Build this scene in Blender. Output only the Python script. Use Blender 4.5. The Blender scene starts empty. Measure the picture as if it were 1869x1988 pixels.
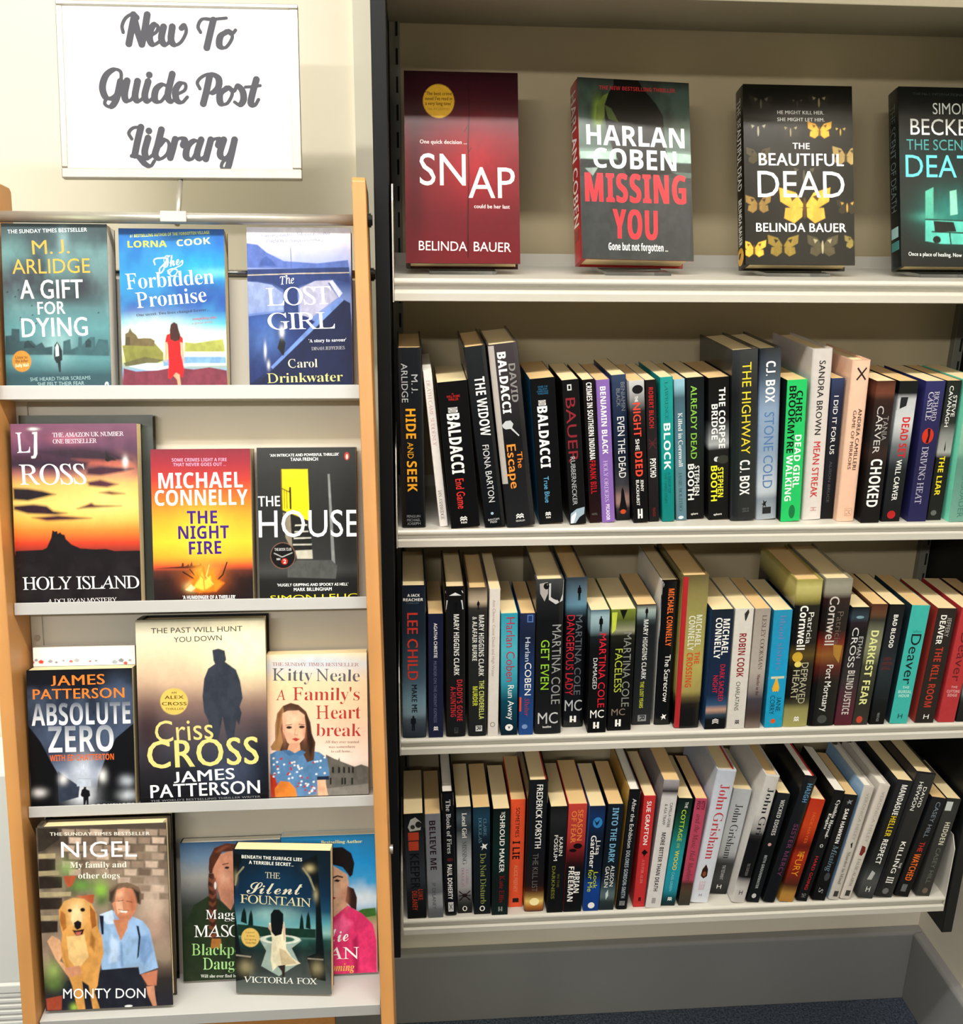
import bpy, math, random
import numpy as np
from mathutils import Matrix, Vector
sc = bpy.context.scene
COL = sc.collection
random.seed(4); rng = np.random.RandomState(7)

# ------------------------------------------------------------------ camera
PITCH, YAW, ROLL = .3189, .0813, -.0134
_f = Vector((math.sin(YAW)*math.cos(PITCH), math.cos(YAW)*math.cos(PITCH), -math.sin(PITCH)))
_r = Vector((math.cos(YAW), -math.sin(YAW), 0)); _d = _f.cross(_r)
_c, _s = math.cos(ROLL), math.sin(ROLL)
_right = _r*_c + _d*_s; _down = -_r*_s + _d*_c
cam = bpy.data.cameras.new('camera'); cam_o = bpy.data.objects.new('camera', cam); COL.objects.link(cam_o)
cam.sensor_fit = 'HORIZONTAL'; cam.sensor_width = 36; cam.lens = 36*1921.3/1869; cam.clip_start = .02
m = Matrix.Identity(4)
for i in range(3):
    m[i][0] = _right[i]; m[i][1] = -_down[i]; m[i][2] = -_f[i]
m[0][3], m[1][3], m[2][3] = .0118, -1.2953, 1.5751
cam_o.matrix_world = m; sc.camera = cam_o

# ------------------------------------------------------------------ world, lamps, exposure
sc.view_settings.view_transform = 'Standard'; sc.view_settings.look = 'None'
sc.view_settings.gamma = 1; sc.view_settings.use_curve_mapping = False
sc.view_settings.exposure = 0.0
w = bpy.data.worlds.new('room_air'); sc.world = w; w.use_nodes = True
bg = w.node_tree.nodes['Background']; bg.inputs[0].default_value = (1, .97, .92, 1); bg.inputs[1].default_value = .11
def tube(name, loc, size, power, col=(1, .9, .76), rx=0, ry=0, rz=0):
    l = bpy.data.lights.new(name, 'AREA'); l.shape = 'RECTANGLE'; l.size, l.size_y = size; l.energy = power; l.color = col
    o = bpy.data.objects.new(name, l); COL.objects.link(o); o.location = loc; o.rotation_euler = (rx, ry, rz); return o
tube('near_tube_light', (.35, -.80, 2.66), (1.5, .07), 38, (1, .965, .9))
tube('left_tube_light', (-1.0, -.9, 2.66), (1.1, .07), 28, (1, .965, .89))
tube('far_tube_light', (-.9, -3.3, 2.62), (1.8, .1), 50, (1, .965, .9), rx=math.radians(40))
tube('left_fill_light', (-1.9, -.55, 1.35), (1.3, .9), 12, (.9, 1, .62), ry=math.radians(-88))  # added lime-tinted fill from the left, brightens the heater and left wall

# ------------------------------------------------------------------ materials
def lin(h):
    if isinstance(h, str):
        h = h.lstrip('#'); v = [int(h[i:i+2], 16)/255 for i in (0, 2, 4)]
    else: v = h
    return tuple((c/12.92 if c <= .04045 else ((c+.055)/1.055)**2.4) for c in v)
def ink(h): return tuple(1.06*v**1.13 for v in lin(h))       # printed colours are a little denser than they scan
def mat(name, col, rough=.5, metal=0, spec=.5, noise=None, bump=None, attr=False, coat=0, trans=0, wave=None):
    mt = bpy.data.materials.new(name); mt.use_nodes = True; nt = mt.node_tree; b = nt.nodes['Principled BSDF']
    b.inputs['Roughness'].default_value = rough; b.inputs['Metallic'].default_value = metal
    b.inputs['Specular IOR Level'].default_value = spec
    if coat: b.inputs['Coat Weight'].default_value = coat; b.inputs['Coat Roughness'].default_value = .11
    if trans: b.inputs['Transmission Weight'].default_value = trans; b.inputs['IOR'].default_value = 1.2
    tc = nt.nodes.new('ShaderNodeTexCoord'); src = None
    if attr:
        a = nt.nodes.new('ShaderNodeAttribute'); a.attribute_name = 'Col'; src = a.outputs['Color']
    if noise:
        n = nt.nodes.new('ShaderNodeTexNoise'); n.inputs['Scale'].default_value = noise[0]; n.inputs['Detail'].default_value = 5
        nt.links.new(tc.outputs['Object'], n.inputs['Vector'])
        mx = nt.nodes.new('ShaderNodeMix'); mx.data_type = 'RGBA'; mx.blend_type = 'MULTIPLY'; mx.inputs['Factor'].default_value = 1
        rp = nt.nodes.new('ShaderNodeMapRange'); rp.inputs[1].default_value = .3; rp.inputs[2].default_value = .7; rp.inputs[3].default_value = 1-noise[1]; rp.inputs[4].default_value = 1
        nt.links.new(n.outputs['Fac'], rp.inputs[0])
        if src: nt.links.new(src, mx.inputs['A'])
        else: mx.inputs['A'].default_value = (*lin(col), 1)
        nt.links.new(rp.outputs[0], mx.inputs['B']); src = mx.outputs['Result']
    if wave:
        wv = nt.nodes.new('ShaderNodeTexWave'); wv.bands_direction = wave[2] if len(wave) > 2 else 'X'; wv.inputs['Scale'].default_value = wave[0]; wv.inputs['Distortion'].default_value = 1.5
        nt.links.new(tc.outputs['Object'], wv.inputs['Vector'])
        mx = nt.nodes.new('ShaderNodeMix'); mx.data_type = 'RGBA'; mx.blend_type = 'MULTIPLY'; mx.inputs['Factor'].default_value = wave[1]
        if src: nt.links.new(src, mx.inputs['A'])
        else: mx.inputs['A'].default_value = (*lin(col), 1)
        nt.links.new(wv.outputs['Color'], mx.inputs['B']); src = mx.outputs['Result']
    if src: nt.links.new(src, b.inputs['Base Color'])
    else: b.inputs['Base Color'].default_value = (*lin(col), 1)
    if bump:
        n = nt.nodes.new('ShaderNodeTexNoise'); n.inputs['Scale'].default_value = bump[0]; n.inputs['Detail'].default_value = 4
        nt.links.new(tc.outputs['Object'], n.inputs['Vector'])
        bp = nt.nodes.new('ShaderNodeBump'); bp.inputs['Strength'].default_value = bump[1]; bp.inputs['Distance'].default_value = bump[2]
        nt.links.new(n.outputs['Fac'], bp.inputs['Height']); nt.links.new(bp.outputs['Normal'], b.inputs['Normal'])
    return mt
M = dict(
    wall=mat('cream_wall_paint', '#e6ddcb', .75, noise=(3, .05), bump=(90, .12, .002)),
    ceil=mat('ceiling_paint', '#efece4', .8, noise=(2, .04)),
    carpet=mat('blue_grey_carpet', '#66748a', .95, noise=(240, .85), bump=(300, .9, .006)),
    skirt=mat('grey_skirting_paint', '#8f8e8d', .5, noise=(5, .08), bump=(60, .1, .001)),
    ledge=mat('skirting_dust', '#9a9284', .8, noise=(60, .25)),
    black=mat('black_panel', '#0f1113', .45, spec=.3, noise=(30, .15)),
    steel=mat('white_enamel', '#c4c0b6', .3, noise=(4, .04)),
    backing=mat('olive_back_panel', '#b9ab8b', .6, spec=.3, noise=(4, .05)),
    canopy=mat('canopy_metal', '#8b8470', .5, spec=.3, noise=(4, .05)),
    upright=mat('grey_upright', '#7a786c', .45, noise=(10, .08)),
    slot=mat('slot_shadow', '#101010', .9, noise=(20, .1)),
    batten=mat('wall_batten', '#d9d3c2', .6, noise=(6, .05)),
    wood=mat('beech_board', '#c98f52', .42, noise=(14, .10), wave=(9, .12, 'X')),
    woodedge=mat('beech_edge', '#c98a42', .5, noise=(240, .12)),
    panel=mat('cream_sheet_metal', '#c9c2b3', .45, noise=(5, .04)),
    ledgemetal=mat('silver_ledge', '#b8b7b5', .34, noise=(8, .05)),
    alu=mat('brushed_aluminium', '#b5b0a6', .36, .55, noise=(60, .10)),
    chrome=mat('chrome_rod', '#b9b6b0', .15, .95, noise=(30, .05)),
    knob=mat('black_plastic', '#0f0f10', .25, noise=(40, .1)),
    paper_sheet=mat('white_card', '#f6f6f4', .6, spec=.25, noise=(3, .015), attr=True),
    cream=mat('cream_pages', '#ecd6a6', .85, wave=(420, .16)),
    tan=mat('tan_pages', '#e3bf86', .85, wave=(420, .18)),
    white=mat('white_pages', '#efe9dc', .85, wave=(420, .12)),
    matte=mat('printed_cover', '#ffffff', .42, spec=.2, attr=True, noise=(120, .08)),
    gloss=mat('laminated_cover', '#ffffff', .22, spec=.3, attr=True, noise=(120, .06), bump=(35, .06, .002), coat=.12),
    red=mat('red_endpaper', '#b8231f', .6, noise=(30, .1)),
    clear=mat('clear_acrylic', '#eef2f0', .05, trans=.95, noise=(5, .02)),
    heater=mat('heater_enamel', '#f4f3f2', .35, noise=(5, .03)),
    dark=mat('heater_gap', '#8f8d8a', .6, noise=(10, .1)),
)

# ------------------------------------------------------------------ mesh helpers
class MB:
    def __init__(s): s.v = []; s.f = []; s.c = []; s.n = 0
    def add(s, v, f, col=None):
        v = np.asarray(v, float); s.v.append(v); s.f += [[i+s.n for i in q] for q in f]; s.n += len(v)
        c = np.ones((len(v), 3)); 
        if col is not None: c[:] = col if not isinstance(col, str) else ink(col)
        s.c.append(c); return s
    def box(s, a, b, col=None):
        x0, y0, z0 = a; x1, y1, z1 = b
        return s.add([(x0,y0,z0),(x1,y0,z0),(x1,y1,z0),(x0,y1,z0),(x0,y0,z1),(x1,y0,z1),(x1,y1,z1),(x0,y1,z1)],
              [(3,2,1,0),(4,5,6,7),(0,1,5,4),(1,2,6,5),(2,3,7,6),(3,0,4,7)], col)
    def prism(s, pts, fn, t0, t1, col=None):   # closed outline swept from t0 to t1 by fn(p, t)
        n = len(pts); v = [fn(p, t0) for p in pts]+[fn(p, t1) for p in pts]
        return s.add(v, [tuple(range(n))[::-1], tuple(range(n, 2*n))]+[(i, (i+1) % n, n+(i+1) % n, n+i) for i in range(n)], col)
    def tube(s, a, b, r, seg=14, col=None):
        a, b = Vector(a), Vector(b); d = (b-a).normalized(); u = d.orthogonal().normalized(); q = d.cross(u)
        ring = [u*math.cos(2*math.pi*i/seg)*r+q*math.sin(2*math.pi*i/seg)*r for i in range(seg)]
        v = [a+p for p in ring]+[b+p for p in ring]
        return s.add(v, [tuple(range(seg))[::-1], tuple(range(seg, 2*seg))]+[(i, (i+1) % seg, seg+(i+1) % seg, seg+i) for i in range(seg)], col)
    def build(s, name, mt, parent=None, off=(0,0,0), bevel=0, smooth=False):
        me = bpy.data.meshes.new(name); v = np.concatenate(s.v)-np.array(off)
        me.from_pydata(v.tolist(), [], s.f)
        at = me.color_attributes.new('Col', 'FLOAT_COLOR', 'POINT'); c = np.concatenate(s.c)
        at.data.foreach_set('color', np.concatenate([c, np.ones((len(c), 1))], 1).ravel())
        me.materials.append(mt); me.update()
        if smooth:
            for p in me.polygons: p.use_smooth = True
        o = bpy.data.objects.new(name, me); COL.objects.link(o)
        if parent: o.parent = parent
        if bevel:
            b = o.modifiers.new('bevel', 'BEVEL'); b.width = bevel; b.segments = 2; b.limit_method = 'ANGLE'
        return o
def tag(o, label, cat, group=None):
    o['label'] = label; o['category'] = cat
    if group: o['group'] = group
    return o
def thing(name, label, cat, loc=(0,0,0), group=None):
    o = bpy.data.objects.new(name, None); COL.objects.link(o); o.location = loc; o.empty_display_size = .05
    return tag(o, label, cat, group)
def struct(o): o['kind'] = 'structure'; return o
SPINES=[
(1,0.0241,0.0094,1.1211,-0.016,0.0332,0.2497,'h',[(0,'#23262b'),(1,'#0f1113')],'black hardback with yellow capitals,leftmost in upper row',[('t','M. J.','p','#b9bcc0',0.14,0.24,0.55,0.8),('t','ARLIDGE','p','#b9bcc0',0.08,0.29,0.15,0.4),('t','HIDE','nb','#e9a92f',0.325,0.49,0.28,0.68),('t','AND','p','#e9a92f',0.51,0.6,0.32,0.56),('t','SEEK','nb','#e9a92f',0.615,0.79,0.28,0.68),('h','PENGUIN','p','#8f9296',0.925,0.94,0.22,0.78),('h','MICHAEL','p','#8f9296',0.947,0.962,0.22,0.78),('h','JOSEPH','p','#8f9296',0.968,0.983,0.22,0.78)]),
(1,0.0659,0.0129,1.1214,-0.102,0.0116,0.2206,'p','#e8e4e0','slim white paperback with thin grey lettering,second from left,upper row',[('t','DEATH CAME SUDDENLY','s','#c9a3a3',0.06,0.47,0.25,0.68),('t','IAN ASHBRIDGE','s','#77726f',0.76,0.955,0.25,0.66)]),
(1,0.0958,0.004,1.1227,-0.0963,0.0402,0.2058,'p','#0c0c0e','wide black paperback with small red subtitle,third from left,upper row',[('h','A','p','#c9332d',0.075,0.085,0.45,0.52),('h','WILL ROBIE','p','#c9332d',0.09,0.105,0.27,0.72),('h','THRILLER','p','#c9332d',0.11,0.125,0.32,0.66),('t','DAVID','nb','#f4f2ee',0.17,0.205,0.28,0.6),('t','BALDACCI','nbx','#f4f2ee',0.21,0.62,0.22,0.64),('t','End Game','pb','#d9403a',0.655,0.865,0.3,0.58),('m','wave','#f4f2ee',0.92,0.955,0.34,0.58),('h','PAN','nb','#f4f2ee',0.958,0.972,0.36,0.56)]),
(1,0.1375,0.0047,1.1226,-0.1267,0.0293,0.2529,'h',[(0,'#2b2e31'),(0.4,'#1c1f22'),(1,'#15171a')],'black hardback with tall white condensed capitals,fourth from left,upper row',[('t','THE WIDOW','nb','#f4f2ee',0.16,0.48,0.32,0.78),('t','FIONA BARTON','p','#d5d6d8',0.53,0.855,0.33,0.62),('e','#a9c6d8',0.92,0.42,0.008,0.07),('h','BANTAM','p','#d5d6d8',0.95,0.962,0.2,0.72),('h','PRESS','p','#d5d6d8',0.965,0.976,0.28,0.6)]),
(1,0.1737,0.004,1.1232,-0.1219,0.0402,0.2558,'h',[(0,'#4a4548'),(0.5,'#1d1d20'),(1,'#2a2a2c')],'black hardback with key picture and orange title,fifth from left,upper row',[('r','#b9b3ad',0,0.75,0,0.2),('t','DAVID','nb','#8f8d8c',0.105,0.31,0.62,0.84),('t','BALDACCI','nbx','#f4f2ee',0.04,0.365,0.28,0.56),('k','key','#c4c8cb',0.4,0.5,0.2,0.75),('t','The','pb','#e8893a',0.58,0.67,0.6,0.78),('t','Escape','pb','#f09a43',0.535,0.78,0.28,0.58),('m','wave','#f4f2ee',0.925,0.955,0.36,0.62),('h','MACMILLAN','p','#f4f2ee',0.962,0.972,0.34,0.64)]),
(1,0.2181,0.0174,1.1224,-0.0945,0.0341,0.2078,'p','#0b0c0f','wide black paperback with small blue title,sixth from left,upper row',[('h','OVER 110','p','#3b82a8',0.05,0.062,0.3,0.68),('h','MILLION','p','#3b82a8',0.066,0.077,0.32,0.66),('h','COPIES SOLD','p','#3b82a8',0.081,0.092,0.25,0.7),('h','WORLDWIDE','p','#3b82a8',0.096,0.107,0.28,0.7),('t','DAVID','nb','#f4f2ee',0.145,0.18,0.28,0.58),('t','BALDACCI','nbx','#f4f2ee',0.185,0.605,0.22,0.62),('t','True Blue','p','#6fb2d6',0.665,0.85,0.3,0.5),('m','wave','#f4f2ee',0.915,0.945,0.28,0.5),('h','PAN','nb','#f4f2ee',0.95,0.962,0.3,0.48),('L','#1f6f96')]),
(1,0.2558,0.0132,1.1219,-0.0969,0.0232,0.2069,'p','#121214','black paperback with large dim red capitals,seventh from left,upper row',[('r','#d8d8d8',0.03,0.07,0.3,0.55),('r','#121214',0.038,0.062,0.36,0.49),('t','BAUER','p','#8d2f38',0.12,0.56,0.16,0.72),('t','RUBBERNECKER','p','#b7babd',0.52,0.86,0.25,0.52),('g','#9fb3c2',[(0.99,0.02),(0.92,0.08),(0.89,0.45),(0.88,0.95),(0.93,0.9),(0.95,0.6),(0.99,0.35)]),('g','#dfe7ec',[(0.99,0.05),(0.94,0.12),(0.91,0.4),(0.93,0.42),(0.99,0.22)])]),
(1,0.2821,0.0202,1.1216,-0.0992,0.0165,0.2062,'p',[(0,'#17110f'),(0.6,'#101012'),(1,'#2b0d10')],'black paperback with tight white and red capitals,eighth from left,upper row',[('t','CRIMES IN SOUTHERN INDIANA','nb','#f4f2ee',0.02,0.55,0.3,0.75),('t','FRANK BILL','nb','#b3202d',0.555,0.79,0.25,0.75),('h','WINDMILL','p','#777777',0.93,0.945,0.2,0.7)]),
(1,0.3009,0.0211,1.1217,-0.0931,0.0187,0.2054,'p','#8a6bb0','lilac paperback with white bold capitals,ninth from left,upper row',[('t','BENJAMIN BLACK','nb','#f4f2ee',0.045,0.51,0.27,0.68),('t','HOLY ORDERS','s','#cdb8e2',0.555,0.85,0.3,0.6),('t','PICADOR','nb','#e7def2',0.87,0.985,0.35,0.62)]),
(1,0.3242,0.0296,1.1217,-0.0903,0.0203,0.2106,'p',[(0,'#3b4a66'),(0.3,'#22304a'),(0.6,'#1c2531'),(0.78,'#4b4a50'),(0.86,'#b9958a'),(0.92,'#2b2b30'),(1,'#151518')],'dark blue paperback with dusk figure near foot,tenth from left,upper row',[('t','BENJAMIN','p','#8b8f8f',0.05,0.24,0.62,0.88),('t','BLACK','p','#8b8f8f',0.09,0.21,0.3,0.55),('t','EVEN THE DEAD','p','#f4f2ee',0.28,0.7,0.3,0.78),('g','#101014',[(0.86,0.35),(0.79,0.42),(0.765,0.5),(0.79,0.6),(0.86,0.68),(0.93,0.8),(0.93,0.2)]),('e','#c9552c',0.94,0.5,0.016,0.2)]),
(1,0.3471,0.0176,1.1218,-0.0955,0.0213,0.2048,'p',[(0,'#c9c9c9'),(0.12,'#8e8e90'),(0.2,'#2a2a2c'),(0.35,'#0d0d0f'),(1,'#0a0a0b')],'black paperback with bright orange-red title,eleventh from left,upper row',[('e','#1d1d1f',0.06,0.55,0.03,0.35),('t','THE','pb','#f4f2ee',0.105,0.145,0.35,0.55),('t','NIGHT','pb','#ee5340',0.15,0.385,0.22,0.7),('t','SHE','pb','#f4f2ee',0.4,0.48,0.3,0.55),('t','DIED','nb','#ee5340',0.49,0.665,0.25,0.72),('t','JENNY','pb','#f4f2ee',0.69,0.775,0.55,0.75),('t','BLACKHURST','pb','#f4f2ee',0.69,0.875,0.25,0.45),('m','H','#f4f2ee',0.9,0.97,0.3,0.62)]),
(1,0.3672,0.0223,1.1215,-0.092,0.0149,0.2051,'p',[(0,'#1c1719'),(0.5,'#2c2629'),(1,'#191618')],'slim black paperback with faint spider and red lettering,twelfth from left,upper row',[('t','ROBERT BLOCH','nb','#b4302f',0.05,0.33,0.28,0.7),('k','spider','#5a2a2e',0.4,0.48,0.15,0.9),('t','PSYCHO','nb','#f4f2ee',0.545,0.68,0.25,0.8),('t','MAGIX','p','#8b2a2c',0.9,0.965,0.4,0.65)]),
(1,0.3879,0.0215,1.1216,-0.0864,0.0177,0.2089,'p',[(0,'#2a9a96'),(0.6,'#0f8f8c'),(1,'#0f7d79')],'teal paperback with bold white surname,thirteenth from left,upper row',[('t','LAWRENCE','s','#1a6a6a',0.03,0.29,0.35,0.6),('t','BLOCK','nb','#f4f2ee',0.31,0.63,0.22,0.74),('t','A DROP OF','p','#1c5f60',0.65,0.8,0.5,0.72),('t','THE HARD STUFF','p','#1c5f60',0.65,0.87,0.22,0.42)]),
(1,0.4082,0.0262,1.1215,-0.0931,0.0156,0.2051,'p',[(0,'#9cc3d3'),(0.07,'#8fb7c6'),(0.1,'#4c6470'),(0.3,'#527684'),(0.8,'#6b8c97'),(1,'#5d7c88')],'grey-blue paperback with white title case lettering,fourteenth from left,upper row',[('t','Killed in Cornwall','s','#f4f2ee',0.23,0.61,0.33,0.72),('t','JANIE BOLITHO','s','#3f565f',0.65,0.93,0.3,0.6),('e','#d5dde0',0.98,0.45,0.012,0.25)]),
(1,0.4298,0.031,1.1218,-0.0819,0.0256,0.2064,'p',[(0,'#12181a'),(0.3,'#17222b'),(0.5,'#1d2622'),(0.7,'#14181a'),(1,'#0b0c0d')],'black paperback with green title above white surname,fifteenth from left,upper row',[('t','ALREADY DEAD','pb','#8cc152',0.055,0.565,0.25,0.58),('t','STEPHEN','pb','#f4f2ee',0.615,0.83,0.45,0.72),('t','BOOTH','nb','#f4f2ee',0.6,0.86,0.08,0.42),('h','sphere','pb','#f4f2ee',0.955,0.97,0.25,0.65)]),
(1,0.4629,0.0268,1.1221,-0.0874,0.0298,0.207,'p',[(0,'#0c0c0d'),(0.3,'#141416'),(0.38,'#6f7275'),(0.48,'#b5b8ba'),(0.5,'#1c1d1c'),(1,'#0a0a0b')],'black paperback with white title and yellow surname,sixteenth from left,upper row',[('t','THE CORPSE','nb','#f4f2ee',0.07,0.49,0.5,0.8),('t','BRIDGE','nb','#f4f2ee',0.18,0.425,0.15,0.44),('e','#c9cdd0',0.565,0.4,0.018,0.14),('e','#3a3d36',0.57,0.7,0.03,0.3),('t','STEPHEN','nb','#e8e23a',0.625,0.84,0.45,0.72),('t','BOOTH','nb','#f0ea3e',0.61,0.865,0.12,0.42),('h','sphere','pb','#f4f2ee',0.955,0.97,0.25,0.65)]),
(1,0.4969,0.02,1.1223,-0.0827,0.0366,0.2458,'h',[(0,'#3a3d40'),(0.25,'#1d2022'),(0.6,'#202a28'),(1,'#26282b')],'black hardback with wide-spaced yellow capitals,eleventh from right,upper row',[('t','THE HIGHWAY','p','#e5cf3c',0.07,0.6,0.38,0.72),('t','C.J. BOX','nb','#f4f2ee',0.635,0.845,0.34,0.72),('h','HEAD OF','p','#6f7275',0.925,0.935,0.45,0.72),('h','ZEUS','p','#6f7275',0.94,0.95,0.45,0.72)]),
(1,0.5324,0.0241,1.122,-0.0774,0.031,0.2472,'h',[(0,'#2c3035'),(0.15,'#4a5664'),(0.35,'#8fa4bd'),(0.6,'#8ea0b5'),(0.83,'#c4cbd2'),(0.85,'#7f8a95'),(1,'#a3abb3')],'pale blue hardback with white bold name on top,tenth from right,upper row',[('t','C.J. BOX','nb','#f4f2ee',0.07,0.305,0.3,0.72),('t','STONE COLD','p','#5b7fae',0.36,0.81,0.28,0.72),('r','#23262a',0.925,0.965,0.3,0.7),('k','bird','#15171a',0.88,0.93,0.25,0.5)]),
(1,0.5643,0.0145,1.1217,-0.062,0.0285,0.2057,'p','#2cbf6c','bright green paperback with black surname,ninth from right,upper row',[('t','CHRIS','nb','#0b0b0d',0.075,0.29,0.48,0.8),('t','BROOKMYRE','nb','#0b0b0d',0.04,0.505,0.12,0.46),('t','DEAD GIRL','nb','#f4f2ee',0.38,0.755,0.52,0.84),('t','WALKING','nb','#f4f2ee',0.52,0.85,0.14,0.46),('e','#1d7a48',0.93,0.55,0.05,0.16),('L','#16221c')]),
(1,0.5987,0.0215,1.1215,-0.0506,0.0284,0.2472,'h',[(0,'#c9c2bf'),(0.5,'#d2cbc8'),(1,'#d9d2ce')],'off-white hardback with black then red capitals,eighth from right,upper row',[('t','SANDRA BROWN','pb','#2d2a2b',0.065,0.49,0.34,0.64),('t','MEAN STREAK','pb','#c23a3c',0.53,0.865,0.34,0.68),('t','H','p','#c98886',0.925,0.945,0.4,0.7)]),
(1,0.6229,0.0253,1.1212,-0.0418,0.0186,0.206,'p',[(0,'#3d4a6b'),(0.1,'#2d3450'),(0.4,'#1f222e'),(1,'#161616')],'dark navy paperback with thin white capitals,seventh from right,upper row',[('t','I DID IT FOR US','p','#f4f2ee',0.12,0.53,0.28,0.62),('t','ALISON BRUCE','p','#5c5c60',0.58,0.88,0.35,0.55)]),
(1,0.6456,0.0124,1.1212,-0.0279,0.0257,0.2329,'h','#e6bfa8','pale peach hardback with small dark lettering,sixth from right,upper row',[('k','x','#2a2220',0.04,0.12,0.25,0.8),('t','ANDREA CAMILLERI','pb','#4a3530',0.29,0.67,0.56,0.76),('t','GAME OF MIRRORS','pb','#6a5048',0.3,0.665,0.28,0.46),('r','#d3a892',0.915,0.965,0.38,0.8),('r','#e6bfa8',0.92,0.96,0.42,0.76),('t','M','p','#b58c78',0.925,0.955,0.45,0.72)]),
(1,0.6784,0.005,1.1211,-0.0215,0.0271,0.2058,'p',[(0,'#4c2a20'),(0.07,'#7a4a38'),(0.13,'#33201d'),(0.4,'#262224'),(0.5,'#3a2a26'),(0.6,'#1b1718'),(1,'#171314')],'dark brown paperback with tall white title,fifth from right,upper row',[('t','TANIA','p','#9c9696',0.24,0.41,0.55,0.82),('t','CARVER','p','#c9c4c2',0.17,0.5,0.18,0.52),('t','CHOKED','nb','#f4f2ee',0.54,0.885,0.18,0.78)]),
(1,0.7112,0.0097,1.121,-0.0116,0.0276,0.2048,'p',[(0,'#101418'),(0.1,'#15191c'),(0.11,'#b9bcbf'),(0.3,'#c9cccf'),(0.45,'#6f767b'),(0.6,'#22282c'),(1,'#111416')],'paperback fading grey to black with red title,fourth from right,upper row',[('g','#22272b',[(0.11,0),(0.11,0.55),(0.17,0.5),(0.2,0)]),('t','DEAD SET','nb','#c9242b',0.25,0.535,0.4,0.8),('t','WILL CARVER','pb','#f4f2ee',0.55,0.845,0.4,0.68),('e','#b3262b',0.95,0.5,0.03,0.22)]),
(1,0.75,0.0082,1.121,-0.0169,0.0279,0.205,'p',[(0,'#34356a'),(0.25,'#2c2a5c'),(0.6,'#26264e'),(1,'#2b2a5a')],'indigo paperback with red and black emblem,third from right,upper row',[('t','RICHARD','s','#c9c6d2',0.07,0.275,0.5,0.74),('t','CASTLE','s','#d6d3de',0.075,0.27,0.2,0.46),('e','#c43a22',0.38,0.45,0.055,0.3),('g','#1a1224',[(0.33,0.4),(0.38,0.46),(0.43,0.38),(0.43,0.52),(0.38,0.56),(0.33,0.55)]),('t','DRIVING HEAT','s','#bfbccf',0.455,0.87,0.25,0.58)]),
(1,0.7785,0.0131,1.1209,-0.0115,0.0214,0.2046,'p',[(0,'#202724'),(0.3,'#2c312f'),(0.38,'#8b8d8a'),(0.5,'#a9aaa6'),(0.52,'#1a1d1b'),(1,'#202321')],'dark paperback with yellow title and grey street scene,second from right,upper row',[('t','STEVE','p','#f4f2ee',0.1,0.25,0.55,0.8),('t','CAVANAGH','p','#f4f2ee',0.035,0.32,0.22,0.48),('g','#2a2c2a',[(0.42,0.5),(0.48,0.55),(0.5,0.5),(0.48,0.45)]),('t','THE LIAR','nb','#e6d62f',0.53,0.815,0.25,0.62),('e','#6a6e6b',0.945,0.4,0.02,0.2)]),
(1,0.8098,0.004,1.1212,-0.0297,0.0275,0.2062,'p',[(0,'#59c3a8'),(0.35,'#8fb9a4'),(0.5,'#7fae9c'),(0.55,'#5c8a7e'),(1,'#7aa99a')],'mint green paperback cut by photo edge,rightmost in upper row',[('t','PERSUADER','p','#4f8276',0.62,0.97,0.4,0.7),('L','#7fdcc0')]),
(2,0.0219,0.004,0.7909,0.0029,0.0353,0.2435,'h',[(0,'#1b2331'),(0.3,'#22303d'),(0.6,'#44596a'),(0.75,'#7390a0'),(0.83,'#8197a3'),(0.88,'#4b5661'),(1,'#2a323b')],'slate blue hardback with red capitals and walking figure,leftmost in middle row',[('h','A JACK','nb','#f4f2ee',0.045,0.062,0.25,0.75),('h','REACHER','nb','#f4f2ee',0.072,0.09,0.08,0.88),('h','THRILLER','p','#5f7080',0.098,0.107,0.2,0.72),('t','LEE CHILD','pb','#c8402f',0.165,0.605,0.24,0.66),('t','MAKE ME','pb','#11161c',0.635,0.825,0.4,0.62),('k','man','#11151b',0.845,0.95,0.3,0.62)]),
(2,0.0539,0.004,0.7908,-0.0007,0.0217,0.2008,'p',[(0,'#1f2442'),(1,'#262b48')],'navy paperback with small white author lettering,second from left,middle row',[('t','AGATHA CHRISTIE','pb','#f4f2ee',0.07,0.345,0.38,0.6),('t','MURDER ON THE ORIENT EXPRESS','pb','#6a6f86',0.37,0.875,0.36,0.56),('m','wave','#f4f2ee',0.905,0.945,0.35,0.65)]),
(2,0.0838,0.004,0.7909,-0.0091,0.0294,0.2409,'h',[(0,'#151312'),(1,'#1c1d1d')],'black hardback with white hut scene and red title,third from left,middle row',[('g','#d9dde0',[(0.02,0.03),(0.02,0.85),(0.035,0.9),(0.035,0.03)]),('g','#c9d0d5',[(0.08,0.08),(0.08,0.85),(0.14,0.9),(0.14,0.05)]),('g','#e6e9ea',[(0.05,0.2),(0.03,0.5),(0.05,0.8)]),('k','man','#0c0c0d',0.085,0.16,0.4,0.68),('t','MARY HIGGINS CLARK','nb','#dcdcda',0.17,0.575,0.42,0.68),('t',"DADDY'S GONE",'nb','#b8343a',0.605,0.89,0.56,0.84),('t','A-HUNTING','nb','#b8343a',0.65,0.86,0.24,0.5),('r','#43464a',0.935,0.975,0.42,0.62),('t','R','pb','#1c1d1d',0.94,0.97,0.45,0.6)]),
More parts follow.
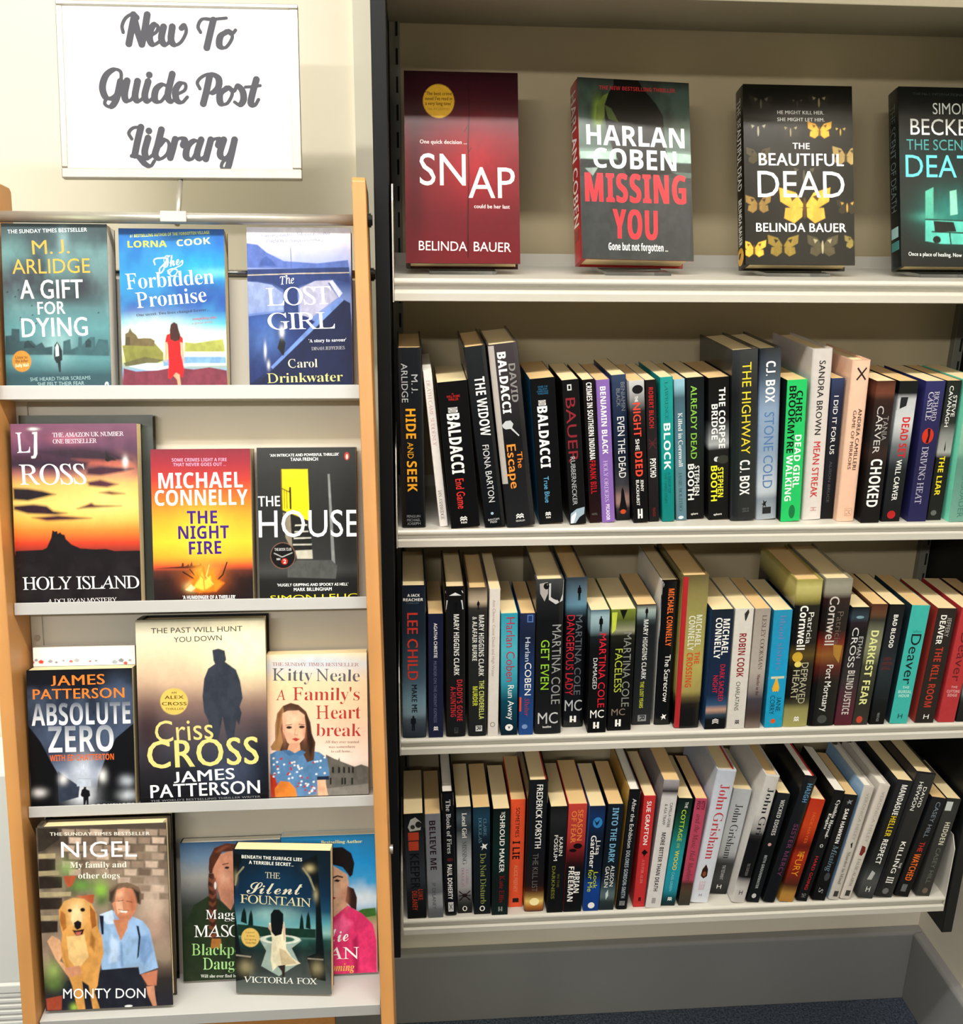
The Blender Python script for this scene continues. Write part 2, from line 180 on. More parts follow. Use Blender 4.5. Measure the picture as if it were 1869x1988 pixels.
(2,0.1161,0.004,0.7909,-0.0084,0.0279,0.2385,'h',[(0,'#5d5245'),(0.05,'#a99c88'),(0.115,'#cbbda5'),(0.125,'#3c3a36'),(0.18,'#2a2b29'),(1,'#262725')],'black hardback with tan sky scene and pale yellow title,fourth from left,middle row',[('k','man','#1c1712',0.075,0.135,0.42,0.62),('t','MARY HIGGINS CLARK','nb','#d9d9d6',0.17,0.58,0.55,0.82),('t','& ALAFAIR BURKE','nb','#d9d9d6',0.18,0.475,0.22,0.46),('t','THE CINDERELLA','nb','#c9cf7a',0.61,0.88,0.58,0.84),('t','MURDER','nb','#c9cf4a',0.65,0.785,0.24,0.5),('r','#d0d0d0',0.925,0.965,0.4,0.75),('t','R','pb','#1c1d1d',0.93,0.96,0.45,0.7)]),
(2,0.1393,0.0041,0.7908,-0.003,0.0155,0.2379,'p','#dcd6d0','slim plain white paperback with faint grey lettering,fifth from left,middle row',[('t','Ann Cleeves. Come Death and High Water','p','#a39c96',0.07,0.585,0.3,0.56),('e','#a09a94',0.92,0.45,0.018,0.25),('e','#dcd6d0',0.92,0.45,0.012,0.17)]),
(2,0.1637,0.0043,0.791,-0.0183,0.0246,0.1992,'p',[(0,'#3a9fb5'),(0.3,'#57b3c3'),(0.55,'#3f9fb2'),(0.7,'#0f5064'),(1,'#0b2030')],'turquoise paperback with red author lettering,sixth from left,middle row',[('t','Harlan Coben','p','#b83a55',0.03,0.55,0.32,0.82),('t','Run Away','p','#f4f2ee',0.58,0.87,0.42,0.78),('e','#f4f2ee',0.935,0.5,0.028,0.24),('g','#0f2030',[(0.92,0.42),(0.95,0.5),(0.92,0.58),(0.93,0.5)])]),
(2,0.1891,0.004,0.7909,-0.0099,0.0215,0.1987,'p',[(0,'#2a3553'),(0.2,'#1f2740'),(0.5,'#24406f'),(1,'#2a5390')],'blue paperback with small red title,seventh from left,middle row',[('r','#5d7fb8',0.01,0.07,0.45,0.85),('r','#24406f',0.018,0.062,0.52,0.78),('t','Harlan','p','#d3dceb',0.19,0.385,0.35,0.68),('t','COBEN','p','#f4f2ee',0.395,0.665,0.35,0.78),('t','Shelter','i','#b0403f',0.69,0.84,0.38,0.68),('e','#7f9ac5',0.93,0.4,0.02,0.2),('r','#e2552f',0.68,0.8,0,0.14),('L','#3a5f9a')]),
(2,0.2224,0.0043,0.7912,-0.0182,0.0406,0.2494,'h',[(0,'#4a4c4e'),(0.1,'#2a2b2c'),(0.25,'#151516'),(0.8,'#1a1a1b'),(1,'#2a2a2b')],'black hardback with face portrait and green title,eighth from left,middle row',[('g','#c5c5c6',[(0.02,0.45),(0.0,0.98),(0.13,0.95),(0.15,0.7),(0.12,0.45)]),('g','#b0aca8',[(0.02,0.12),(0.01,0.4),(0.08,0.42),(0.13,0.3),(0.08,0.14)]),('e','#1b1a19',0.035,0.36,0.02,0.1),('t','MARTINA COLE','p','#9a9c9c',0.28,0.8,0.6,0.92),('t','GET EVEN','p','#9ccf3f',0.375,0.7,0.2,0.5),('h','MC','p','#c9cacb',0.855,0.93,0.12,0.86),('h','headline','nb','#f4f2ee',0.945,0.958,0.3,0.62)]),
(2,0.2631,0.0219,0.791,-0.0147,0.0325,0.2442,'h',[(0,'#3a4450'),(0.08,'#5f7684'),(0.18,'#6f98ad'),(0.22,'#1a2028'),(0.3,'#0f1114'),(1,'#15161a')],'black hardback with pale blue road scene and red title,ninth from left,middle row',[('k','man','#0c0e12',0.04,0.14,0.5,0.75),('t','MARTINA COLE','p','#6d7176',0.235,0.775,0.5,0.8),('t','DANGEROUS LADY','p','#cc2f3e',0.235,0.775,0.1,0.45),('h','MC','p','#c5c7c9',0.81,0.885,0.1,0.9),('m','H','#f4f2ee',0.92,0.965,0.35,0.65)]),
(2,0.2967,0.004,0.7911,-0.0204,0.028,0.2016,'p',[(0,'#5b7480'),(0.05,'#a5bfc6'),(0.15,'#7d949c'),(0.2,'#20262a'),(0.3,'#0d0e10'),(1,'#0a0a0b')],'black paperback with misty figure and red author lettering,tenth from left,middle row',[('k','man','#0c0e12',0.045,0.17,0.4,0.7),('t','MARTINA COLE','p','#d42a3d',0.185,0.79,0.5,0.86),('t','DAMAGED','p','#d8dadb',0.38,0.635,0.2,0.42),('h','MC','p','#f4f2ee',0.81,0.875,0.12,0.86),('m','H','#f4f2ee',0.91,0.965,0.3,0.62)]),
(2,0.332,0.0081,0.7912,-0.0208,0.0363,0.2,'p',[(0,'#7d8a3a'),(0.1,'#4f5a2a'),(0.18,'#a5a48c'),(0.2,'#26281c'),(0.3,'#0f100e'),(1,'#0b0b0b')],'wide black paperback with yellow-green scene and title,eleventh from left,middle row',[('g','#c2cf52',[(0.02,0.02),(0.02,0.25),(0.16,0.2),(0.19,0.05)]),('g','#171810',[(0.0,0.35),(0.08,0.5),(0.0,0.65)]),('t','MARTINA COLE','p','#8f918a',0.185,0.8,0.55,0.86),('t','FACELESS','p','#b5c24a',0.315,0.675,0.22,0.52),('h','MC','p','#8f7f70',0.815,0.87,0.15,0.72),('m','H','#f4f2ee',0.905,0.965,0.32,0.56)]),
(2,0.3694,0.0228,0.7911,-0.0193,0.0291,0.2005,'p',[(0,'#4a3c2c'),(0.04,'#a5b3ae'),(0.1,'#7c8f92'),(0.13,'#22282b'),(0.2,'#1f2326'),(1,'#2a2d30')],'charcoal paperback with dusk figure and small yellow title,twelfth from left,middle row',[('k','man','#101214',0.02,0.11,0.4,0.62),('t','MARY HIGGINS CLARK','nb','#dfdfdc',0.12,0.61,0.38,0.62),('t','THE LOST YEARS','nb','#c3c84a',0.63,0.855,0.35,0.55),('r','#8f9294',0.915,0.97,0.3,0.75),('t','R','pb','#2a2d30',0.92,0.965,0.4,0.68)]),
(2,0.4023,0.021,0.791,-0.0142,0.027,0.2381,'h','#0b0b0b','black hardback with torn white jacket edge,thirteenth from left,middle row',[('g','#e9e7e2',[(0,0),(0,0.06),(0.02,0.12),(0.1,0.02),(0.3,0.04),(0.4,0)]),('t','MICHAEL CONNELLY','nb','#e8763a',0.05,0.44,0.38,0.7),('t','The Scarecrow','p','#f4f2ee',0.5,0.835,0.42,0.72),('k','bird','#f4f2ee',0.92,0.965,0.35,0.7),('L','#e9e7e2')]),
(2,0.4368,0.0091,0.7912,-0.018,0.039,0.2496,'h',[(0,'#6b603f'),(0.1,'#8d8352'),(0.3,'#a09a5c'),(0.6,'#b3a862'),(0.76,'#a3965a'),(0.8,'#3a3020'),(0.85,'#1a1714'),(1,'#151414')],'olive hardback with red hinge and orange title,fourteenth from left,middle row',[('r','#b03235',0,1,0,0.2),('t','MICHAEL','nb','#dcdccb',0.245,0.45,0.6,0.82),('t','CONNELLY','nb','#dcdccb',0.25,0.475,0.32,0.56),('t','THE','nb','#cc5a2b',0.485,0.565,0.62,0.82),('t','CROSSING','nb','#cc5a2b',0.49,0.72,0.32,0.56)]),
(2,0.4793,0.004,0.7912,-0.0232,0.0323,0.1984,'p',[(0,'#1f2a35'),(0.3,'#1a2a44'),(0.72,'#1a3050'),(0.8,'#3d5e80'),(0.83,'#c99a78'),(0.85,'#7da0be'),(0.88,'#10161c'),(1,'#0b0d10')],'navy paperback with white author name and crimson title,fifteenth from left,middle row',[('t','MICHAEL','nb','#f4f2ee',0.075,0.37,0.55,0.85),('t','CONNELLY','nb','#f4f2ee',0.065,0.4,0.2,0.5),('t','DARK SACRED','pb','#c0283f',0.45,0.76,0.55,0.78),('t','NIGHT','pb','#c0283f',0.54,0.69,0.25,0.48),('m','chev','#f4f2ee',0.91,0.955,0.35,0.65),('L','#2a4a70')]),
(2,0.5114,0.004,0.7911,-0.0215,0.0279,0.1993,'p','#d3cfc8','off-white paperback with dark red author capitals,sixteenth from left,middle row',[('g','#3a3a38',[(0.04,0.5),(0.0,0.7),(0.03,0.75),(0.1,0.6),(0.09,0.55)]),('t','ROBIN COOK','nb','#8c1f2c',0.2,0.56,0.32,0.7),('t','CHARLATANS','p','#55504c',0.6,0.845,0.35,0.58),('m','wave','#2a2826',0.925,0.965,0.45,0.68)]),
(2,0.5381,0.004,0.791,-0.0156,0.0235,0.1987,'p',[(0,'#a39a92'),(0.5,'#b3aaa2'),(0.65,'#98908c'),(0.75,'#4a4750'),(0.9,'#4a3a36'),(1,'#8a7d74')],'taupe paperback with thin dark lettering,eleventh from right,middle row',[('t','LESLEY COOKMAN','s','#5a4f48',0.05,0.5,0.5,0.76),('t','Murder in the','sb','#5a2b2f',0.54,0.72,0.5,0.7)]),
(2,0.5708,0.004,0.7912,-0.0253,0.0281,0.1955,'p',[(0,'#2c93b8'),(0.5,'#1f9cc9'),(1,'#23a0c4')],'bright blue paperback with yellow tassel picture,tenth from right,middle row',[('t','blood sisters','s','#6f86b3',0.04,0.5,0.35,0.68),('r','#cfcdb3',0.555,0.575,0.0,1),('k','tassel','#e0b040',0.575,0.69,0.2,0.7),('t','JANE','p','#17465c',0.735,0.86,0.55,0.8),('t','CORRY','p','#17465c',0.72,0.885,0.2,0.46),('e','#d8622f',0.945,0.45,0.02,0.14),('L','#2f7f9c')]),
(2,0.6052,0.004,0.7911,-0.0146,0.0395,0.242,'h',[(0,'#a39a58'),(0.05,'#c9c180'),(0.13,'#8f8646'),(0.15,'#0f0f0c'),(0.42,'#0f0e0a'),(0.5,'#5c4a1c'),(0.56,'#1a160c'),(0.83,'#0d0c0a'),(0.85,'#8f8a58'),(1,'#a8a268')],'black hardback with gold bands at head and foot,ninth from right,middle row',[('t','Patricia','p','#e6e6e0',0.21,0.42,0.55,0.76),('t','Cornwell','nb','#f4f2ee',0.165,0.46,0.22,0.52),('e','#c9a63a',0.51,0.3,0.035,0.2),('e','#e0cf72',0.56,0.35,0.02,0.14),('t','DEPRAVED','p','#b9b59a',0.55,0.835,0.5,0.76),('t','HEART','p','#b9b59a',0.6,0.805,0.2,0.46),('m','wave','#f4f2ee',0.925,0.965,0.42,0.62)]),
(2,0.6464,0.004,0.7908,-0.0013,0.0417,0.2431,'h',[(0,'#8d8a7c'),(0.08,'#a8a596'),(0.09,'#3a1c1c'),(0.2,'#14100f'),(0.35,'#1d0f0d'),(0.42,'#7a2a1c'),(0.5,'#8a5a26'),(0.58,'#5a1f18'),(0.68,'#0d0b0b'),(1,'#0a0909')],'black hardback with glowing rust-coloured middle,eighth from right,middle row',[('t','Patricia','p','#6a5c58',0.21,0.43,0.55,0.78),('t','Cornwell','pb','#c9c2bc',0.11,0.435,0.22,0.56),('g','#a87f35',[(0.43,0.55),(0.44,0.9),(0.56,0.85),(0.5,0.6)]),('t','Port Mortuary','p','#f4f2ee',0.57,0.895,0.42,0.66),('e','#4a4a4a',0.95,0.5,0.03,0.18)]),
(2,0.6815,0.004,0.791,0.0144,0.0272,0.1976,'p',[(0,'#15191f'),(0.08,'#3a4a55'),(0.12,'#2b1f2a'),(0.2,'#141416'),(0.6,'#3a3536'),(0.85,'#5a2c3a'),(1,'#5f2433')],'dark plum paperback with spaced white surname,seventh from right,middle row',[('e','#7fa0ab',0.08,0.5,0.012,0.22),('t','ETHAN','p','#c9c9c9',0.24,0.42,0.62,0.86),('t','CROSS','p','#dadada',0.165,0.5,0.2,0.55),('t','BLIND JUSTICE','nb','#c9c2be',0.525,0.905,0.3,0.7)]),
(2,0.7079,0.004,0.7911,0.0237,0.0244,0.2019,'p',[(0,'#5a3524'),(0.08,'#6a4a35'),(0.12,'#30302a'),(0.2,'#6d6f5f'),(0.35,'#8a8b72'),(0.5,'#45473a'),(0.8,'#33322c'),(1,'#403b35')],'mossy brown paperback with pale green title,sixth from right,middle row',[('t','DARKEST FEAR','nb','#dfe3a0',0.21,0.83,0.22,0.7),('e','#c05038',0.955,0.42,0.03,0.2)]),
(2,0.735,0.004,0.7911,0.0229,0.0239,0.2008,'p',[(0,'#14161a'),(0.35,'#20262c'),(0.5,'#2c363c'),(0.7,'#1f2a2f'),(0.85,'#0e1113'),(1,'#0b0c0d')],'black paperback with short white title at top,fifth from right,middle row',[('t','BAD BLOOD','nb','#f4f2ee',0.08,0.35,0.36,0.64),('h','LINDA','p','#7a2b33',0.43,0.455,0.2,0.7),('h','FAIRSTEIN','p','#7a2b33',0.47,0.495,0.12,0.8),('h','LETHAL','p','#7a2b33',0.51,0.535,0.15,0.75),('t','VINTAGE','p','#9aa0a2',0.9,0.975,0.42,0.58)]),
(2,0.7696,0.004,0.7913,0.0332,0.0282,0.1985,'p','#45b5ae','turquoise paperback with large black surname,fourth from right,middle row',[('h','Jeffery','p','#2f8f8a',0.2,0.225,0.3,0.8),('t','Deaver','p','#141a1c',0.235,0.66,0.28,0.82),('h','THE','nb','#bfe3de',0.675,0.695,0.35,0.72),('h','BURIAL','nb','#bfe3de',0.71,0.735,0.15,0.9),('h','HOUR','nb','#bfe3de',0.745,0.77,0.22,0.82),('m','H2','#173334',0.915,0.955,0.4,0.65),('L','#2a3a40')]),
(2,0.8113,0.004,0.7913,0.0361,0.0301,0.1927,'p','#2d2724','dark brown paperback with orange-red title,third from right,middle row',[('t','JEFFERY','p','#b9b5b0',0.075,0.24,0.58,0.8),('t','DEAVER','nb','#f4f2ee',0.055,0.305,0.22,0.52),('t','THE KILL ROOM','nb','#b5402f',0.33,0.86,0.3,0.68),('m','H2','#f4f2ee',0.925,0.965,0.4,0.68),('L','#a03a34')]),
(2,0.8469,0.004,0.7913,0.0365,0.0272,0.1929,'p','#b53c40','red paperback with dark surname on spine,second from right,middle row',[('t','Deaver','p','#6d2126',0.21,0.635,0.28,0.8),('h','THE','nb','#e0b0b0',0.675,0.695,0.35,0.72),('h','CUTTING','nb','#e0b0b0',0.71,0.735,0.15,0.9),('h','EDGE','nb','#e0b0b0',0.745,0.77,0.25,0.8)]),
(2,0.8758,0.004,0.7914,0.0428,0.026,0.1924,'p',[(0,'#2a2a2c'),(0.5,'#4a4c50'),(0.7,'#9a9ca0'),(0.8,'#2a2a2c'),(1,'#151517')],'grey-black paperback cut by photo edge,rightmost in middle row',[('r','#8a8c90',0.72,0.8,0.2,0.8)]),
(3,0.0235,0.004,0.4632,-0.0248,0.03,0.1948,'p',[(0,'#15171a'),(0.3,'#2a2e34'),(0.6,'#3d434b'),(0.75,'#23262a'),(1,'#0c0d0e')],'grey-black paperback with orange strip above black title,leftmost in bottom row',[('g','#b5b3b0',[(0.05,0.35),(0.03,0.6),(0.08,0.9),(0.15,0.85),(0.16,0.3),(0.12,0.2)]),('e','#2a2726',0.1,0.75,0.03,0.16),('e','#3d3a38',0.12,0.45,0.02,0.12),('r','#b84a2f',0.17,0.245,0.2,0.75),('r','#b84a2f',0.255,0.34,0.2,0.72),('t','KEEPER','pb','#0d0e10',0.37,0.71,0.25,0.72),('t','LUKE','nb','#b0432a',0.715,0.82,0.6,0.85),('t','DELANEY','nb','#b0432a',0.73,0.92,0.28,0.55)]),
(3,0.0533,0.004,0.4631,-0.025,0.0239,0.1935,'p',[(0,'#7e8088'),(0.4,'#83858d'),(0.62,'#8b8e96'),(0.75,'#75787f'),(0.78,'#a5a8ad'),(0.9,'#9c9fa5'),(0.92,'#6f7178'),(1,'#6c6e75')],'grey paperback with purple-black bold capitals,second from left,bottom row',[('t','BELIEVE ME','nb','#2b1622',0.06,0.53,0.26,0.66),('t','JP DELANEY','p','#53565c',0.65,0.915,0.32,0.54)]),
(3,0.0779,0.0068,0.4631,-0.0293,0.0191,0.2278,'h','#0c0b0c','slim black hardback with gothic white title,third from left,bottom row',[('t','The Book of Fires','sb','#c4c4c6',0.05,0.48,0.35,0.72),('e','#5a1c22',0.53,0.55,0.015,0.25),('t','PAUL DOHERTY','nb','#f4f2ee',0.57,0.86,0.3,0.68),('r','#d0d0d0',0.885,0.965,0.28,0.72),('k','x','#2a2a2a',0.9,0.95,0.36,0.64)]),
(3,0.1002,0.0114,0.463,-0.0176,0.0233,0.1985,'p',[(0,'#1f2a2f'),(0.1,'#55626a'),(0.2,'#2c363b'),(0.35,'#8b8f92'),(0.5,'#b9bcbe'),(0.75,'#a8a5a6'),(0.85,'#5a5c5c'),(0.92,'#2f3231'),(1,'#151616')],'grey paperback with dead flowers near foot,fourth from left,bottom row',[('t','Local Girl','sb','#f4f2ee',0.05,0.28,0.38,0.68),('t','MISSING','s','#4a4e52',0.31,0.53,0.38,0.66),('t','CLAIRE','s','#b07a86',0.58,0.72,0.6,0.76),('t','DOUGLAS','s','#b07a86',0.56,0.745,0.3,0.48),('k','spider','#2a1d1c',0.78,0.88,0.1,0.9),('e','#f4f2ee',0.955,0.5,0.025,0.16),('e','#151616',0.955,0.5,0.018,0.1)]),
(3,0.1279,0.0073,0.4631,-0.019,0.0265,0.1997,'p',[(0,'#1f3a4a'),(0.1,'#24485c'),(0.3,'#162530'),(1,'#121a1b')],'dark teal paperback with white bird and olive title,fifth from left,bottom row',[('t','CLAIRE','s','#6f93a8',0.1,0.26,0.6,0.78),('t','DOUGLAS','s','#6f93a8',0.09,0.32,0.32,0.5),('k','bird','#e9e9e6',0.325,0.39,0.4,0.85),('t','Do Not Disturb','s','#98a05a',0.42,0.9,0.4,0.74),('e','#f4f2ee',0.945,0.5,0.026,0.16),('e','#121a1b',0.945,0.5,0.018,0.1)]),
(3,0.1557,0.004,0.4629,-0.0045,0.0257,0.1984,'p',[(0,'#0f1d1b'),(0.4,'#12302b'),(0.7,'#12201e'),(1,'#1c2a28')],'dark green paperback with white capitals,sixth from left,bottom row',[('t','THE','p','#f4f2ee',0.025,0.05,0.5,0.72),('t','SHROUD MAKER','pb','#f4f2ee',0.055,0.59,0.42,0.72),('t','Kate Ellis','s','#8c1f24',0.62,0.88,0.45,0.75),('m','H','#8b9290',0.92,0.965,0.4,0.66)]),
(3,0.1826,0.0208,0.4628,0.0007,0.0232,0.2026,'p','#e8603a','bright orange paperback with black title,seventh from left,bottom row',[('t','SOMETIMES','p','#2a1512',0.07,0.34,0.36,0.62),('t','I LIE','nb','#2a1512',0.375,0.545,0.2,0.7),('t','ALICE FEENEY','p','#e59a78',0.6,0.855,0.35,0.6),('r','#2a1512',0.915,0.955,0.3,0.72)]),
(3,0.2115,0.0081,0.4628,0.0018,0.0317,0.2423,'h',[(0,'#191b1d'),(0.55,'#15161a'),(0.8,'#241510'),(0.86,'#6a3515'),(0.92,'#f0d27c'),(0.95,'#c9823a'),(1,'#3a150a')],'black hardback with fiery glow at foot,eighth from left,bottom row',[('t','FREDERICK FORSYTH','pb','#f4f2ee',0.02,0.5,0.42,0.72),('t','THE KILL LIST','p','#6f6a68',0.54,0.84,0.35,0.62),('e','#fff0b8',0.92,0.5,0.03,0.25)]),
(3,0.2449,0.004,0.4628,0.0003,0.0263,0.1989,'p',[(0,'#1c1c1e'),(0.1,'#2c2d30'),(0.2,'#232427'),(0.4,'#151517'),(1,'#141516')],'charcoal paperback with olive title,ninth from left,bottom row',[('t','KARIN','p','#f4f2ee',0.28,0.455,0.58,0.8),('t','FOSSUM','p','#f4f2ee',0.26,0.5,0.28,0.5),('t','IN THE','p','#6d6f35',0.63,0.755,0.55,0.68),('t','DARKNESS','p','#8a8d3a',0.55,0.865,0.22,0.42)]),
(3,0.2732,0.004,0.4629,0.0054,0.0291,0.2024,'p',[(0,'#c24a42'),(0.2,'#b4453e'),(0.34,'#a83a38'),(0.42,'#7a2326'),(0.52,'#3a1416'),(0.58,'#141214'),(1,'#151517')],'red-topped paperback fading to black,tenth from left,bottom row',[('t','SEASON','pb','#e08a4a',0.05,0.33,0.52,0.8),('t','OF FEAR','pb','#e08a4a',0.06,0.35,0.18,0.46),('e','#15090a',0.38,0.6,0.025,0.24),('e','#15090a',0.42,0.35,0.015,0.2),('t','BRIAN','nb','#f4f2ee',0.62,0.82,0.5,0.8),('t','FREEMAN','nb','#f4f2ee',0.57,0.9,0.18,0.48),('L','#d9404a')]),
(3,0.3035,0.004,0.4629,0.0107,0.025,0.1971,'p',[(0,'#1c2c4a'),(0.1,'#1a3a6a'),(0.25,'#13233c'),(0.4,'#0f1722'),(0.65,'#112038'),(0.75,'#1a4a94'),(1,'#174287')],'dark blue paperback with pale blue face at top,eleventh from left,bottom row',[('e','#3a86c0',0.15,0.55,0.05,0.3),('g','#13233c',[(0.12,0.3),(0.15,0.5),(0.12,0.7),(0.16,0.6),(0.18,0.5),(0.15,0.4)]),('t','Lisa','p','#f4f2ee',0.32,0.455,0.55,0.82),('t','Gardner','pb','#f4f2ee',0.27,0.58,0.2,0.54),('t','Look','p','#c6d23f',0.62,0.78,0.52,0.8),('t','for Me','p','#c6d23f',0.595,0.81,0.18,0.48),('e','#f4f2ee',0.945,0.5,0.03,0.22),('L','#5a86c8')]),
(3,0.3288,0.0045,0.4631,0.0268,0.0243,0.1991,'p',[(0,'#16232e'),(0.4,'#111b24'),(0.7,'#18262e'),(0.78,'#43555c'),(0.86,'#6a7a7c'),(0.92,'#2f3a3d'),(1,'#2a3336')],'black paperback with light blue title,twelfth from left,bottom row',[('t','INTO THE DARK','nb','#7fb2d2',0.03,0.54,0.32,0.72),('t','ALISON','p','#f4f2ee',0.57,0.77,0.55,0.8),('t','GAYLIN','p','#f4f2ee',0.58,0.78,0.2,0.46),('g','#c9d6d6',[(0.8,0.5),(0.84,0.35),(0.9,0.4),(0.86,0.55)])]),
(3,0.354,0.004,0.4632,0.0425,0.0195,0.222,'h',[(0,'#151516'),(1,'#111112')],'slim black hardback with white spaced lettering,thirteenth from left,bottom row',[('t','After the Exhibition','p','#d9d9d9',0.06,0.47,0.34,0.66),('t','DOLORES GORDON-SMITH','nb','#a9b3bb',0.49,0.9,0.32,0.64),('r','#8f8f8f',0.925,0.965,0.25,0.7),('t','SH','p','#111112',0.93,0.96,0.32,0.62),('L','#b5904a')]),
(3,0.3832,0.0083,0.463,0.0248,0.0189,0.2096,'p','#c23a3a','red paperback with white author lettering,fourteenth from left,bottom row',[('t','SUE GRAFTON','pb','#f4f2ee',0.045,0.43,0.3,0.66),('g','#1c0d0d',[(0.47,0.5),(0.5,0.25),(0.52,0.45),(0.545,0.5),(0.52,0.58),(0.5,0.8)]),('t','A IS FOR ALIBI','s','#e08a86',0.56,0.78,0.38,0.6),('r','#5a1214',0.91,0.945,0.4,0.62)]),
(3,0.4058,0.0046,0.4635,0.0588,0.0251,0.2393,'p',[(0,'#a7a2a5'),(0.06,'#8d888c'),(0.07,'#2a2628'),(0.115,'#2a2628'),(0.12,'#cfcbca'),(1,'#dcd8d6')],'tall white paperback with grey photo band at head,fifteenth from left,bottom row',[('t','CAMILLA GREBE','p','#2a2a2a',0.17,0.36,0.6,0.78),('t','& ASA TRAFF','p','#2a2a2a',0.18,0.34,0.28,0.46),('t','MORE BITTER THAN DEATH','nb','#2f2c2c',0.4,0.865,0.36,0.62),('r','#aaa6a4',0.92,0.965,0.35,0.6),('L','#8a8488')]),
(3,0.4313,0.0078,0.4636,0.0721,0.0231,0.2028,'p',[(0,'#14221f'),(0.12,'#17352c'),(0.25,'#1c5a4c'),(0.45,'#2c8f92'),(0.6,'#2a9aa8'),(0.85,'#2a93a5'),(0.93,'#1c4a50'),(1,'#122a2c')],'teal paperback with green and yellow capitals,sixteenth from left,bottom row',[('t','THE','p','#f4f2ee',0.03,0.085,0.5,0.7),('t','COTTAGE','pb','#b9d44a',0.1,0.39,0.36,0.66),('t','IN THE','p','#b9d44a',0.41,0.45,0.4,0.6),('t','WOOD','pb','#e0cf3f',0.475,0.66,0.36,0.66),('t','CASS GREEN','p','#8fd0d8',0.68,0.86,0.4,0.58),('m','wave','#f4f2ee',0.915,0.955,0.4,0.7)]),
(3,0.458,0.0072,0.4634,0.0626,0.0194,0.202,'p',[(0,'#b5506a'),(0.5,'#b84f66'),(0.76,'#b04a62'),(0.79,'#55342c'),(0.85,'#5a4a3a'),(1,'#3d4038')],'rose pink paperback with brown lettering,fifteenth from right,bottom row',[('t','KITTY','nb','#4a1224',0.02,0.1,0.55,0.85),('t','PECK','nb','#4a1224',0.02,0.1,0.18,0.48),('t','and the Music Hall Murders','i','#6d3a36',0.14,0.77,0.3,0.7),('L','#101c20')]),
(3,0.484,0.0108,0.4644,0.1014,0.0313,0.2485,'h',[(0,'#b9bfca'),(0.2,'#c6ccd6'),(0.8,'#d3d7df'),(1,'#dcdfe6')],'white hardback with tall red author lettering,fourteenth from right,bottom row',[('t','John Grisham','s','#c0434c',0.1,0.66,0.3,0.78),('g','#3a2418',[(0.7,0.45),(0.74,0.3),(0.79,0.28),(0.81,0.45),(0.79,0.62),(0.74,0.6)]),('e','#8a4f2c',0.775,0.45,0.02,0.1),('t','THE LITIGATORS','s','#d9a8ac',0.83,0.9,0.3,0.6),('m','H2','#7f858f',0.93,0.95,0.4,0.55)]),
(3,0.5211,0.0296,0.4646,0.1176,0.03,0.2009,'p',[(0,'#b8babd'),(0.4,'#bfc1c3'),(0.6,'#b0b1b2'),(0.66,'#8a8b8c'),(0.67,'#3c3c3c'),(0.85,'#4a4a48'),(1,'#262626')],'pale grey paperback set back between white hardbacks,thirteenth from right,bottom row',[('t','John Grisham','s','#3a3b3d',0.14,0.655,0.3,0.72),('t','THE TESTAMENT','p','#c9c9c9',0.72,0.86,0.4,0.58),('m','H2','#f4f2ee',0.91,0.95,0.35,0.6)]),
(3,0.5485,0.0066,0.4644,0.1418,0.0225,0.2397,'h',[(0,'#c9c6c2'),(0.3,'#c6c3c0'),(0.44,'#8a8785'),(0.46,'#121112'),(0.82,'#1a1718'),(0.84,'#bdb9b6'),(1,'#c9c5c1')],'white hardback with black lower spine,leaning right,twelfth from right,bottom row',[('t','John Gri','s','#26262a',0.09,0.455,0.34,0.8),('t','THE CONFESSION','s','#8f8c8c',0.68,0.78,0.4,0.6),('m','H2','#3a3a3a',0.9,0.935,0.35,0.6),('L','#d9d5d0')]),
(3,0.5726,0.0064,0.4643,0.1486,0.0207,0.2077,'p',[(0,'#22262a'),(0.5,'#121416'),(1,'#161b1e')],'black paperback with narrow grey-white capitals,eleventh from right,bottom row',[('t','WICKED EDDIES','nb','#c9c9c6',0.055,0.375,0.38,0.7),('e','#c9a0a0',0.46,0.5,0.015,0.14),('t','BETH GROUNDWATER','nb','#a8b0ae',0.56,0.87,0.36,0.58),('e','#c9c9c6',0.94,0.45,0.022,0.18)]),
(3,0.5991,0.004,0.4648,0.1857,0.0212,0.238,'h',[(0,'#1d1f22'),(0.5,'#191a1c'),(1,'#151718')],'black hardback with blue name and dim violet title,tenth from right,bottom row',[('t','HAIGH','nb','#5f8fb0',0.045,0.19,0.36,0.74),('t','SISTER MERCY','nb','#6a3a5c',0.36,0.78,0.38,0.72)]),
(3,0.6278,0.004,0.4647,0.1597,0.024,0.1962,'p',[(0,'#b8381f'),(0.25,'#c24a22'),(0.38,'#a03014'),(0.45,'#5c1a12'),(0.55,'#a8341c'),(0.68,'#8a2c18'),(0.85,'#4a2a1c'),(0.92,'#b58a45'),(1,'#b8863c')],'fiery orange paperback with dark smoke,ninth from right,bottom row',[('t','JACK HAYES','p','#d9703a',0.12,0.42,0.42,0.62),('t','THE','p','#e8b23a',0.5,0.54,0.3,0.7),('t','FURY','p','#e89a2c',0.54,0.745,0.25,0.72)]),
(3,0.6543,0.004,0.4644,0.1809,0.0179,0.212,'p',[(0,'#121314'),(0.5,'#17181a'),(1,'#141516')],'black paperback with white name and red title,eighth from right,bottom row',[('t','Cynthia Harrod-','sb','#f4f2ee',0.08,0.42,0.55,0.84),('t','Eagles','sb','#f4f2ee',0.2,0.34,0.2,0.46),('e','#c9c9c9',0.49,0.55,0.015,0.16),('e','#17181a',0.49,0.55,0.009,0.09),('t','HARD GOING','pb','#c23038',0.585,0.895,0.36,0.64),('t','SH','p','#9a9a9a',0.93,0.965,0.3,0.7)]),
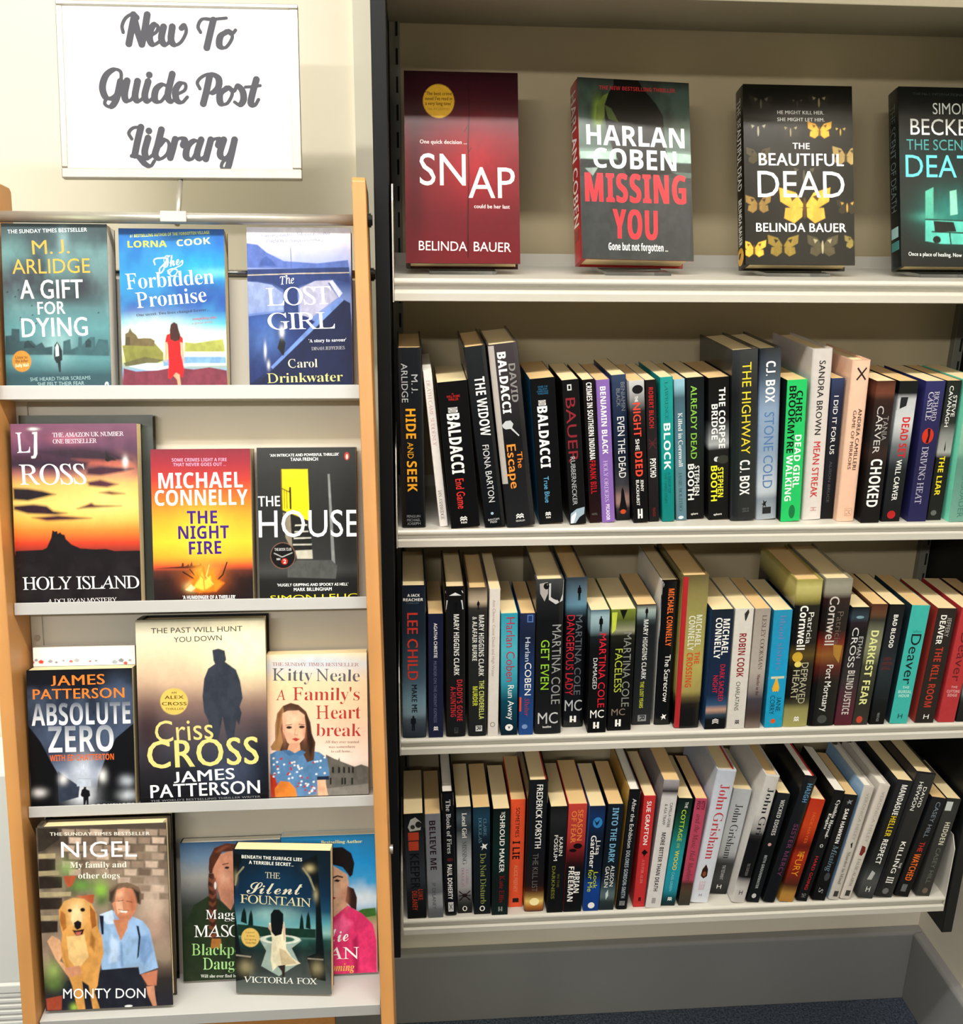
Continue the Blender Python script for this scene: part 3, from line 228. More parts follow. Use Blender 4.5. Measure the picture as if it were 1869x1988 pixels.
(3,0.6824,0.004,0.4645,0.1469,0.0229,0.2021,'p',[(0,'#1a1a1c'),(0.5,'#161618'),(1,'#111112')],'black paperback with blue-grey script title,seventh from right,bottom row',[('k','bird','#8f9496',0.04,0.09,0.3,0.75),('t','SAM HAWKEN','nb','#f4f2ee',0.125,0.45,0.38,0.66),('t','Missing','i','#7f98a8',0.465,0.72,0.36,0.74),('e','#4a4d50',0.77,0.6,0.04,0.2),('t','S','i','#b9b9b9',0.88,0.93,0.3,0.62)]),
(3,0.7089,0.004,0.4641,0.1476,0.0179,0.2156,'h','#c6c0b8','slim white hardback with pale grey lettering,blue cover beside,sixth from right,bottom row',[('t','VERONICA HELEY','p','#a39d96',0.05,0.46,0.36,0.64),('g','#17181a',[(0.49,0.0),(0.49,0.45),(0.475,0.55),(0.53,0.6),(0.53,0)]),('t','Murder in Mind','s','#6a645e',0.565,0.855,0.36,0.66),('r','#4a4642',0.92,0.97,0.3,0.72),('L','#8fb0d0')]),
(3,0.7286,0.004,0.4644,0.1735,0.0183,0.2185,'h','#cdc6bd','slim white hardback with small red-brown emblem,fifth from right,bottom row',[('t','VERONICA HELEY','p','#aaa49c',0.05,0.49,0.36,0.64),('g','#7a2a24',[(0.52,0.3),(0.53,0.65),(0.57,0.75),(0.61,0.55),(0.6,0.3)]),('t','FALSE ALARM','s','#7d776f',0.635,0.88,0.36,0.62),('r','#4a4642',0.92,0.97,0.3,0.72)]),
(3,0.762,0.004,0.4649,0.16,0.0264,0.2256,'p',[(0,'#26282b'),(0.5,'#1c1d1f'),(0.72,'#2f3132'),(0.85,'#5a5c5c'),(1,'#3a3b3c')],'black paperback with white,yellow and white title words,fourth from right,bottom row',[('t','MANDASUE','nb','#f4f2ee',0.035,0.285,0.36,0.72),('t','HELLER','nb','#e0c52e',0.295,0.465,0.36,0.72),('t','RESPECT','nb','#f4f2ee',0.49,0.7,0.36,0.7),('g','#b9bbbb',[(0.76,0.35),(0.78,0.6),(0.84,0.5),(0.84,0.2)]),('m','H2','#f4f2ee',0.9,0.945,0.36,0.62)]),
(3,0.793,0.004,0.4655,0.1648,0.0335,0.2362,'h',[(0,'#2a2a2d'),(0.4,'#232326'),(0.7,'#161617'),(1,'#2c2c2d')],'thick black hardback with white roman numeral,third from right,bottom row',[('t','DAVID','p','#f4f2ee',0.1,0.26,0.55,0.72),('t','HEWSON','p','#f4f2ee',0.065,0.29,0.26,0.46),('t','THE','p','#f4f2ee',0.71,0.755,0.72,0.84),('t','KILLING','pb','#f4f2ee',0.54,0.8,0.42,0.66),('t','III','sb','#f4f2ee',0.83,0.885,0.35,0.7),('e','#777777',0.95,0.5,0.025,0.16)]),
(3,0.8238,0.004,0.4652,0.1873,0.0255,0.1913,'p',[(0,'#1c1f24'),(0.4,'#15171a'),(1,'#121315')],'black paperback with red to orange title,second from right,bottom row',[('t','CASEY HILL','p','#8c97a3',0.04,0.395,0.42,0.7),('t','THE','pb','#cf3a34',0.44,0.54,0.36,0.7),('t','WATCHED','nb','#e8762c',0.56,0.835,0.3,0.74),('r','#6f7375',0.875,0.95,0.3,0.65)]),
(3,0.8608,0.004,0.4643,0.1277,0.0241,0.1876,'p',[(0,'#2f302f'),(0.1,'#3c3e3c'),(0.5,'#3a3b39'),(1,'#403f3b')],'dark grey paperback with white label and pale title,rightmost in bottom row',[('r','#c9cccb',0.03,0.12,0.05,0.5),('t','HIDDEN','nb','#d6d2c0',0.235,0.465,0.4,0.76),('t','CASEY HILL','p','#77786f',0.5,0.87,0.4,0.7),('e','#7a6a5c',0.945,0.55,0.03,0.2)])]
FACES={
'gift':{'P0':[-0.468,-0.0686,1.3298],'ex':[1.0,0.0,0.0],'eu':[0.0,0.2566,0.9665],'w':0.124,'h':0.2015,'t':0.034,'k':'p','g':0,'sp':'#2f4448','si':[],'lab':'grey-green paperback with gold author lettering,left on top ledge','ops':[('bg',[(0,'#47565a'),(0.12,'#5c7478'),(0.22,'#546a70'),(0.35,'#50565f'),(0.5,'#5d8388'),(0.62,'#5f9299'),(0.75,'#4c757c'),(0.8,'#5e9096'),(0.9,'#3c5f68'),(1,'#3f5d66')]),('n','#3a4248',3.2,0.75,0,0.5),('n','#86b0b2',4.1,0.45,0.1,0.75),('b','#35373d',82.5,125.2,51.2,16.3,0.7),('b','#7fb0b0',13.9,168.4,19.5,15.0,0.5),('b','#9dbcc0',71.9,181.4,7.3,20.0,0.5),('b','#a9cdd0',60.5,55.9,19.5,23.8,0.55),('b','#2f4c54',61.7,16.7,73.2,7.5,0.5),('g','#3a565d',[(-0.2,44.5),(0.6,67.1),(8.0,67.8),(8.3,75.9),(17.4,75.3),(17.5,60.9),(31.1,61.5),(36.4,55.9),(43.3,59.6),(46.8,53.3),(55.5,54.6),(55.2,44.5)]),('g','#41646b',[(67.5,44.5),(68.7,60.9),(76.8,63.5),(77.6,50.8),(85.8,54.6),(86.8,66.0),(90.5,66.0),(90.8,55.9),(100.4,66.0),(106.0,66.0),(106.3,54.7),(110.3,63.5),(121.4,62.3),(122.7,43.3)]),('g','#2c444b',[(94.5,53.4),(94.7,61.0),(98.5,64.1),(101.8,61.0),(101.5,53.4)]),('g','#2b4047',[(21.5,52.1),(23.0,59.6),(27.4,62.1),(30.9,57.1),(35.7,53.3)]),('g','#243238',[(56.9,44.5),(58.0,55.9),(61.2,60.2),(64.2,55.9),(66.7,49.6),(66.7,38.2),(64.8,36.9),(64.6,23.6),(62.5,23.7),(61.0,34.4),(59.8,34.4),(57.5,38.8)]),('g','#d7e6e6',[(58.9,53.4),(61.2,58.4),(62.9,54.6),(63.0,43.3),(59.1,42.6)]),('e','#c58f3c',18.9,36.7,11.2,12.8),('t','Listen to','pb','#5a3d16',11.9,39.5,25.7,40.1,3.8),('t','the killer','pb','#5a3d16',11.5,35.1,26.5,35.7,3.7),('t','Daily Mail','nb','#f4e6c8',11.5,29.4,27.0,30.6,3.8),('t','THE SUNDAY TIMES BESTSELLER','pb','#dfe8ea',7.6,189.2,100.8,192.6,4.5),('t','M. J.','p','#d9ac55',36.0,164.6,79.8,166.5,16.5),('t','ARLIDGE','p','#dcae52',11.8,141.3,103.0,143.3,17.2),('t','A GIFT','pb','#ffffff',19.9,111.6,93.9,112.9,22.2),('t','FOR','pb','#ffffff',39.8,93.0,72.3,94.0,14.8),('t','DYING','pb','#ffffff',20.4,65.7,98.2,67.8,22.3),('t','SHE HEARD THEIR SCREAMS','p','#9fbcc0',28.2,12.7,99.5,14.7,4.3),('t','SHE FELT THEIR FEAR','p','#a9c4c8',36.7,6.9,91.8,8.3,4.3),('e','#ffffff',118.6,8.3,2.2,3.5),('g','#223a44',[(117.1,6.9),(118.7,10.2),(120.1,6.9)]),('g','#1c2226',[(16.7,121.3),(17.9,123.3),(18.9,122.3),(18.0,121.6)]),('g','#1c2226',[(3.8,118.7),(4.9,120.8),(6.0,119.8),(5.1,119.0)]),('g','#1c2226',[(12.7,113.2),(13.9,115.2),(15.0,114.2),(14.1,113.4)]),('g','#1c2226',[(50.6,107.1),(51.7,109.1),(52.8,108.1),(51.9,107.3)]),('g','#1c2226',[(32.0,102.6),(33.2,104.6),(34.2,103.6),(33.3,102.9)]),('g','#1c2226',[(38.6,98.9),(39.8,100.9),(40.9,99.9),(40.0,99.1)]),('g','#1c2226',[(32.2,91.3),(33.4,93.3),(34.5,92.3),(33.6,91.6)]),('g','#1c2226',[(18.0,88.1),(19.2,90.1),(20.2,89.1),(19.4,88.4)]),('g','#1c2226',[(36.2,81.3),(37.4,83.3),(38.4,82.3),(37.5,81.5)]),('g','#1c2226',[(67.5,95.8),(68.6,97.8),(69.7,96.8),(68.8,96.1)]),('g','#1c2226',[(110.1,94.3),(111.3,96.4),(112.4,95.4),(111.5,94.6)]),('g','#1c2226',[(82.3,77.6),(83.5,79.6),(84.6,78.6),(83.7,77.9)]),('g','#1c2226',[(17.9,85.6),(19.1,87.6),(20.2,86.6),(19.3,85.9)])]},
'forb':{'P0':[-0.3326,-0.0608,1.3278],'ex':[1.0,0.0,0.0],'eu':[0.0,0.2566,0.9665],'w':0.1267,'h':0.1985,'t':0.026,'k':'p','g':0,'sp':'#16204a','si':[],'lab':'blue paperback with woman in red dress on cover,top ledge','ops':[('bg',[(0,'#2a62b0'),(0.12,'#2c6fc0'),(0.3,'#1e8fd0'),(0.42,'#2c5aa6'),(0.5,'#2f63ac'),(0.58,'#54b4cf'),(0.66,'#d9e9dc'),(0.75,'#f3ecd0'),(0.8,'#c9cf8c'),(0.84,'#9fb0a0'),(0.87,'#86a9cd'),(0.93,'#8c4a5e'),(1,'#7a3c50')]),('b','#16489a',20.1,154.7,37.2,25.2,0.5),('b','#2fa9d6',95.7,155.3,43.4,20.2,0.7),('b','#8fdcc8',114.4,145.2,27.3,6.3,0.6),('b','#3a4f97',95.0,127.3,62.0,11.3,0.6),('b','#f7f4dc',43.2,77.3,52.1,17.6,0.6),('n','#4fb4dc',3,0.35,0,0.55),('g','#8a8a48',[(0.4,56.8),(40.2,59.4),(50.0,47.9),(49.7,37.6),(4.2,35.1)]),('g','#6d6a48',[(1.7,35.1),(27.1,42.8),(49.7,38.9),(42.0,35.1),(4.1,31.2)]),('g','#756849',[(4.2,56.8),(4.6,70.8),(8.4,72.8),(10.5,78.5),(13.1,73.4),(17.8,69.6),(20.2,65.1),(27.1,65.8),(35.3,65.5),(40.0,62.6),(39.4,55.6)]),('g','#594f3a',[(4.2,56.8),(5.1,67.0),(10.2,67.0),(10.5,56.8)]),('g','#a9ad5c',[(75.3,49.2),(76.2,60.7),(88.3,59.4),(104.8,62.0),(122.7,64.6),(124.9,49.2)]),('g','#d6dde6',[(7.9,31.2),(29.4,35.1),(49.6,35.1),(75.3,46.6),(125.5,46.6),(125.8,32.4),(79.9,31.2),(49.4,26.1),(29.2,26.1)]),('g','#7fa8d4',[(49.7,38.9),(75.2,42.8),(125.4,42.8),(125.6,35.0),(80.0,35.0),(49.5,31.2)]),('g','#7e3c4c',[(0.9,6.9),(1.5,28.7),(16.5,24.8),(41.8,26.1),(62.2,29.9),(86.2,27.3),(105.4,29.9),(126.3,26.0),(126.5,6.6)]),('g','#d61f26',[(54.3,69.7),(60.7,72.2),(69.5,70.3),(73.8,65.8),(74.1,59.4),(70.8,60.7),(71.4,45.3),(74.5,28.6),(72.6,17.0),(65.8,23.5),(57.4,15.8),(54.9,17.1),(56.0,35.1),(55.3,58.1),(52.2,60.7)]),('g','#d9a689',[(52.2,60.7),(55.1,60.7),(55.0,47.9),(53.7,36.3),(51.6,36.3)]),('g','#d9a689',[(70.8,60.7),(74.1,59.4),(75.2,36.3),(73.7,35.0),(72.1,45.3)]),('g','#d9a689',[(61.3,19.6),(64.5,23.5),(68.9,20.9),(70.2,7.4),(66.7,7.4),(65.6,14.5)]),('g','#4a2a24',[(58.2,74.8),(59.7,82.4),(63.6,85.3),(67.6,83.1),(69.0,76.1),(71.0,69.7),(70.0,63.3),(64.2,61.3),(58.6,63.9)]),('t','#1 BESTSELLING AUTHOR OF THE FORGOTTEN VILLAGE','nb','#d9e04a',13.6,187.5,109.2,192.8,3.6),('t','LORNA','nb','#e6e64f',10.7,175.4,57.4,176.5,7.8),('t','COOK','nb','#eff0b0',69.7,177.3,110.2,180.8,7.8),('l','#ffffff',1.12,[(42.7,154.9),(41.6,160.0),(45.4,162.5),(58.0,162.6),(52.8,155.0),(48.2,149.9),(48.7,144.8),(52.6,148.6),(58.0,162.6)],1),('t','The','sc','#ffffff',52.7,151.2,72.9,155.1,13.9),('l','#ffffff',0.87,[(73.0,157.7),(75.6,160.2),(74.8,155.1),(65.2,150.0),(60.1,144.9),(62.5,141.1),(67.6,143.6),(69.0,148.7),(62.7,150.0),(57.6,147.4)],1),('t','Forbidden','s','#ffffff',7.8,124.8,113.5,132.5,18.7),('t','Promise','s','#ffffff',19.7,102.2,104.1,110.2,18.6),('t','One secret. Two lives changed forever...','sb','#3c4a58',19.0,91.9,106.7,99.2,3.3),('t','compelling with','s','#c0605c',86.4,87.6,115.0,89.6,3.4),('t','a great twist','s','#c08a86',85.0,82.5,110.5,84.5,2.8)]},
'lost':{'P0':[-0.178,-0.0647,1.3288],'ex':[1.0,0.0,0.0],'eu':[0.0,0.2566,0.9665],'w':0.1269,'h':0.2007,'t':0.03,'k':'p','g':0,'sp':'#26366c','si':[],'lab':'misty blue paperback with bridge and river cover,right on top ledge','ops':[('bg',[(0,'#dedcec'),(0.12,'#cfcfe6'),(0.22,'#aeb6dc'),(0.27,'#7f90c6'),(0.3,'#3a4f86'),(0.34,'#334a84'),(0.42,'#6f83b8'),(0.5,'#7d90c2'),(0.6,'#5c74b0'),(0.75,'#2f4c90'),(0.9,'#1d2c58'),(1,'#131c3c')]),('b','#f2effa',72.4,196.0,55.9,20.1,0.7),('n','#7f8fcb',4,0.35,0.08,0.3),('g','#5c72b4',[(-1.6,151.2),(-1.6,181.3),(13.1,179.4),(23.6,170.1),(44.8,159.6),(85.2,157.2),(123.2,161.5),(124.4,150.7)]),('g','#4a62a6',[(14.5,154.0),(18.1,162.0),(23.5,165.4),(31.4,159.5),(35.3,153.5)]),('g','#2c3f72',[(-1.6,149.2),(124.4,152.7),(124.9,141.9),(-1.4,140.5)]),('l','#d9c9b0',0.93,[(-1.1,142.1),(62.1,144.6),(124.3,146.1)]),('g','#2d4076',[(-1.1,141.1),(124.5,142.3),(124.8,133.1),(105.2,137.8),(84.9,137.0),(64.5,130.1),(60.4,126.7),(61.8,92.3),(43.6,97.6),(43.5,124.6),(30.9,132.6),(12.2,135.2),(-0.6,135.4)]),('g','#93a2cc',[(-0.2,134.4),(12.1,133.8),(29.5,130.6),(42.7,120.6),(43.0,100.3),(0.6,94.8)]),('g','#a9a9c2',[(63.1,126.7),(82.1,135.6),(103.8,136.8),(98.3,133.0),(110.2,115.5),(77.3,91.0),(63.1,92.3)]),('g','#c9cde6',[(99.7,134.3),(103.8,136.8),(115.8,120.9),(111.6,115.5)]),('g','#22356c',[(0.5,92.1),(43.6,97.6),(70.6,92.3),(81.3,85.6),(28.8,29.9),(1.5,9.6)]),('b','#5f84c6',21.5,67.8,22.6,26.8,0.6),('b','#3a62ae',11.1,85.4,16.0,16.1,0.5),('g','#6f8cc9',[(111.6,115.5),(117.7,112.8),(28.8,27.2),(26.1,29.9)]),('g','#16224a',[(117.7,112.8),(125.1,108.8),(130.4,9.3),(9.5,9.5),(28.8,27.2)]),('g','#1a1d24',[(34.7,53.0),(38.3,65.2),(40.4,67.9),(43.0,62.5),(44.9,59.8),(43.4,50.3),(42.6,44.2),(40.6,44.2),(38.0,48.9)]),('t','A missing daughter. A desperate mother.','s','#7a7f9c',16.2,188.5,102.7,192.0,3.8),('t','A night that changes everything ...','s','#7a7f9c',21.8,181.9,97.8,184.4,3.7),('l','#56618c',0.8,[(53.0,176.4),(53.8,151.6)]),('t','The','i','#ffffff',40.3,131.0,57.1,132.8,9.7),('t','LOST','s','#ffffff',22.9,105.0,102.0,107.9,21.5),('t','GIRL','s','#ffffff',23.7,75.7,105.8,77.5,20.2),('t',"'A story to savour'",'sb','#e6e8f2',73.4,60.1,119.6,61.7,4.0),('t','DINAH JEFFERIES','s','#b5b4ba',76.6,50.5,117.7,51.9,3.9),('t','Carol','s','#d9d6bc',47.5,28.8,83.7,29.6,10.6),('t','Drinkwater','s','#d9d48c',21.4,10.1,114.7,12.3,11.9),('b','#ffffff',40.5,73.3,2.9,6.7,0.8),('b','#ffffff',19.8,50.2,1.6,9.4,0.7),('b','#ffffff',23.5,32.6,1.9,5.4,0.6)]},
'holyback':{'P0':[-0.4633,-0.1186,1.071],'ex':[1.0,0.0,0.0],'eu':[0.0,0.2566,0.9665],'w':0.1625,'h':0.235,'t':0.016,'k':'h','g':1,'sp':'#4a504c','si':[],'lab':'grey-green hardback mostly hidden behind the sunset-cover book','ops':[]},
'holy':{'P0':[-0.4633,-0.1414,1.0771],'ex':[1.0,0.0,0.0],'eu':[0.0,0.2566,0.9665],'w':0.1492,'h':0.2238,'t':0.022,'k':'p','g':1,'sp':'#2a2024','si':[],'lab':'sunset-cover book with black castle hill,left on second ledge','ops':[('bg',[(0,'#7a4a66'),(0.06,'#8a5670'),(0.14,'#6a4560'),(0.22,'#44324a'),(0.27,'#a9706a'),(0.33,'#e0b56a'),(0.45,'#f0cf7a'),(0.52,'#f0b85c'),(0.58,'#e58a3c'),(0.65,'#cf4a32'),(0.7,'#8a3a34'),(0.72,'#33282a'),(0.85,'#2a2426'),(1,'#1f1b1e')]),('n','#4a2f4a',3.5,0.8,0,0.3),('b','#e9a07a',131.2,165.9,21.1,16.3,0.7),('c','#3a2436',[(26.3,191.2),(79.1,196.2),(118.6,190.5),(142.2,179.5),(104.9,174.3),(52.2,180.2)],3.96),('c','#c06a5a',[(72.0,180.0),(138.2,176.8),(144.7,171.3),(91.6,172.4)],3.17),('c','#4a2c40',[(2.5,186.0),(41.9,187.0),(91.7,177.2),(86.2,169.1),(38.7,170.8),(2.2,175.2)],2.64),('b','#f6e08c',103.5,128.0,43.6,23.1,0.6),('b','#c9708a',66.2,205.8,26.4,8.2,0.5),('b','#2a2436',32.3,174.9,55.4,6.8,0.7),('c','#4a2a3a',[(88.8,169.0),(104.8,171.6),(131.3,170.0),(144.6,168.5),(131.2,164.6),(104.5,160.7),(88.6,162.2)],1.85),('c','#5a3040',[(88.3,152.7),(104.3,155.3),(125.4,149.6),(112.0,145.7),(90.8,147.9)],1.85),('c','#2b2228',[(0.5,146.1),(18.2,145.3),(35.2,142.4),(50.8,137.9),(34.9,134.2),(17.7,130.3),(0.7,131.9)],1.85),('c','#3a2530',[(0.4,124.4),(24.1,126.2),(39.8,124.0),(47.5,117.7),(63.3,114.8),(50.0,112.9),(17.1,114.7),(0.9,119.7)],1.85),('c','#4a2c36',[(22.2,109.9),(52.7,112.2),(92.3,108.3),(69.7,106.6),(39.2,105.6)],1.85),('c','#6a3a38',[(102.5,139.6),(114.5,141.3),(133.1,137.9),(117.1,136.7)],1.85),('c','#6a3a38',[(75.4,120.1),(92.9,127.4),(96.8,124.7),(128.6,122.9),(103.3,121.2)],1.85),('g','#221e20',[(1.1,69.3),(32.8,70.2),(38.2,72.8),(43.8,85.0),(45.5,94.6),(48.0,92.5),(51.0,93.1),(51.9,89.7),(54.6,91.7),(56.5,89.0),(59.8,88.2),(61.0,83.4),(67.4,76.5),(77.9,71.5),(96.4,69.9),(108.4,70.4),(119.0,67.5),(151.2,67.7),(153.5,4.7),(-2.4,6.3)]),('n','#3a3436',6,0.4,0.72,1),('g','#1d1418',[(112.0,191.9),(113.5,186.5),(115.1,183.8),(119.7,182.4),(124.3,178.5),(118.3,179.0),(113.6,177.0),(110.3,179.0),(111.8,183.1)]),('t','L','s','#ffffff',6.6,188.7,22.5,189.2,24.5),('g','#ffffff',[(25.7,213.5),(31.2,213.9),(30.4,187.1),(28.4,182.4),(24.0,182.0),(23.4,184.5),(26.1,184.7),(27.0,187.8),(27.8,211.4),(25.7,211.7)]),('t','ROSS','s','#ffffff',8.5,150.1,87.6,150.3,24.4),('t','THE AMAZON UK NUMBER','s','#eadbe4',49.2,207.5,133.8,208.8,5.2),('t','ONE BESTSELLER','s','#eadbe4',49.6,199.8,101.4,200.4,5.2),('t','HOLY ISLAND','s','#ffffff',8.0,21.5,147.2,21.2,15.4),('t','A DCI RYAN MYSTERY','s','#e9e2e4',36.5,3.9,119.6,4.7,5.5),('b','#ffffff',27.2,217.5,5.9,1.9,0.8),('b','#ffffff',134.8,176.8,3.4,6.8,0.8)]},
'night':{'P0':[-0.3003,-0.1341,1.0751],'ex':[1.0,0.0,0.0],'eu':[0.0,0.2566,0.9665],'w':0.1214,'h':0.1921,'t':0.032,'k':'p','g':1,'sp':'#5a2228','si':[],'lab':'red to yellow paperback with bonfire cover on second ledge','ops':[('bg',[(0,'#8a2a3c'),(0.1,'#a5323f'),(0.2,'#c2453a'),(0.32,'#dd7a34'),(0.45,'#eeab3a'),(0.6,'#f5c93f'),(0.7,'#f0a93a'),(0.76,'#cf5a3a'),(0.79,'#6a3a30'),(0.85,'#3a2a28'),(1,'#231c20')]),('b','#f9df58',62.1,89.1,30.2,34.2,0.6),('n','#2a1d1c',8,0.6,0.78,1),('g','#4a2c28',[(3.9,44.4),(34.1,46.5),(35.1,50.8),(36.8,50.7),(37.2,46.4),(40.9,47.2),(42.6,49.8),(43.9,46.3),(46.9,52.3),(48.0,47.1),(56.1,47.8),(57.8,50.4),(59.4,46.9),(64.4,43.4)]),('b','#f07a2a',60.7,28.7,23.5,15.4,0.9),('b','#ffc24a',59.2,37.4,10.1,13.7,0.8),('b','#f7e6a0',45.3,20.4,7.6,6.0,0.9),('b','#ff9a4a',72.8,40.6,11.8,10.3,0.6),('l','#2a1512',1.51,[(35.7,39.5),(48.9,30.7),(58.8,20.1)]),('l','#2a1512',1.51,[(89.9,50.7),(84.5,35.3),(68.9,19.9)]),('l','#2a1512',1.18,[(44.1,42.8),(55.6,27.1)]),('c','#f58a2a',[(38.5,18.8),(48.9,30.7),(52.6,42.7),(55.7,32.3),(61.1,47.7),(65.0,33.9),(72.8,44.1),(75.9,30.2),(85.9,24.8),(75.5,14.6),(55.2,13.3)],1.68),('c','#fbd25a',[(48.6,20.3),(55.6,30.6),(59.2,39.1),(62.3,28.7),(69.2,33.8),(70.6,21.6),(60.3,15.8)],1.34),('c','#fff0b0',[(38.5,17.0),(45.4,23.8),(50.3,18.6),(45.1,15.2)],1.01),('l','#f5a03a',1.34,[(52.5,41.0),(60.7,30.5),(62.0,14.9)]),('l','#f8d070',1.18,[(67.9,47.6),(64.2,33.9),(72.4,23.3)]),('t','SOME CRIMES LIGHT A FIRE','nb','#d9a5c2',25.7,176.7,92.4,176.7,4.1),('t','THAT NEVER GOES OUT ...','nb','#d9a5c2',27.3,170.9,91.3,171.0,4.1),('t','MICHAEL','nb','#ffffff',9.0,143.6,111.4,144.1,19.1),('t','CONNELLY','nb','#ffffff',4.0,122.4,117.2,122.4,19.1),('t','THE','nb','#4a2a86',42.5,99.3,79.2,99.5,16.1),('t','NIGHT','nb','#4a2a86',31.3,80.6,93.1,80.7,16.1),('t','FIRE','nb','#4a2a86',43.9,61.1,83.4,61.5,16.2),('t',"'A HUMDINGER OF A THRILLER'",'nb','#ffffff',34.8,5.3,99.4,4.8,4.5)]},
'house':{'P0':[-0.1713,-0.1322,1.0746],'ex':[1.0,0.0,0.0],'eu':[0.0,0.2566,0.9665],'w':0.1223,'h':0.1931,'t':0.03,'k':'p','g':1,'sp':'#232424','si':[],'lab':'dark grey paperback with bright yellow doorway on second ledge','ops':[('bg',[(0,'#3a3b3a'),(0.2,'#343534'),(0.5,'#2f3030'),(0.72,'#3a3b3b'),(0.8,'#4c4d4c'),(0.86,'#2c2c2c'),(1,'#232323')]),('b','#1c1c1c',111.7,90.0,18.5,86.0,0.5),('g','#f0da20',[(30.0,166.1),(62.4,165.9),(63.8,101.0),(46.8,108.2),(29.9,115.3)]),('g','#6a5a2a',[(28.8,165.3),(30.4,166.1),(30.6,115.3),(29.1,115.3)]),('g','#8f8676',[(30.7,111.8),(40.0,110.0),(41.7,63.1),(33.5,80.6)]),('g','#272726',[(40.0,110.0),(63.8,99.3),(65.7,64.5),(42.6,64.9)]),('g','#d8d4c8',[(45.8,96.4),(60.3,96.9),(60.6,95.2),(45.2,94.7)]),('g','#c9c6bc',[(44.8,88.3),(61.9,88.5),(61.9,87.2),(44.7,86.7)]),('g','#c9c6bc',[(43.8,80.1),(65.2,80.5),(65.1,78.8),(43.7,78.4)]),('g','#b9b6ae',[(42.4,72.2),(65.9,72.2),(65.8,70.4),(42.4,70.4)]),('g','#bdb9ac',[(45.2,63.9),(66.3,64.5),(66.7,53.2),(47.5,53.5)]),('l','#4a3a10',1.18,[(30.4,142.0),(38.9,137.6),(40.7,142.8)]),('l','#3a2d10',2.35,[(40.3,142.8),(40.5,116.9)]),('l','#6a5510',0.84,[(32.9,139.4),(33.0,117.0)]),('l','#6a5510',0.84,[(35.8,138.5),(36.1,116.9)]),('g','#8f9292',[(87.1,159.6),(89.6,159.6),(94.7,46.6),(90.4,46.7)]),('g','#5a5b5a',[(35.3,41.5),(47.5,51.7),(90.4,51.0),(97.2,44.0),(95.2,27.4),(35.1,30.2)]),('e','#1d1b1b',29.8,57.7,15.6,16.7),('r2','#8f6a5a',29.8,57.7,15.6,16.7,0.8),('t','THE BOOK CLUB','pb','#cfcfcf',19.5,63.8,40.5,64.0,3.5),('l','#cfcfcf',0.84,[(19.0,60.9),(28.8,56.0),(41.2,61.1)]),('t','BBC','nb','#cfcfcf',21.9,52.1,27.0,52.2,2.5),('e','#c93a30',31.7,50.4,3.9,4.0),('t','2','nb','#ffffff',30.0,48.0,33.7,48.1,4.9),('t',"'AN INTRICATE AND POWERFUL THRILLER'",'pb','#ffffff',16.3,181.7,101.5,182.6,3.4),('t','TANA FRENCH','pb','#ffffff',41.3,176.2,75.4,176.6,4.1),('e','#c9472f',111.3,181.8,3.2,5.0),('e','#e9e0da',111.4,181.1,1.3,3.1),('t','THE','pb','#ffffff',0.4,119.8,27.5,120.1,12.7),('t','HOUSE','p','#ffffff',0.6,81.1,125.4,80.7,33.5),('t',"'HUGELY GRIPPING AND SPOOKY AS HELL'",'pb','#ffffff',22.1,18.9,110.6,18.7,3.5),('t','MARK BILLINGHAM','pb','#ffffff',42.5,12.6,89.8,12.6,4.2),('t','SIMON LELIC','p','#dcd23a',13.1,0.6,121.6,1.5,6.9)]},
'floral':{'P0':[-0.455,-0.1826,0.8262],'ex':[1.0,0.0,0.0],'eu':[0.0,0.2566,0.9665],'w':0.1248,'h':0.198,'t':0.015,'k':'p','g':0,'sp':'#e9e4e0','si':[],'lab':'white floral paperback peeking above the black orange-lettered paperback','ops':[('bg',[(0,'#f4f1ee'),(1,'#efeae6')]),('c','#c9504a',[(-4.1,179.8),(-1.1,181.9),(1.8,180.2),(0.5,177.6),(-2.7,178.0)],0.53),('c','#cf4a40',[(5.8,180.3),(9.5,182.9),(13.2,180.7),(11.6,177.4),(7.5,177.9)],0.53),('c','#8a8f98',[(1.2,182.5),(3.6,184.1),(6.0,182.9),(4.9,180.6),(2.3,180.9)],0.53),('c','#9aa0a6',[(17.3,180.7),(20.8,183.1),(24.2,181.1),(22.7,178.1),(18.9,178.5)],0.53),('c','#7a7f88',[(25.9,179.1),(28.0,180.6),(30.1,179.6),(29.2,177.5),(26.9,177.8)],0.53),('c','#8f949c',[(34.8,181.0),(36.7,182.3),(38.6,181.4),(37.8,179.5),(35.7,179.8)],0.53),('c','#d0706a',[(43.3,180.1),(46.0,181.9),(48.6,180.5),(47.5,178.0),(44.6,178.4)],0.53),('c','#a9adb3',[(48.7,181.3),(52.7,184.1),(56.7,181.7),(55.0,178.3),(50.6,178.8)],0.53),('c','#b06a6a',[(67.4,179.5),(69.3,180.8),(71.1,180.0),(70.3,178.1),(68.3,178.3)],0.53),('c','#8f949c',[(74.5,180.0),(76.7,181.5),(78.8,180.5),(77.9,178.4),(75.5,178.7)],0.53),('c','#a5aab2',[(95.3,178.1),(99.4,181.0),(103.3,178.5),(101.6,175.1),(97.2,175.6)],0.53),('c','#8a8f98',[(103.4,180.0),(107.5,182.8),(111.4,180.4),(109.7,177.0),(105.3,177.5)],0.53),('c','#c95a52',[(109.7,176.4),(112.7,178.5),(115.6,176.8),(114.4,174.1),(111.1,174.5)],0.53),('c','#9aa0a8',[(115.7,179.7),(118.2,181.4),(120.5,180.2),(119.5,177.9),(116.9,178.2)],0.53)]},
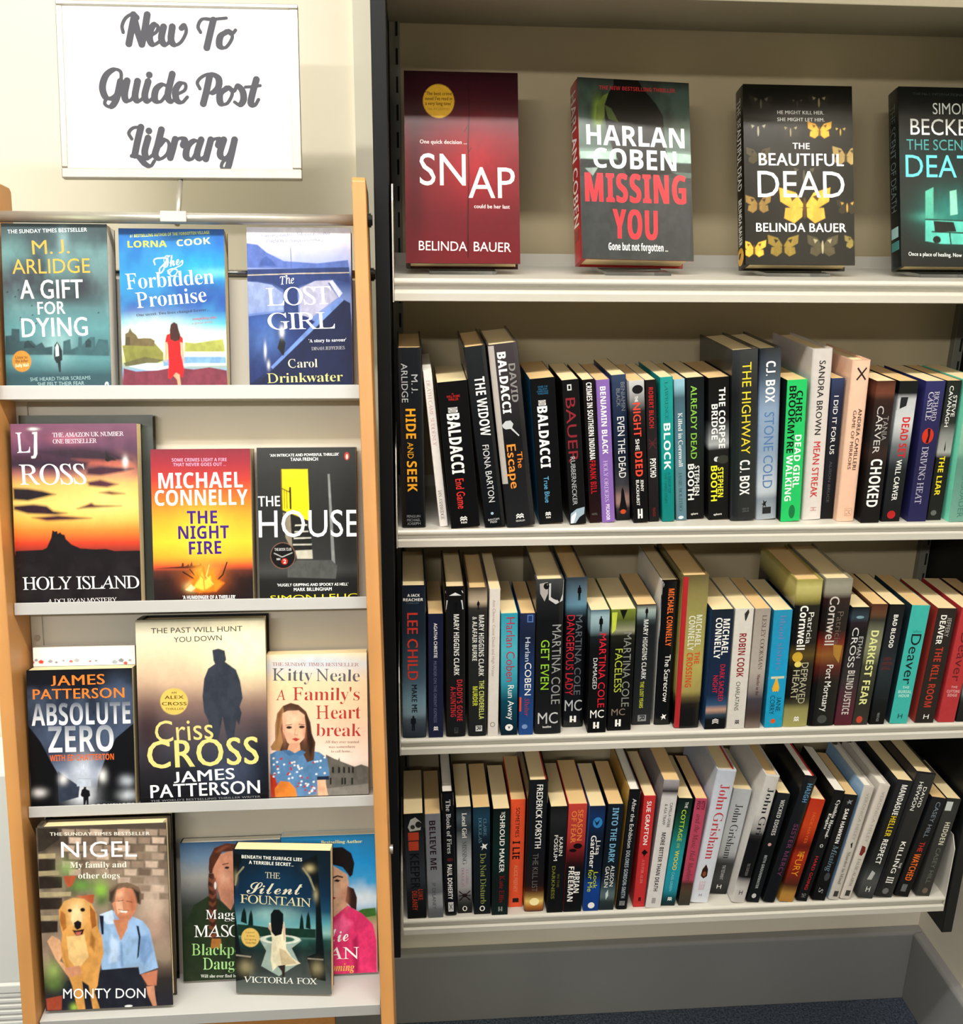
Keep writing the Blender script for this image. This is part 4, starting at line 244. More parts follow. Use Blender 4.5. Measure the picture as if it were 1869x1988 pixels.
'abs':{'P0':[-0.455,-0.2053,0.8323],'ex':[1.0,0.0,0.0],'eu':[0.0,0.2566,0.9665],'w':0.1267,'h':0.1744,'t':0.022,'k':'p','g':0,'sp':'#0d0e14','si':[],'lab':'black paperback with orange and chrome lettering on third ledge','ops':[('bg',[(0,'#12141c'),(0.2,'#161b28'),(0.4,'#2a3448'),(0.5,'#3a465c'),(0.6,'#3a4258'),(0.7,'#6a7790'),(0.78,'#8f9ab0'),(0.85,'#4a4f5a'),(0.95,'#2c2e36'),(1,'#202228')]),('b','#5a6a88',110.2,143.8,17.0,21.8,0.7),('n','#6a7a96',4,0.4,0.1,0.6),('b','#d6dcea',63.9,46.3,17.0,21.8,0.8),('g','#0d0e14',[(-3.9,174.0),(-2.2,108.7),(14.0,85.0),(26.2,58.6),(33.6,44.6),(33.5,1.9),(0.8,3.0)]),('g','#0e1016',[(127.0,105.0),(104.6,86.4),(90.6,59.2),(82.1,37.5),(78.6,9.9),(130.1,1.2)]),('b','#e9edf6',61.6,16.1,15.7,15.0,0.9),('g','#3a4152',[(33.7,47.3),(40.1,41.6),(59.3,27.2),(57.6,13.4),(33.7,7.4)]),('b','#ffffff',39.9,37.5,5.2,6.8,0.8),('b','#ffffff',87.4,40.0,5.2,8.2,0.8),('g','#c2cada',[(56.0,27.3),(57.0,38.3),(59.1,41.0),(61.2,46.4),(64.7,50.4),(67.8,46.2),(70.5,40.6),(72.8,36.4),(73.2,26.7)]),('l','#d6dcea',0.66,[(64.9,54.6),(65.0,49.1)]),('l','#8a94a8',0.52,[(58.3,36.9),(72.8,36.4)]),('b','#ffffff',10.5,20.6,7.9,5.4,0.7),('b','#dfe6f2',116.3,32.2,7.9,6.8,0.6),('b','#e6ecf5',117.1,14.1,10.5,6.8,0.6),('g','#12131a',[(60.0,16.1),(61.8,23.0),(64.2,24.3),(64.3,26.3),(67.2,26.2),(67.1,23.5),(71.0,21.3),(71.9,15.0),(69.7,13.0),(69.4,2.2),(67.1,2.3),(66.7,9.0),(65.2,2.4),(63.2,2.5),(63.1,13.2),(61.3,14.0)]),('t','JAMES','pb','#e8873a',28.6,154.4,93.7,155.2,12.5),('t','PATTERSON','pb','#e8873a',6.6,138.1,116.9,137.6,12.5),('tg','ABSOLUTE','nb',('#6a7280','#eef0f4'),4.2,105.2,123.4,104.8,27.5),('tg','ZERO','nb',('#8a919e','#ffffff'),23.3,71.0,102.2,70.7,32.8),('t','WITH ED CHATTERTON','nb','#e8702e',24.6,60.0,101.9,59.7,7.7),('t','BOOKSHOTS','nb','#dfe3ea',73.0,-0.9,125.3,-0.9,4.9)]},
'criss':{'P0':[-0.3231,-0.2029,0.8316],'ex':[1.0,0.0,0.0],'eu':[0.0,0.2566,0.9665],'w':0.1585,'h':0.2338,'t':0.036,'k':'h','g':1,'sp':'#1a1a1e','si':[],'lab':'tall tan hardback with man seen from behind,third ledge','ops':[('bg',[(0,'#8f8a7a'),(0.05,'#c9c2ad'),(0.08,'#e6dcc4'),(0.2,'#e6d2b4'),(0.35,'#c9ac94'),(0.45,'#93786f'),(0.55,'#6a5a5c'),(0.7,'#4a4a54'),(0.82,'#2c2d34'),(1,'#121216')]),('b','#fff4cc',132.0,188.9,49.8,38.1,0.9),('b','#e9c9ac',44.6,166.2,39.3,16.3,0.5),('b','#3a2a2e',12.0,91.4,19.7,47.6,0.8),('b','#0f0f13',149.1,38.4,17.0,61.2,0.9),('b','#55607a',115.2,39.5,32.8,27.2,0.6),('g','#3e434f',[(93.9,181.2),(92.9,194.2),(100.6,196.0),(108.1,193.2),(109.8,182.1),(108.4,178.9),(121.5,168.7),(126.3,154.2),(129.0,132.6),(124.9,121.5),(127.3,113.6),(123.8,97.9),(120.7,104.6),(118.6,92.8),(117.0,79.7),(108.7,79.9),(103.6,109.0),(97.9,80.3),(89.0,80.5),(85.8,105.6),(81.0,116.2),(79.5,135.9),(82.0,158.0),(87.3,170.9),(95.7,176.6)]),('e','#d9c06a',44.5,130.4,17.0,16.9),('t','AN','pb','#5c4a1c',41.5,140.4,47.6,140.6,2.2),('t','ALEX','pb','#5c4a1c',33.1,133.8,56.4,133.7,4.1),('t','CROSS','pb','#5c4a1c',29.6,125.9,59.8,125.3,4.1),('t','THRILLER','p','#7a6427',33.5,119.7,56.4,119.6,2.8),('t','THE PAST WILL HUNT','p','#4a463c',18.7,216.7,130.4,217.3,6.5),('t','YOU DOWN','p','#4a463c',46.2,204.9,104.9,206.3,6.5),('t','Criss','p','#e0d08a',20.7,78.6,92.0,82.0,27.0),('t','CROSS','pb','#e6d68c',10.1,46.0,147.6,48.2,34.6),('t','JAMES','pb','#ffffff',41.7,26.6,117.1,29.7,13.9),('t','PATTERSON','pb','#ffffff',12.7,8.4,148.2,10.4,16.4),('t',"THE WORLD'S BESTSELLING THRILLER WRITER",'pb','#8a8a8e',12.6,3.4,148.4,4.5,2.5)]},
'kitty':{'P0':[-0.1656,-0.1913,0.8285],'ex':[1.0,0.0,0.0],'eu':[0.0,0.2566,0.9665],'w':0.1265,'h':0.1842,'t':0.024,'k':'p','g':1,'sp':'#e0c8b0','si':[],'lab':'peach paperback with girl in blue dress,third ledge','ops':[('bg',[(0,'#f6e6bf'),(0.08,'#d9d6d6'),(0.2,'#ecd2b0'),(0.4,'#efcfae'),(0.6,'#f0d0bc'),(0.75,'#efdcd0'),(0.88,'#b5aea8'),(1,'#8f8a85')]),('b','#b9cbe0',63.7,175.1,55.2,11.3,0.6),('b','#f7e0b0',21.6,144.9,20.7,14.1,0.6),('b','#f4b8a0',90.2,93.2,24.9,16.9,0.4),('g','#6a6660',[(72.8,53.5),(83.9,47.4),(88.1,45.9),(89.6,49.4),(90.9,44.3),(109.0,36.5),(117.5,39.2),(130.1,34.4),(131.2,9.8),(72.1,9.0)]),('g','#85807a',[(72.1,9.0),(131.2,14.2),(131.7,-0.3),(73.2,-4.1)]),('g','#2c2a2a',[(80.2,37.5),(82.8,36.5),(82.6,28.8),(80.1,29.4)]),('g','#2c2a2a',[(88.0,37.2),(90.5,36.3),(90.3,28.5),(87.8,29.2)]),('g','#2c2a2a',[(94.3,37.0),(96.8,36.1),(96.7,28.3),(94.1,29.0)]),('g','#2c2a2a',[(100.6,36.8),(103.1,35.9),(103.0,28.1),(100.5,28.8)]),('g','#2c2a2a',[(105.5,36.7),(108.0,35.7),(107.9,27.9),(105.4,28.6)]),('g','#2c2a2a',[(77.2,23.2),(79.4,22.8),(79.3,14.5),(77.1,14.0)]),('g','#2c2a2a',[(91.9,22.7),(94.2,22.3),(94.0,14.0),(91.8,13.5)]),('g','#2c2a2a',[(95.4,22.6),(97.7,22.2),(97.6,13.9),(95.3,13.4)]),('g','#2c2a2a',[(104.6,22.3),(106.8,21.9),(106.7,13.5),(104.4,13.0)]),('g','#5f86ad',[(2.1,55.8),(14.4,62.5),(33.8,60.5),(47.8,60.1),(64.5,56.7),(74.1,49.2),(77.3,26.1),(70.9,20.5),(62.5,22.2),(60.0,2.2),(35.5,-1.3),(2.1,2.7)]),('g','#5a4030',[(4.7,61.4),(3.4,65.7),(9.1,74.1),(9.5,94.1),(12.5,108.2),(19.7,118.0),(29.4,121.7),(39.1,118.9),(48.7,110.1),(54.0,95.6),(55.1,81.3),(59.8,69.7),(57.3,46.8),(48.9,44.2),(42.2,58.8),(19.9,59.5)]),('g','#a87f55',[(4.7,61.4),(3.4,65.7),(9.1,74.1),(9.5,94.1),(12.5,108.2),(19.7,118.0),(20.8,108.0),(16.3,88.2),(18.7,71.0),(14.4,59.7)]),('g','#e3b597',[(18.4,108.1),(25.1,111.4),(39.0,111.8),(46.5,105.8),(48.0,90.1),(46.0,75.9),(38.2,67.5),(31.1,64.9),(24.3,70.8),(19.0,85.2)]),('g','#d9a688',[(27.1,69.3),(39.6,70.3),(40.8,60.3),(32.4,56.2),(24.1,60.8)]),('g','#4f77a0',[(17.2,61.0),(26.9,60.7),(33.8,56.2),(42.2,60.2),(47.7,57.2),(40.7,52.4),(33.7,54.8),(25.4,53.6)]),('b','#f2cdb2',30.4,100.6,8.3,8.5,0.6),('b','#c98f74',20.4,85.2,3.3,15.5,0.6),('b','#c07a68',46.1,84.4,2.8,12.7,0.6),('b','#d98f80',27.3,80.7,4.7,3.7,0.5),('c','#8a6242',[(12.5,108.2),(19.6,116.6),(15.0,91.1),(10.4,69.8)],1.38),('c','#3a2820',[(48.6,107.2),(53.9,89.9),(57.7,66.9),(53.2,49.8),(49.4,72.9)],1.38),('e','#3a2a26',26.8,90.0,3.6,1.8),('e','#3a2a26',43.0,90.2,3.6,1.8),('l','#5a3d30',0.83,[(22.6,93.0),(30.3,93.8)]),('l','#5a3d30',0.83,[(39.3,93.9),(46.3,93.0)]),('l','#b07a5c',0.69,[(35.0,87.6),(33.5,80.5),(37.7,79.7)]),('g','#b5473f',[(29.9,74.9),(34.8,76.5),(40.4,74.6),(35.4,71.6)]),('g','#e0b090',[(61.1,20.8),(70.9,21.2),(74.7,0.2),(62.1,-0.1)]),('g','#23304a',[(61.1,25.2),(75.8,25.4),(76.5,20.6),(61.0,20.6)]),('g','#b8402c',[(1.6,31.4),(8.1,25.5),(10.7,16.8),(7.6,-0.3),(2.1,-0.1)]),('g','#d9853a',[(7.2,11.2),(15.0,21.0),(26.1,19.1),(33.6,10.3),(35.5,-1.0),(7.6,-0.6)]),('e','#e6dcd6',46.8,16.3,1.4,1.3),('e','#b5404a',58.2,6.4,1.4,1.3),('e','#d9e2ee',54.5,7.5,1.4,1.3),('e','#e6dcd6',7.4,30.7,1.4,1.3),('e','#d9e2ee',66.0,45.5,1.4,1.3),('e','#e6dcd6',37.0,40.1,1.4,1.3),('e','#b5404a',41.7,24.5,1.4,1.3),('e','#d9e2ee',6.6,42.5,1.4,1.3),('e','#b5404a',56.9,43.6,1.4,1.3),('e','#d9e2ee',59.0,44.5,1.4,1.3),('e','#d9e2ee',19.7,42.2,1.4,1.3),('e','#d9e2ee',41.3,19.5,1.4,1.3),('e','#b5404a',51.2,5.5,1.4,1.3),('e','#d9e2ee',65.4,36.7,1.4,1.3),('e','#e6dcd6',29.8,44.2,1.4,1.3),('e','#b5404a',15.5,49.4,1.4,1.3),('e','#d9e2ee',25.4,23.6,1.4,1.3),('e','#b5404a',28.1,37.4,1.4,1.3),('e','#d9e2ee',60.2,28.3,1.4,1.3),('e','#e6dcd6',26.5,29.4,1.4,1.3),('e','#d9e2ee',71.1,49.6,1.4,1.3),('e','#e6dcd6',55.3,11.1,1.4,1.3),('e','#d9e2ee',29.8,24.6,1.4,1.3),('e','#e6dcd6',6.5,50.6,1.4,1.3),('e','#b5404a',28.5,35.3,1.4,1.3),('e','#d9e2ee',40.2,14.9,1.4,1.3),('e','#b5404a',58.4,10.3,1.4,1.3),('e','#e6dcd6',11.7,36.5,1.4,1.3),('e','#b5404a',45.9,8.0,1.4,1.3),('e','#e6dcd6',42.0,36.8,1.4,1.3),('e','#b5404a',26.9,43.7,1.4,1.3),('e','#d9e2ee',11.0,45.6,1.4,1.3),('e','#e6dcd6',51.1,4.1,1.4,1.3),('e','#b5404a',16.6,50.1,1.4,1.3),('e','#e6dcd6',32.8,40.7,1.4,1.3),('e','#b5404a',44.8,12.4,1.4,1.3),('e','#d9e2ee',35.9,31.9,1.4,1.3),('e','#b5404a',7.6,29.4,1.4,1.3),('e','#d9e2ee',61.8,44.8,1.4,1.3),('e','#e6dcd6',54.0,6.2,1.4,1.3),('e','#b5404a',47.3,14.1,1.4,1.3),('e','#d9e2ee',12.6,32.0,1.4,1.3),('e','#b5404a',25.1,30.7,1.4,1.3),('e','#e6dcd6',70.8,29.2,1.4,1.3),('e','#b5404a',37.8,17.2,1.4,1.3),('e','#d9e2ee',37.6,38.0,1.4,1.3),('e','#e6dcd6',32.7,45.0,1.4,1.3),('e','#e6dcd6',38.9,35.7,1.4,1.3),('e','#b5404a',11.6,39.7,1.4,1.3),('e','#d9e2ee',57.4,10.0,1.4,1.3),('e','#b5404a',57.1,18.2,1.4,1.3),('e','#d9e2ee',49.6,15.4,1.4,1.3),('e','#b5404a',24.2,29.2,1.4,1.3),('e','#d9e2ee',56.7,18.4,1.4,1.3),('e','#b5404a',48.8,23.9,1.4,1.3),('e','#d9e2ee',6.2,26.9,1.4,1.3),('e','#b5404a',36.1,13.1,1.4,1.3),('e','#d9e2ee',48.4,13.6,1.4,1.3),('e','#b5404a',54.5,12.0,1.4,1.3),('e','#d9e2ee',40.0,26.6,1.4,1.3),('t','THE SUNDAY TIMES BESTSELLER','s','#a8654a',7.1,169.9,116.3,166.7,4.3),('t','Kitty Neale','s','#63676e',6.7,151.0,117.0,147.0,15.8),('t','A','s','#b5483f',11.2,125.6,23.3,125.6,13.5),('t',"Family's",'s','#b5483f',32.0,125.0,116.6,122.5,16.8),('t','Heart','s','#b5483f',60.7,100.0,117.7,99.0,17.4),('t','break','s','#b5483f',60.6,77.6,118.0,76.0,16.8),('t','All they ever wanted','s','#8a6f63',71.7,68.2,115.1,66.9,3.7),('t','was somewhere','s','#8a6f63',76.4,61.7,110.1,61.0,3.5),('t','to call home...','s','#8a6f63',79.6,55.9,106.5,55.3,3.4)]},
'nigel':{'P0':[-0.441,-0.2828,0.5924],'ex':[1.0,0.0,0.0],'eu':[0.0,0.2079,0.9781],'w':0.155,'h':0.238,'t':0.024,'k':'h','g':1,'sp':'#4a443c','si':[],'lab':'stone-wall cover hardback with golden dog and man,bottom tray','ops':[('bg',[(0,'#5a5048'),(0.15,'#75695c'),(0.3,'#83766a'),(0.5,'#9a8a7c'),(0.7,'#8a7568'),(0.85,'#3a3634'),(1,'#33303a')]),('n','#3f362e',9,0.7,0,0.6),('n','#b5a28c',7,0.5,0.1,0.8),('b','#d9c2b2',136.0,142.2,18.4,35.5,0.7),('b','#cfa898',137.3,105.9,14.4,21.3,0.5),('g','#3f3830',[(1.7,237.0),(25.9,236.7),(27.8,222.5),(8.8,209.1),(1.4,206.6)]),('g','#b0a182',[(1.3,204.5),(1.0,198.1),(21.4,198.7),(21.7,204.4)]),('g','#b0a182',[(0.2,182.5),(-0.1,176.1),(24.3,176.5),(24.6,182.2)]),('g','#b0a182',[(-1.2,155.5),(-1.5,149.0),(37.5,148.8),(37.8,154.5)]),('g','#b0a182',[(-2.7,125.2),(-3.1,118.7),(25.4,118.8),(25.7,124.6)]),('g','#3a302a',[(1.6,198.1),(0.8,182.5),(20.6,183.1),(21.3,197.3)]),('g','#3a302a',[(0.5,175.4),(-0.3,159.7),(27.4,159.9),(28.1,174.2)]),('g','#3a302a',[(-0.9,148.3),(-1.7,132.6),(26.1,132.7),(26.8,147.1)]),('g','#3a302a',[(-2.4,118.2),(-3.2,102.4),(19.3,102.8),(20.0,117.2)]),('c','#a89484',[(31.1,235.1),(45.8,234.0),(44.9,226.1),(31.1,227.2)],0.92),('c','#9a8676',[(47.5,234.5),(62.2,233.4),(61.3,225.5),(47.5,226.6)],0.92),('c','#c9b3a2',[(64.0,233.9),(78.7,232.7),(77.8,224.8),(64.0,225.9)],0.92),('c','#7a685a',[(80.5,233.2),(95.3,232.1),(94.4,224.2),(80.5,225.3)],0.92),('c','#bda898',[(97.0,232.6),(111.8,231.5),(111.0,223.5),(97.1,224.6)],0.92),('c','#8f7c6c',[(113.6,232.0),(128.4,230.8),(127.6,222.9),(113.6,224.0)],0.92),('c','#a89484',[(130.2,231.3),(145.1,230.2),(144.2,222.2),(130.2,223.4)],0.92),('c','#9a8676',[(146.8,230.7),(161.7,229.5),(160.9,221.6),(146.9,222.7)],0.92),('c','#c9b3a2',[(38.5,224.7),(53.2,223.5),(52.3,215.6),(38.5,216.7)],0.92),('c','#7a685a',[(54.9,224.0),(69.7,222.9),(68.8,215.0),(55.0,216.1)],0.92),('c','#bda898',[(71.4,223.4),(86.2,222.2),(85.3,214.3),(71.5,215.4)],0.92),('c','#8f7c6c',[(87.9,222.7),(102.8,221.6),(101.9,213.7),(88.0,214.8)],0.92),('c','#a89484',[(104.5,222.1),(119.4,220.9),(118.5,213.0),(104.6,214.1)],0.92),('c','#9a8676',[(121.1,221.4),(136.0,220.3),(135.1,212.3),(121.2,213.5)],0.92),('c','#c9b3a2',[(137.7,220.8),(152.7,219.6),(151.8,211.7),(137.8,212.8)],0.92),('c','#bda898',[(30.1,214.8),(44.8,213.6),(43.9,205.7),(30.1,206.9)],0.92),('c','#8f7c6c',[(46.6,214.1),(61.3,213.0),(60.4,205.1),(46.6,206.2)],0.92),('c','#a89484',[(63.0,213.5),(77.8,212.3),(76.9,204.4),(63.1,205.5)],0.92),('c','#9a8676',[(79.6,212.8),(94.4,211.7),(93.5,203.7),(79.6,204.9)],0.92),('c','#c9b3a2',[(96.1,212.2),(111.0,211.0),(110.1,203.1),(96.2,204.2)],0.92),('c','#7a685a',[(112.7,211.5),(127.6,210.4),(126.7,202.4),(112.8,203.5)],0.92),('c','#bda898',[(129.3,210.9),(144.3,209.7),(143.4,201.7),(129.4,202.9)],0.92),('c','#8f7c6c',[(146.0,210.2),(161.0,209.0),(160.1,201.0),(146.1,202.2)],0.92),('c','#a89484',[(37.5,204.3),(52.2,203.1),(51.3,195.2),(37.5,196.3)],0.92),('c','#9a8676',[(54.0,203.6),(68.8,202.5),(67.9,194.5),(54.0,195.7)],0.92),('c','#c9b3a2',[(70.5,203.0),(85.3,201.8),(84.4,193.8),(70.5,195.0)],0.92),('c','#7a685a',[(87.1,202.3),(101.9,201.1),(101.0,193.2),(87.1,194.3)],0.92),('c','#bda898',[(103.6,201.6),(118.5,200.4),(117.7,192.5),(103.7,193.6)],0.92),('c','#8f7c6c',[(120.3,200.9),(135.2,199.8),(134.3,191.8),(120.4,192.9)],0.92),('c','#a89484',[(136.9,200.3),(151.9,199.1),(151.0,191.1),(137.0,192.2)],0.92),('c','#c9b3a2',[(29.1,194.4),(43.8,193.2),(42.9,185.3),(29.1,186.4)],0.92),('c','#7a685a',[(45.6,193.7),(60.4,192.5),(59.5,184.6),(45.6,185.7)],0.92),('c','#bda898',[(62.1,193.0),(76.9,191.9),(76.0,183.9),(62.1,185.0)],0.92),('c','#8f7c6c',[(78.7,192.4),(93.5,191.2),(92.6,183.2),(78.7,184.4)],0.92),('c','#a89484',[(95.2,191.7),(110.1,190.5),(109.2,182.5),(95.3,183.7)],0.92),('c','#9a8676',[(111.9,191.0),(126.8,189.8),(125.9,181.8),(111.9,183.0)],0.92),('c','#c9b3a2',[(128.5,190.3),(143.5,189.1),(142.6,181.1),(128.6,182.3)],0.92),('c','#7a685a',[(145.2,189.6),(160.2,188.4),(159.4,180.4),(145.3,181.6)],0.92),('c','#bda898',[(36.5,183.8),(51.3,182.6),(50.4,174.7),(36.5,175.8)],0.92),('c','#8f7c6c',[(53.0,183.1),(67.8,182.0),(66.9,174.0),(53.1,175.1)],0.92),('c','#a89484',[(69.6,182.5),(84.4,181.3),(83.5,173.3),(69.6,174.4)],0.92),('c','#9a8676',[(86.2,181.8),(101.0,180.6),(100.2,172.6),(86.2,173.7)],0.92),('c','#c9b3a2',[(102.8,181.1),(117.7,179.9),(116.8,171.9),(102.8,173.0)],0.92),('c','#7a685a',[(119.4,180.4),(134.4,179.2),(133.5,171.2),(119.5,172.3)],0.92),('c','#bda898',[(136.1,179.7),(151.1,178.5),(150.3,170.5),(136.2,171.6)],0.92),('c','#bda898',[(94.4,171.1),(109.3,169.9),(108.4,161.9),(94.4,163.1)],0.92),('c','#8f7c6c',[(111.0,170.4),(125.9,169.2),(125.1,161.2),(111.1,162.3)],0.92),('c','#a89484',[(127.7,169.7),(142.7,168.5),(141.8,160.4),(127.8,161.6)],0.92),('c','#9a8676',[(144.4,169.0),(159.4,167.8),(158.6,159.7),(144.5,160.9)],0.92),('c','#a89484',[(101.9,160.4),(116.8,159.2),(116.0,151.2),(102.0,152.4)],0.92),('c','#9a8676',[(118.6,159.7),(133.6,158.5),(132.7,150.5),(118.7,151.7)],0.92),('c','#c9b3a2',[(135.3,159.0),(150.3,157.8),(149.5,149.7),(135.4,150.9)],0.92),('c','#c9b3a2',[(93.5,150.5),(108.4,149.2),(107.5,141.2),(93.5,142.4)],0.92),('c','#7a685a',[(110.2,149.7),(125.1,148.5),(124.3,140.4),(110.2,141.6)],0.92),('c','#bda898',[(126.9,149.0),(141.9,147.8),(141.0,139.7),(127.0,140.9)],0.92),('c','#8f7c6c',[(143.6,148.3),(158.7,147.0),(157.8,139.0),(143.7,140.2)],0.92),('g','#2a2c36',[(64.6,42.4),(70.5,53.8),(116.2,51.5),(120.7,27.7),(136.6,18.0),(135.8,-2.6),(54.6,-1.2),(19.8,3.6),(18.2,24.3),(26.9,38.5)]),('b','#8fa86a',34.0,185.4,10.5,11.4,0.9),('b','#6f9a4a',51.4,161.8,15.7,8.5,0.9),('b','#8fc04a',73.7,155.1,9.2,12.8,0.9),('b','#4f6a3a',74.4,140.7,7.9,8.5,0.8),('b','#9fb86a',11.4,50.9,10.5,15.6,0.9),('b','#6f8a4a',12.1,36.3,9.2,10.0,0.8),('b','#a9c85a',34.6,2.8,5.2,5.7,0.9),('g','#b5603f',[(29.5,174.9),(45.4,174.9),(39.5,162.3),(34.0,159.7)]),('g','#b0583a',[(44.1,148.5),(65.4,149.7),(63.6,138.3),(55.7,140.0)]),('g','#a8523a',[(1.0,16.4),(20.6,19.7),(19.0,0.7),(1.6,0.9)]),('g','#e0b08a',[(6.2,91.9),(12.5,98.8),(21.5,92.6),(26.1,77.8),(20.1,65.1),(27.9,58.8),(46.4,55.0),(45.2,43.4),(27.3,47.2),(15.0,68.2)]),('g','#9dbbe0',[(70.9,123.5),(85.8,128.6),(94.9,122.4),(110.9,118.8),(122.7,112.4),(130.3,100.4),(134.1,76.9),(138.5,50.3),(115.9,42.7),(114.9,53.0),(70.4,50.9),(67.6,80.2)]),('g','#c9d9ee',[(70.9,123.5),(85.8,128.6),(89.1,111.1),(78.4,110.1)]),('g','#c98a68',[(86.6,115.6),(105.4,116.1),(103.6,104.6),(94.8,87.6),(90.1,102.3)]),('g','#c98468',[(117.2,42.6),(137.7,47.4),(135.6,26.9),(124.7,27.5)]),('g','#d59a7c',[(123.3,26.1),(132.9,27.1),(133.6,12.3),(135.7,-5.6),(131.6,-3.9),(124.3,15.7)]),('c','#86a6d2',[(116.5,92.4),(128.8,94.7),(133.3,72.6),(121.7,54.1),(115.5,66.2)],1.84),('c','#c2d6f2',[(83.1,96.9),(92.1,86.3),(89.7,61.6),(78.8,59.2)],1.84),('c','#7f9fcb',[(94.1,86.2),(96.1,86.1),(96.1,53.9),(93.4,54.1)],1.31),('g','#23283c',[(70.2,122.1),(75.5,121.8),(74.4,97.3),(71.8,97.4)]),('g','#23283c',[(114.2,107.0),(117.1,106.2),(118.9,92.3),(115.5,66.2),(113.3,63.3),(116.5,90.9)]),('g','#7f6a58',[(83.0,140.3),(83.0,154.7),(94.0,162.8),(106.1,163.7),(119.2,157.4),(122.7,145.7),(120.2,134.3),(116.3,135.9),(112.2,150.5),(93.6,152.8),(87.6,137.2)]),('g','#cf8f70',[(89.7,140.0),(92.3,154.2),(100.5,157.5),(112.4,154.8),(117.2,141.6),(114.6,127.3),(106.7,114.6),(95.9,113.7),(89.6,122.6),(86.2,137.2)]),('g','#e6b496',[(90.3,138.5),(98.5,142.5),(99.2,128.0),(92.3,122.5)]),('b','#a8603f',110.3,136.2,5.2,15.6,0.6),('b','#efc4a4',96.1,148.3,5.2,5.7,0.6),('b','#b06a4c',98.8,117.9,7.9,4.3,0.5),('c','#4f4036',[(83.0,140.3),(84.2,151.7),(93.9,159.9),(90.8,151.4),(86.3,138.7)],1.57),('c','#3f342c',[(111.1,156.3),(120.2,150.1),(120.3,135.0),(116.3,137.3),(114.1,149.0)],1.57),('l','#6a3d2c',0.92,[(93.7,139.8),(99.7,140.7)]),('l','#6a3d2c',0.92,[(103.7,139.3),(110.3,137.9)]),('g','#f4ece2',[(95.2,127.9),(104.5,126.6),(103.1,124.2),(96.4,125.2)]),('l','#8a4a3a',0.79,[(93.9,129.0),(99.2,127.3),(105.9,127.4)]),('g','#d9a25c',[(22.1,131.5),(29.2,142.7),(40.0,146.5),(53.2,144.5),(62.2,136.9),(66.9,123.7),(67.5,107.8),(72.3,94.5),(73.3,72.6),(67.8,53.9),(64.1,30.7),(59.7,22.1),(65.4,-0.3),(57.2,-2.5),(53.3,31.2),(45.6,37.5),(47.8,-0.8),(38.4,-0.3),(33.3,32.3),(22.9,67.8),(22.5,85.3),(24.5,99.7),(22.5,114.2)]),('b','#f0cf9a',43.5,136.3,11.8,10.0,0.7),('g','#b5763a',[(24.1,131.4),(29.7,125.4),(30.2,108.1),(26.0,103.9),(22.7,117.1)]),('g','#a86a34',[(59.5,135.6),(65.7,126.6),(66.3,109.3),(60.7,105.2),(59.3,118.3)]),('b','#f4dcae',42.9,123.3,9.2,12.8,0.7),('c','#a8743c',[(36.3,96.2),(42.8,91.5),(40.7,75.7),(37.0,81.7)],1.57),('c','#a8743c',[(59.2,100.9),(64.2,92.0),(62.1,76.1),(57.1,83.6)],1.57),('c','#c48a48',[(23.7,82.3),(28.1,64.7),(32.5,44.0),(27.7,55.9)],1.84),('g','#f0d2a2',[(38.0,130.8),(44.8,134.8),(49.6,124.5),(49.1,113.0),(38.3,110.6),(36.1,119.3)]),('g','#e9c48a',[(29.7,96.5),(51.1,98.4),(55.1,69.1),(40.9,52.3),(30.9,67.4)]),('e','#2a1f1a',35.3,130.2,2.6,2.3),('e','#2a1f1a',50.6,130.5,2.9,2.6),('g','#241c1c',[(39.2,114.1),(44.0,117.2),(48.5,114.4),(47.5,107.2),(42.7,104.6),(39.8,108.3)]),('g','#3a2220',[(36.7,104.9),(42.0,103.9),(51.4,105.6),(49.1,98.5),(41.7,96.7)]),('g','#c9726c',[(40.6,101.8),(47.9,102.2),(45.7,97.2),(41.7,97.1)]),('g','#d39a7a',[(26.4,56.0),(43.9,58.0),(45.3,46.3),(29.8,43.4),(25.4,50.2)]),('t','THE SUNDAY TIMES BESTSELLER','pb','#efe9df',16.0,227.2,135.2,223.4,4.3),('t','NIGEL','p','#ffffff',28.3,199.0,118.8,196.4,19.8),('t','My family and','sb','#f2ece0',38.2,185.2,105.8,183.2,7.4),('t','other dogs','sb','#f2ece0',47.2,171.1,97.0,169.6,7.4),('t','MONTY DON','p','#ffffff',21.7,15.6,121.6,11.1,12.8),('e','#ffffff',100.6,1.3,4.7,1.4)]},
'nigelback':{'P0':[-0.4446,-0.2509,0.5922],'ex':[1.0,0.0,0.0],'eu':[0.0,0.2419,0.9703],'w':0.156,'h':0.2262,'t':0.02,'k':'h','g':1,'sp':'#111214','si':[],'lab':'black hardback behind the golden dog book,bottom tray','ops':[]},
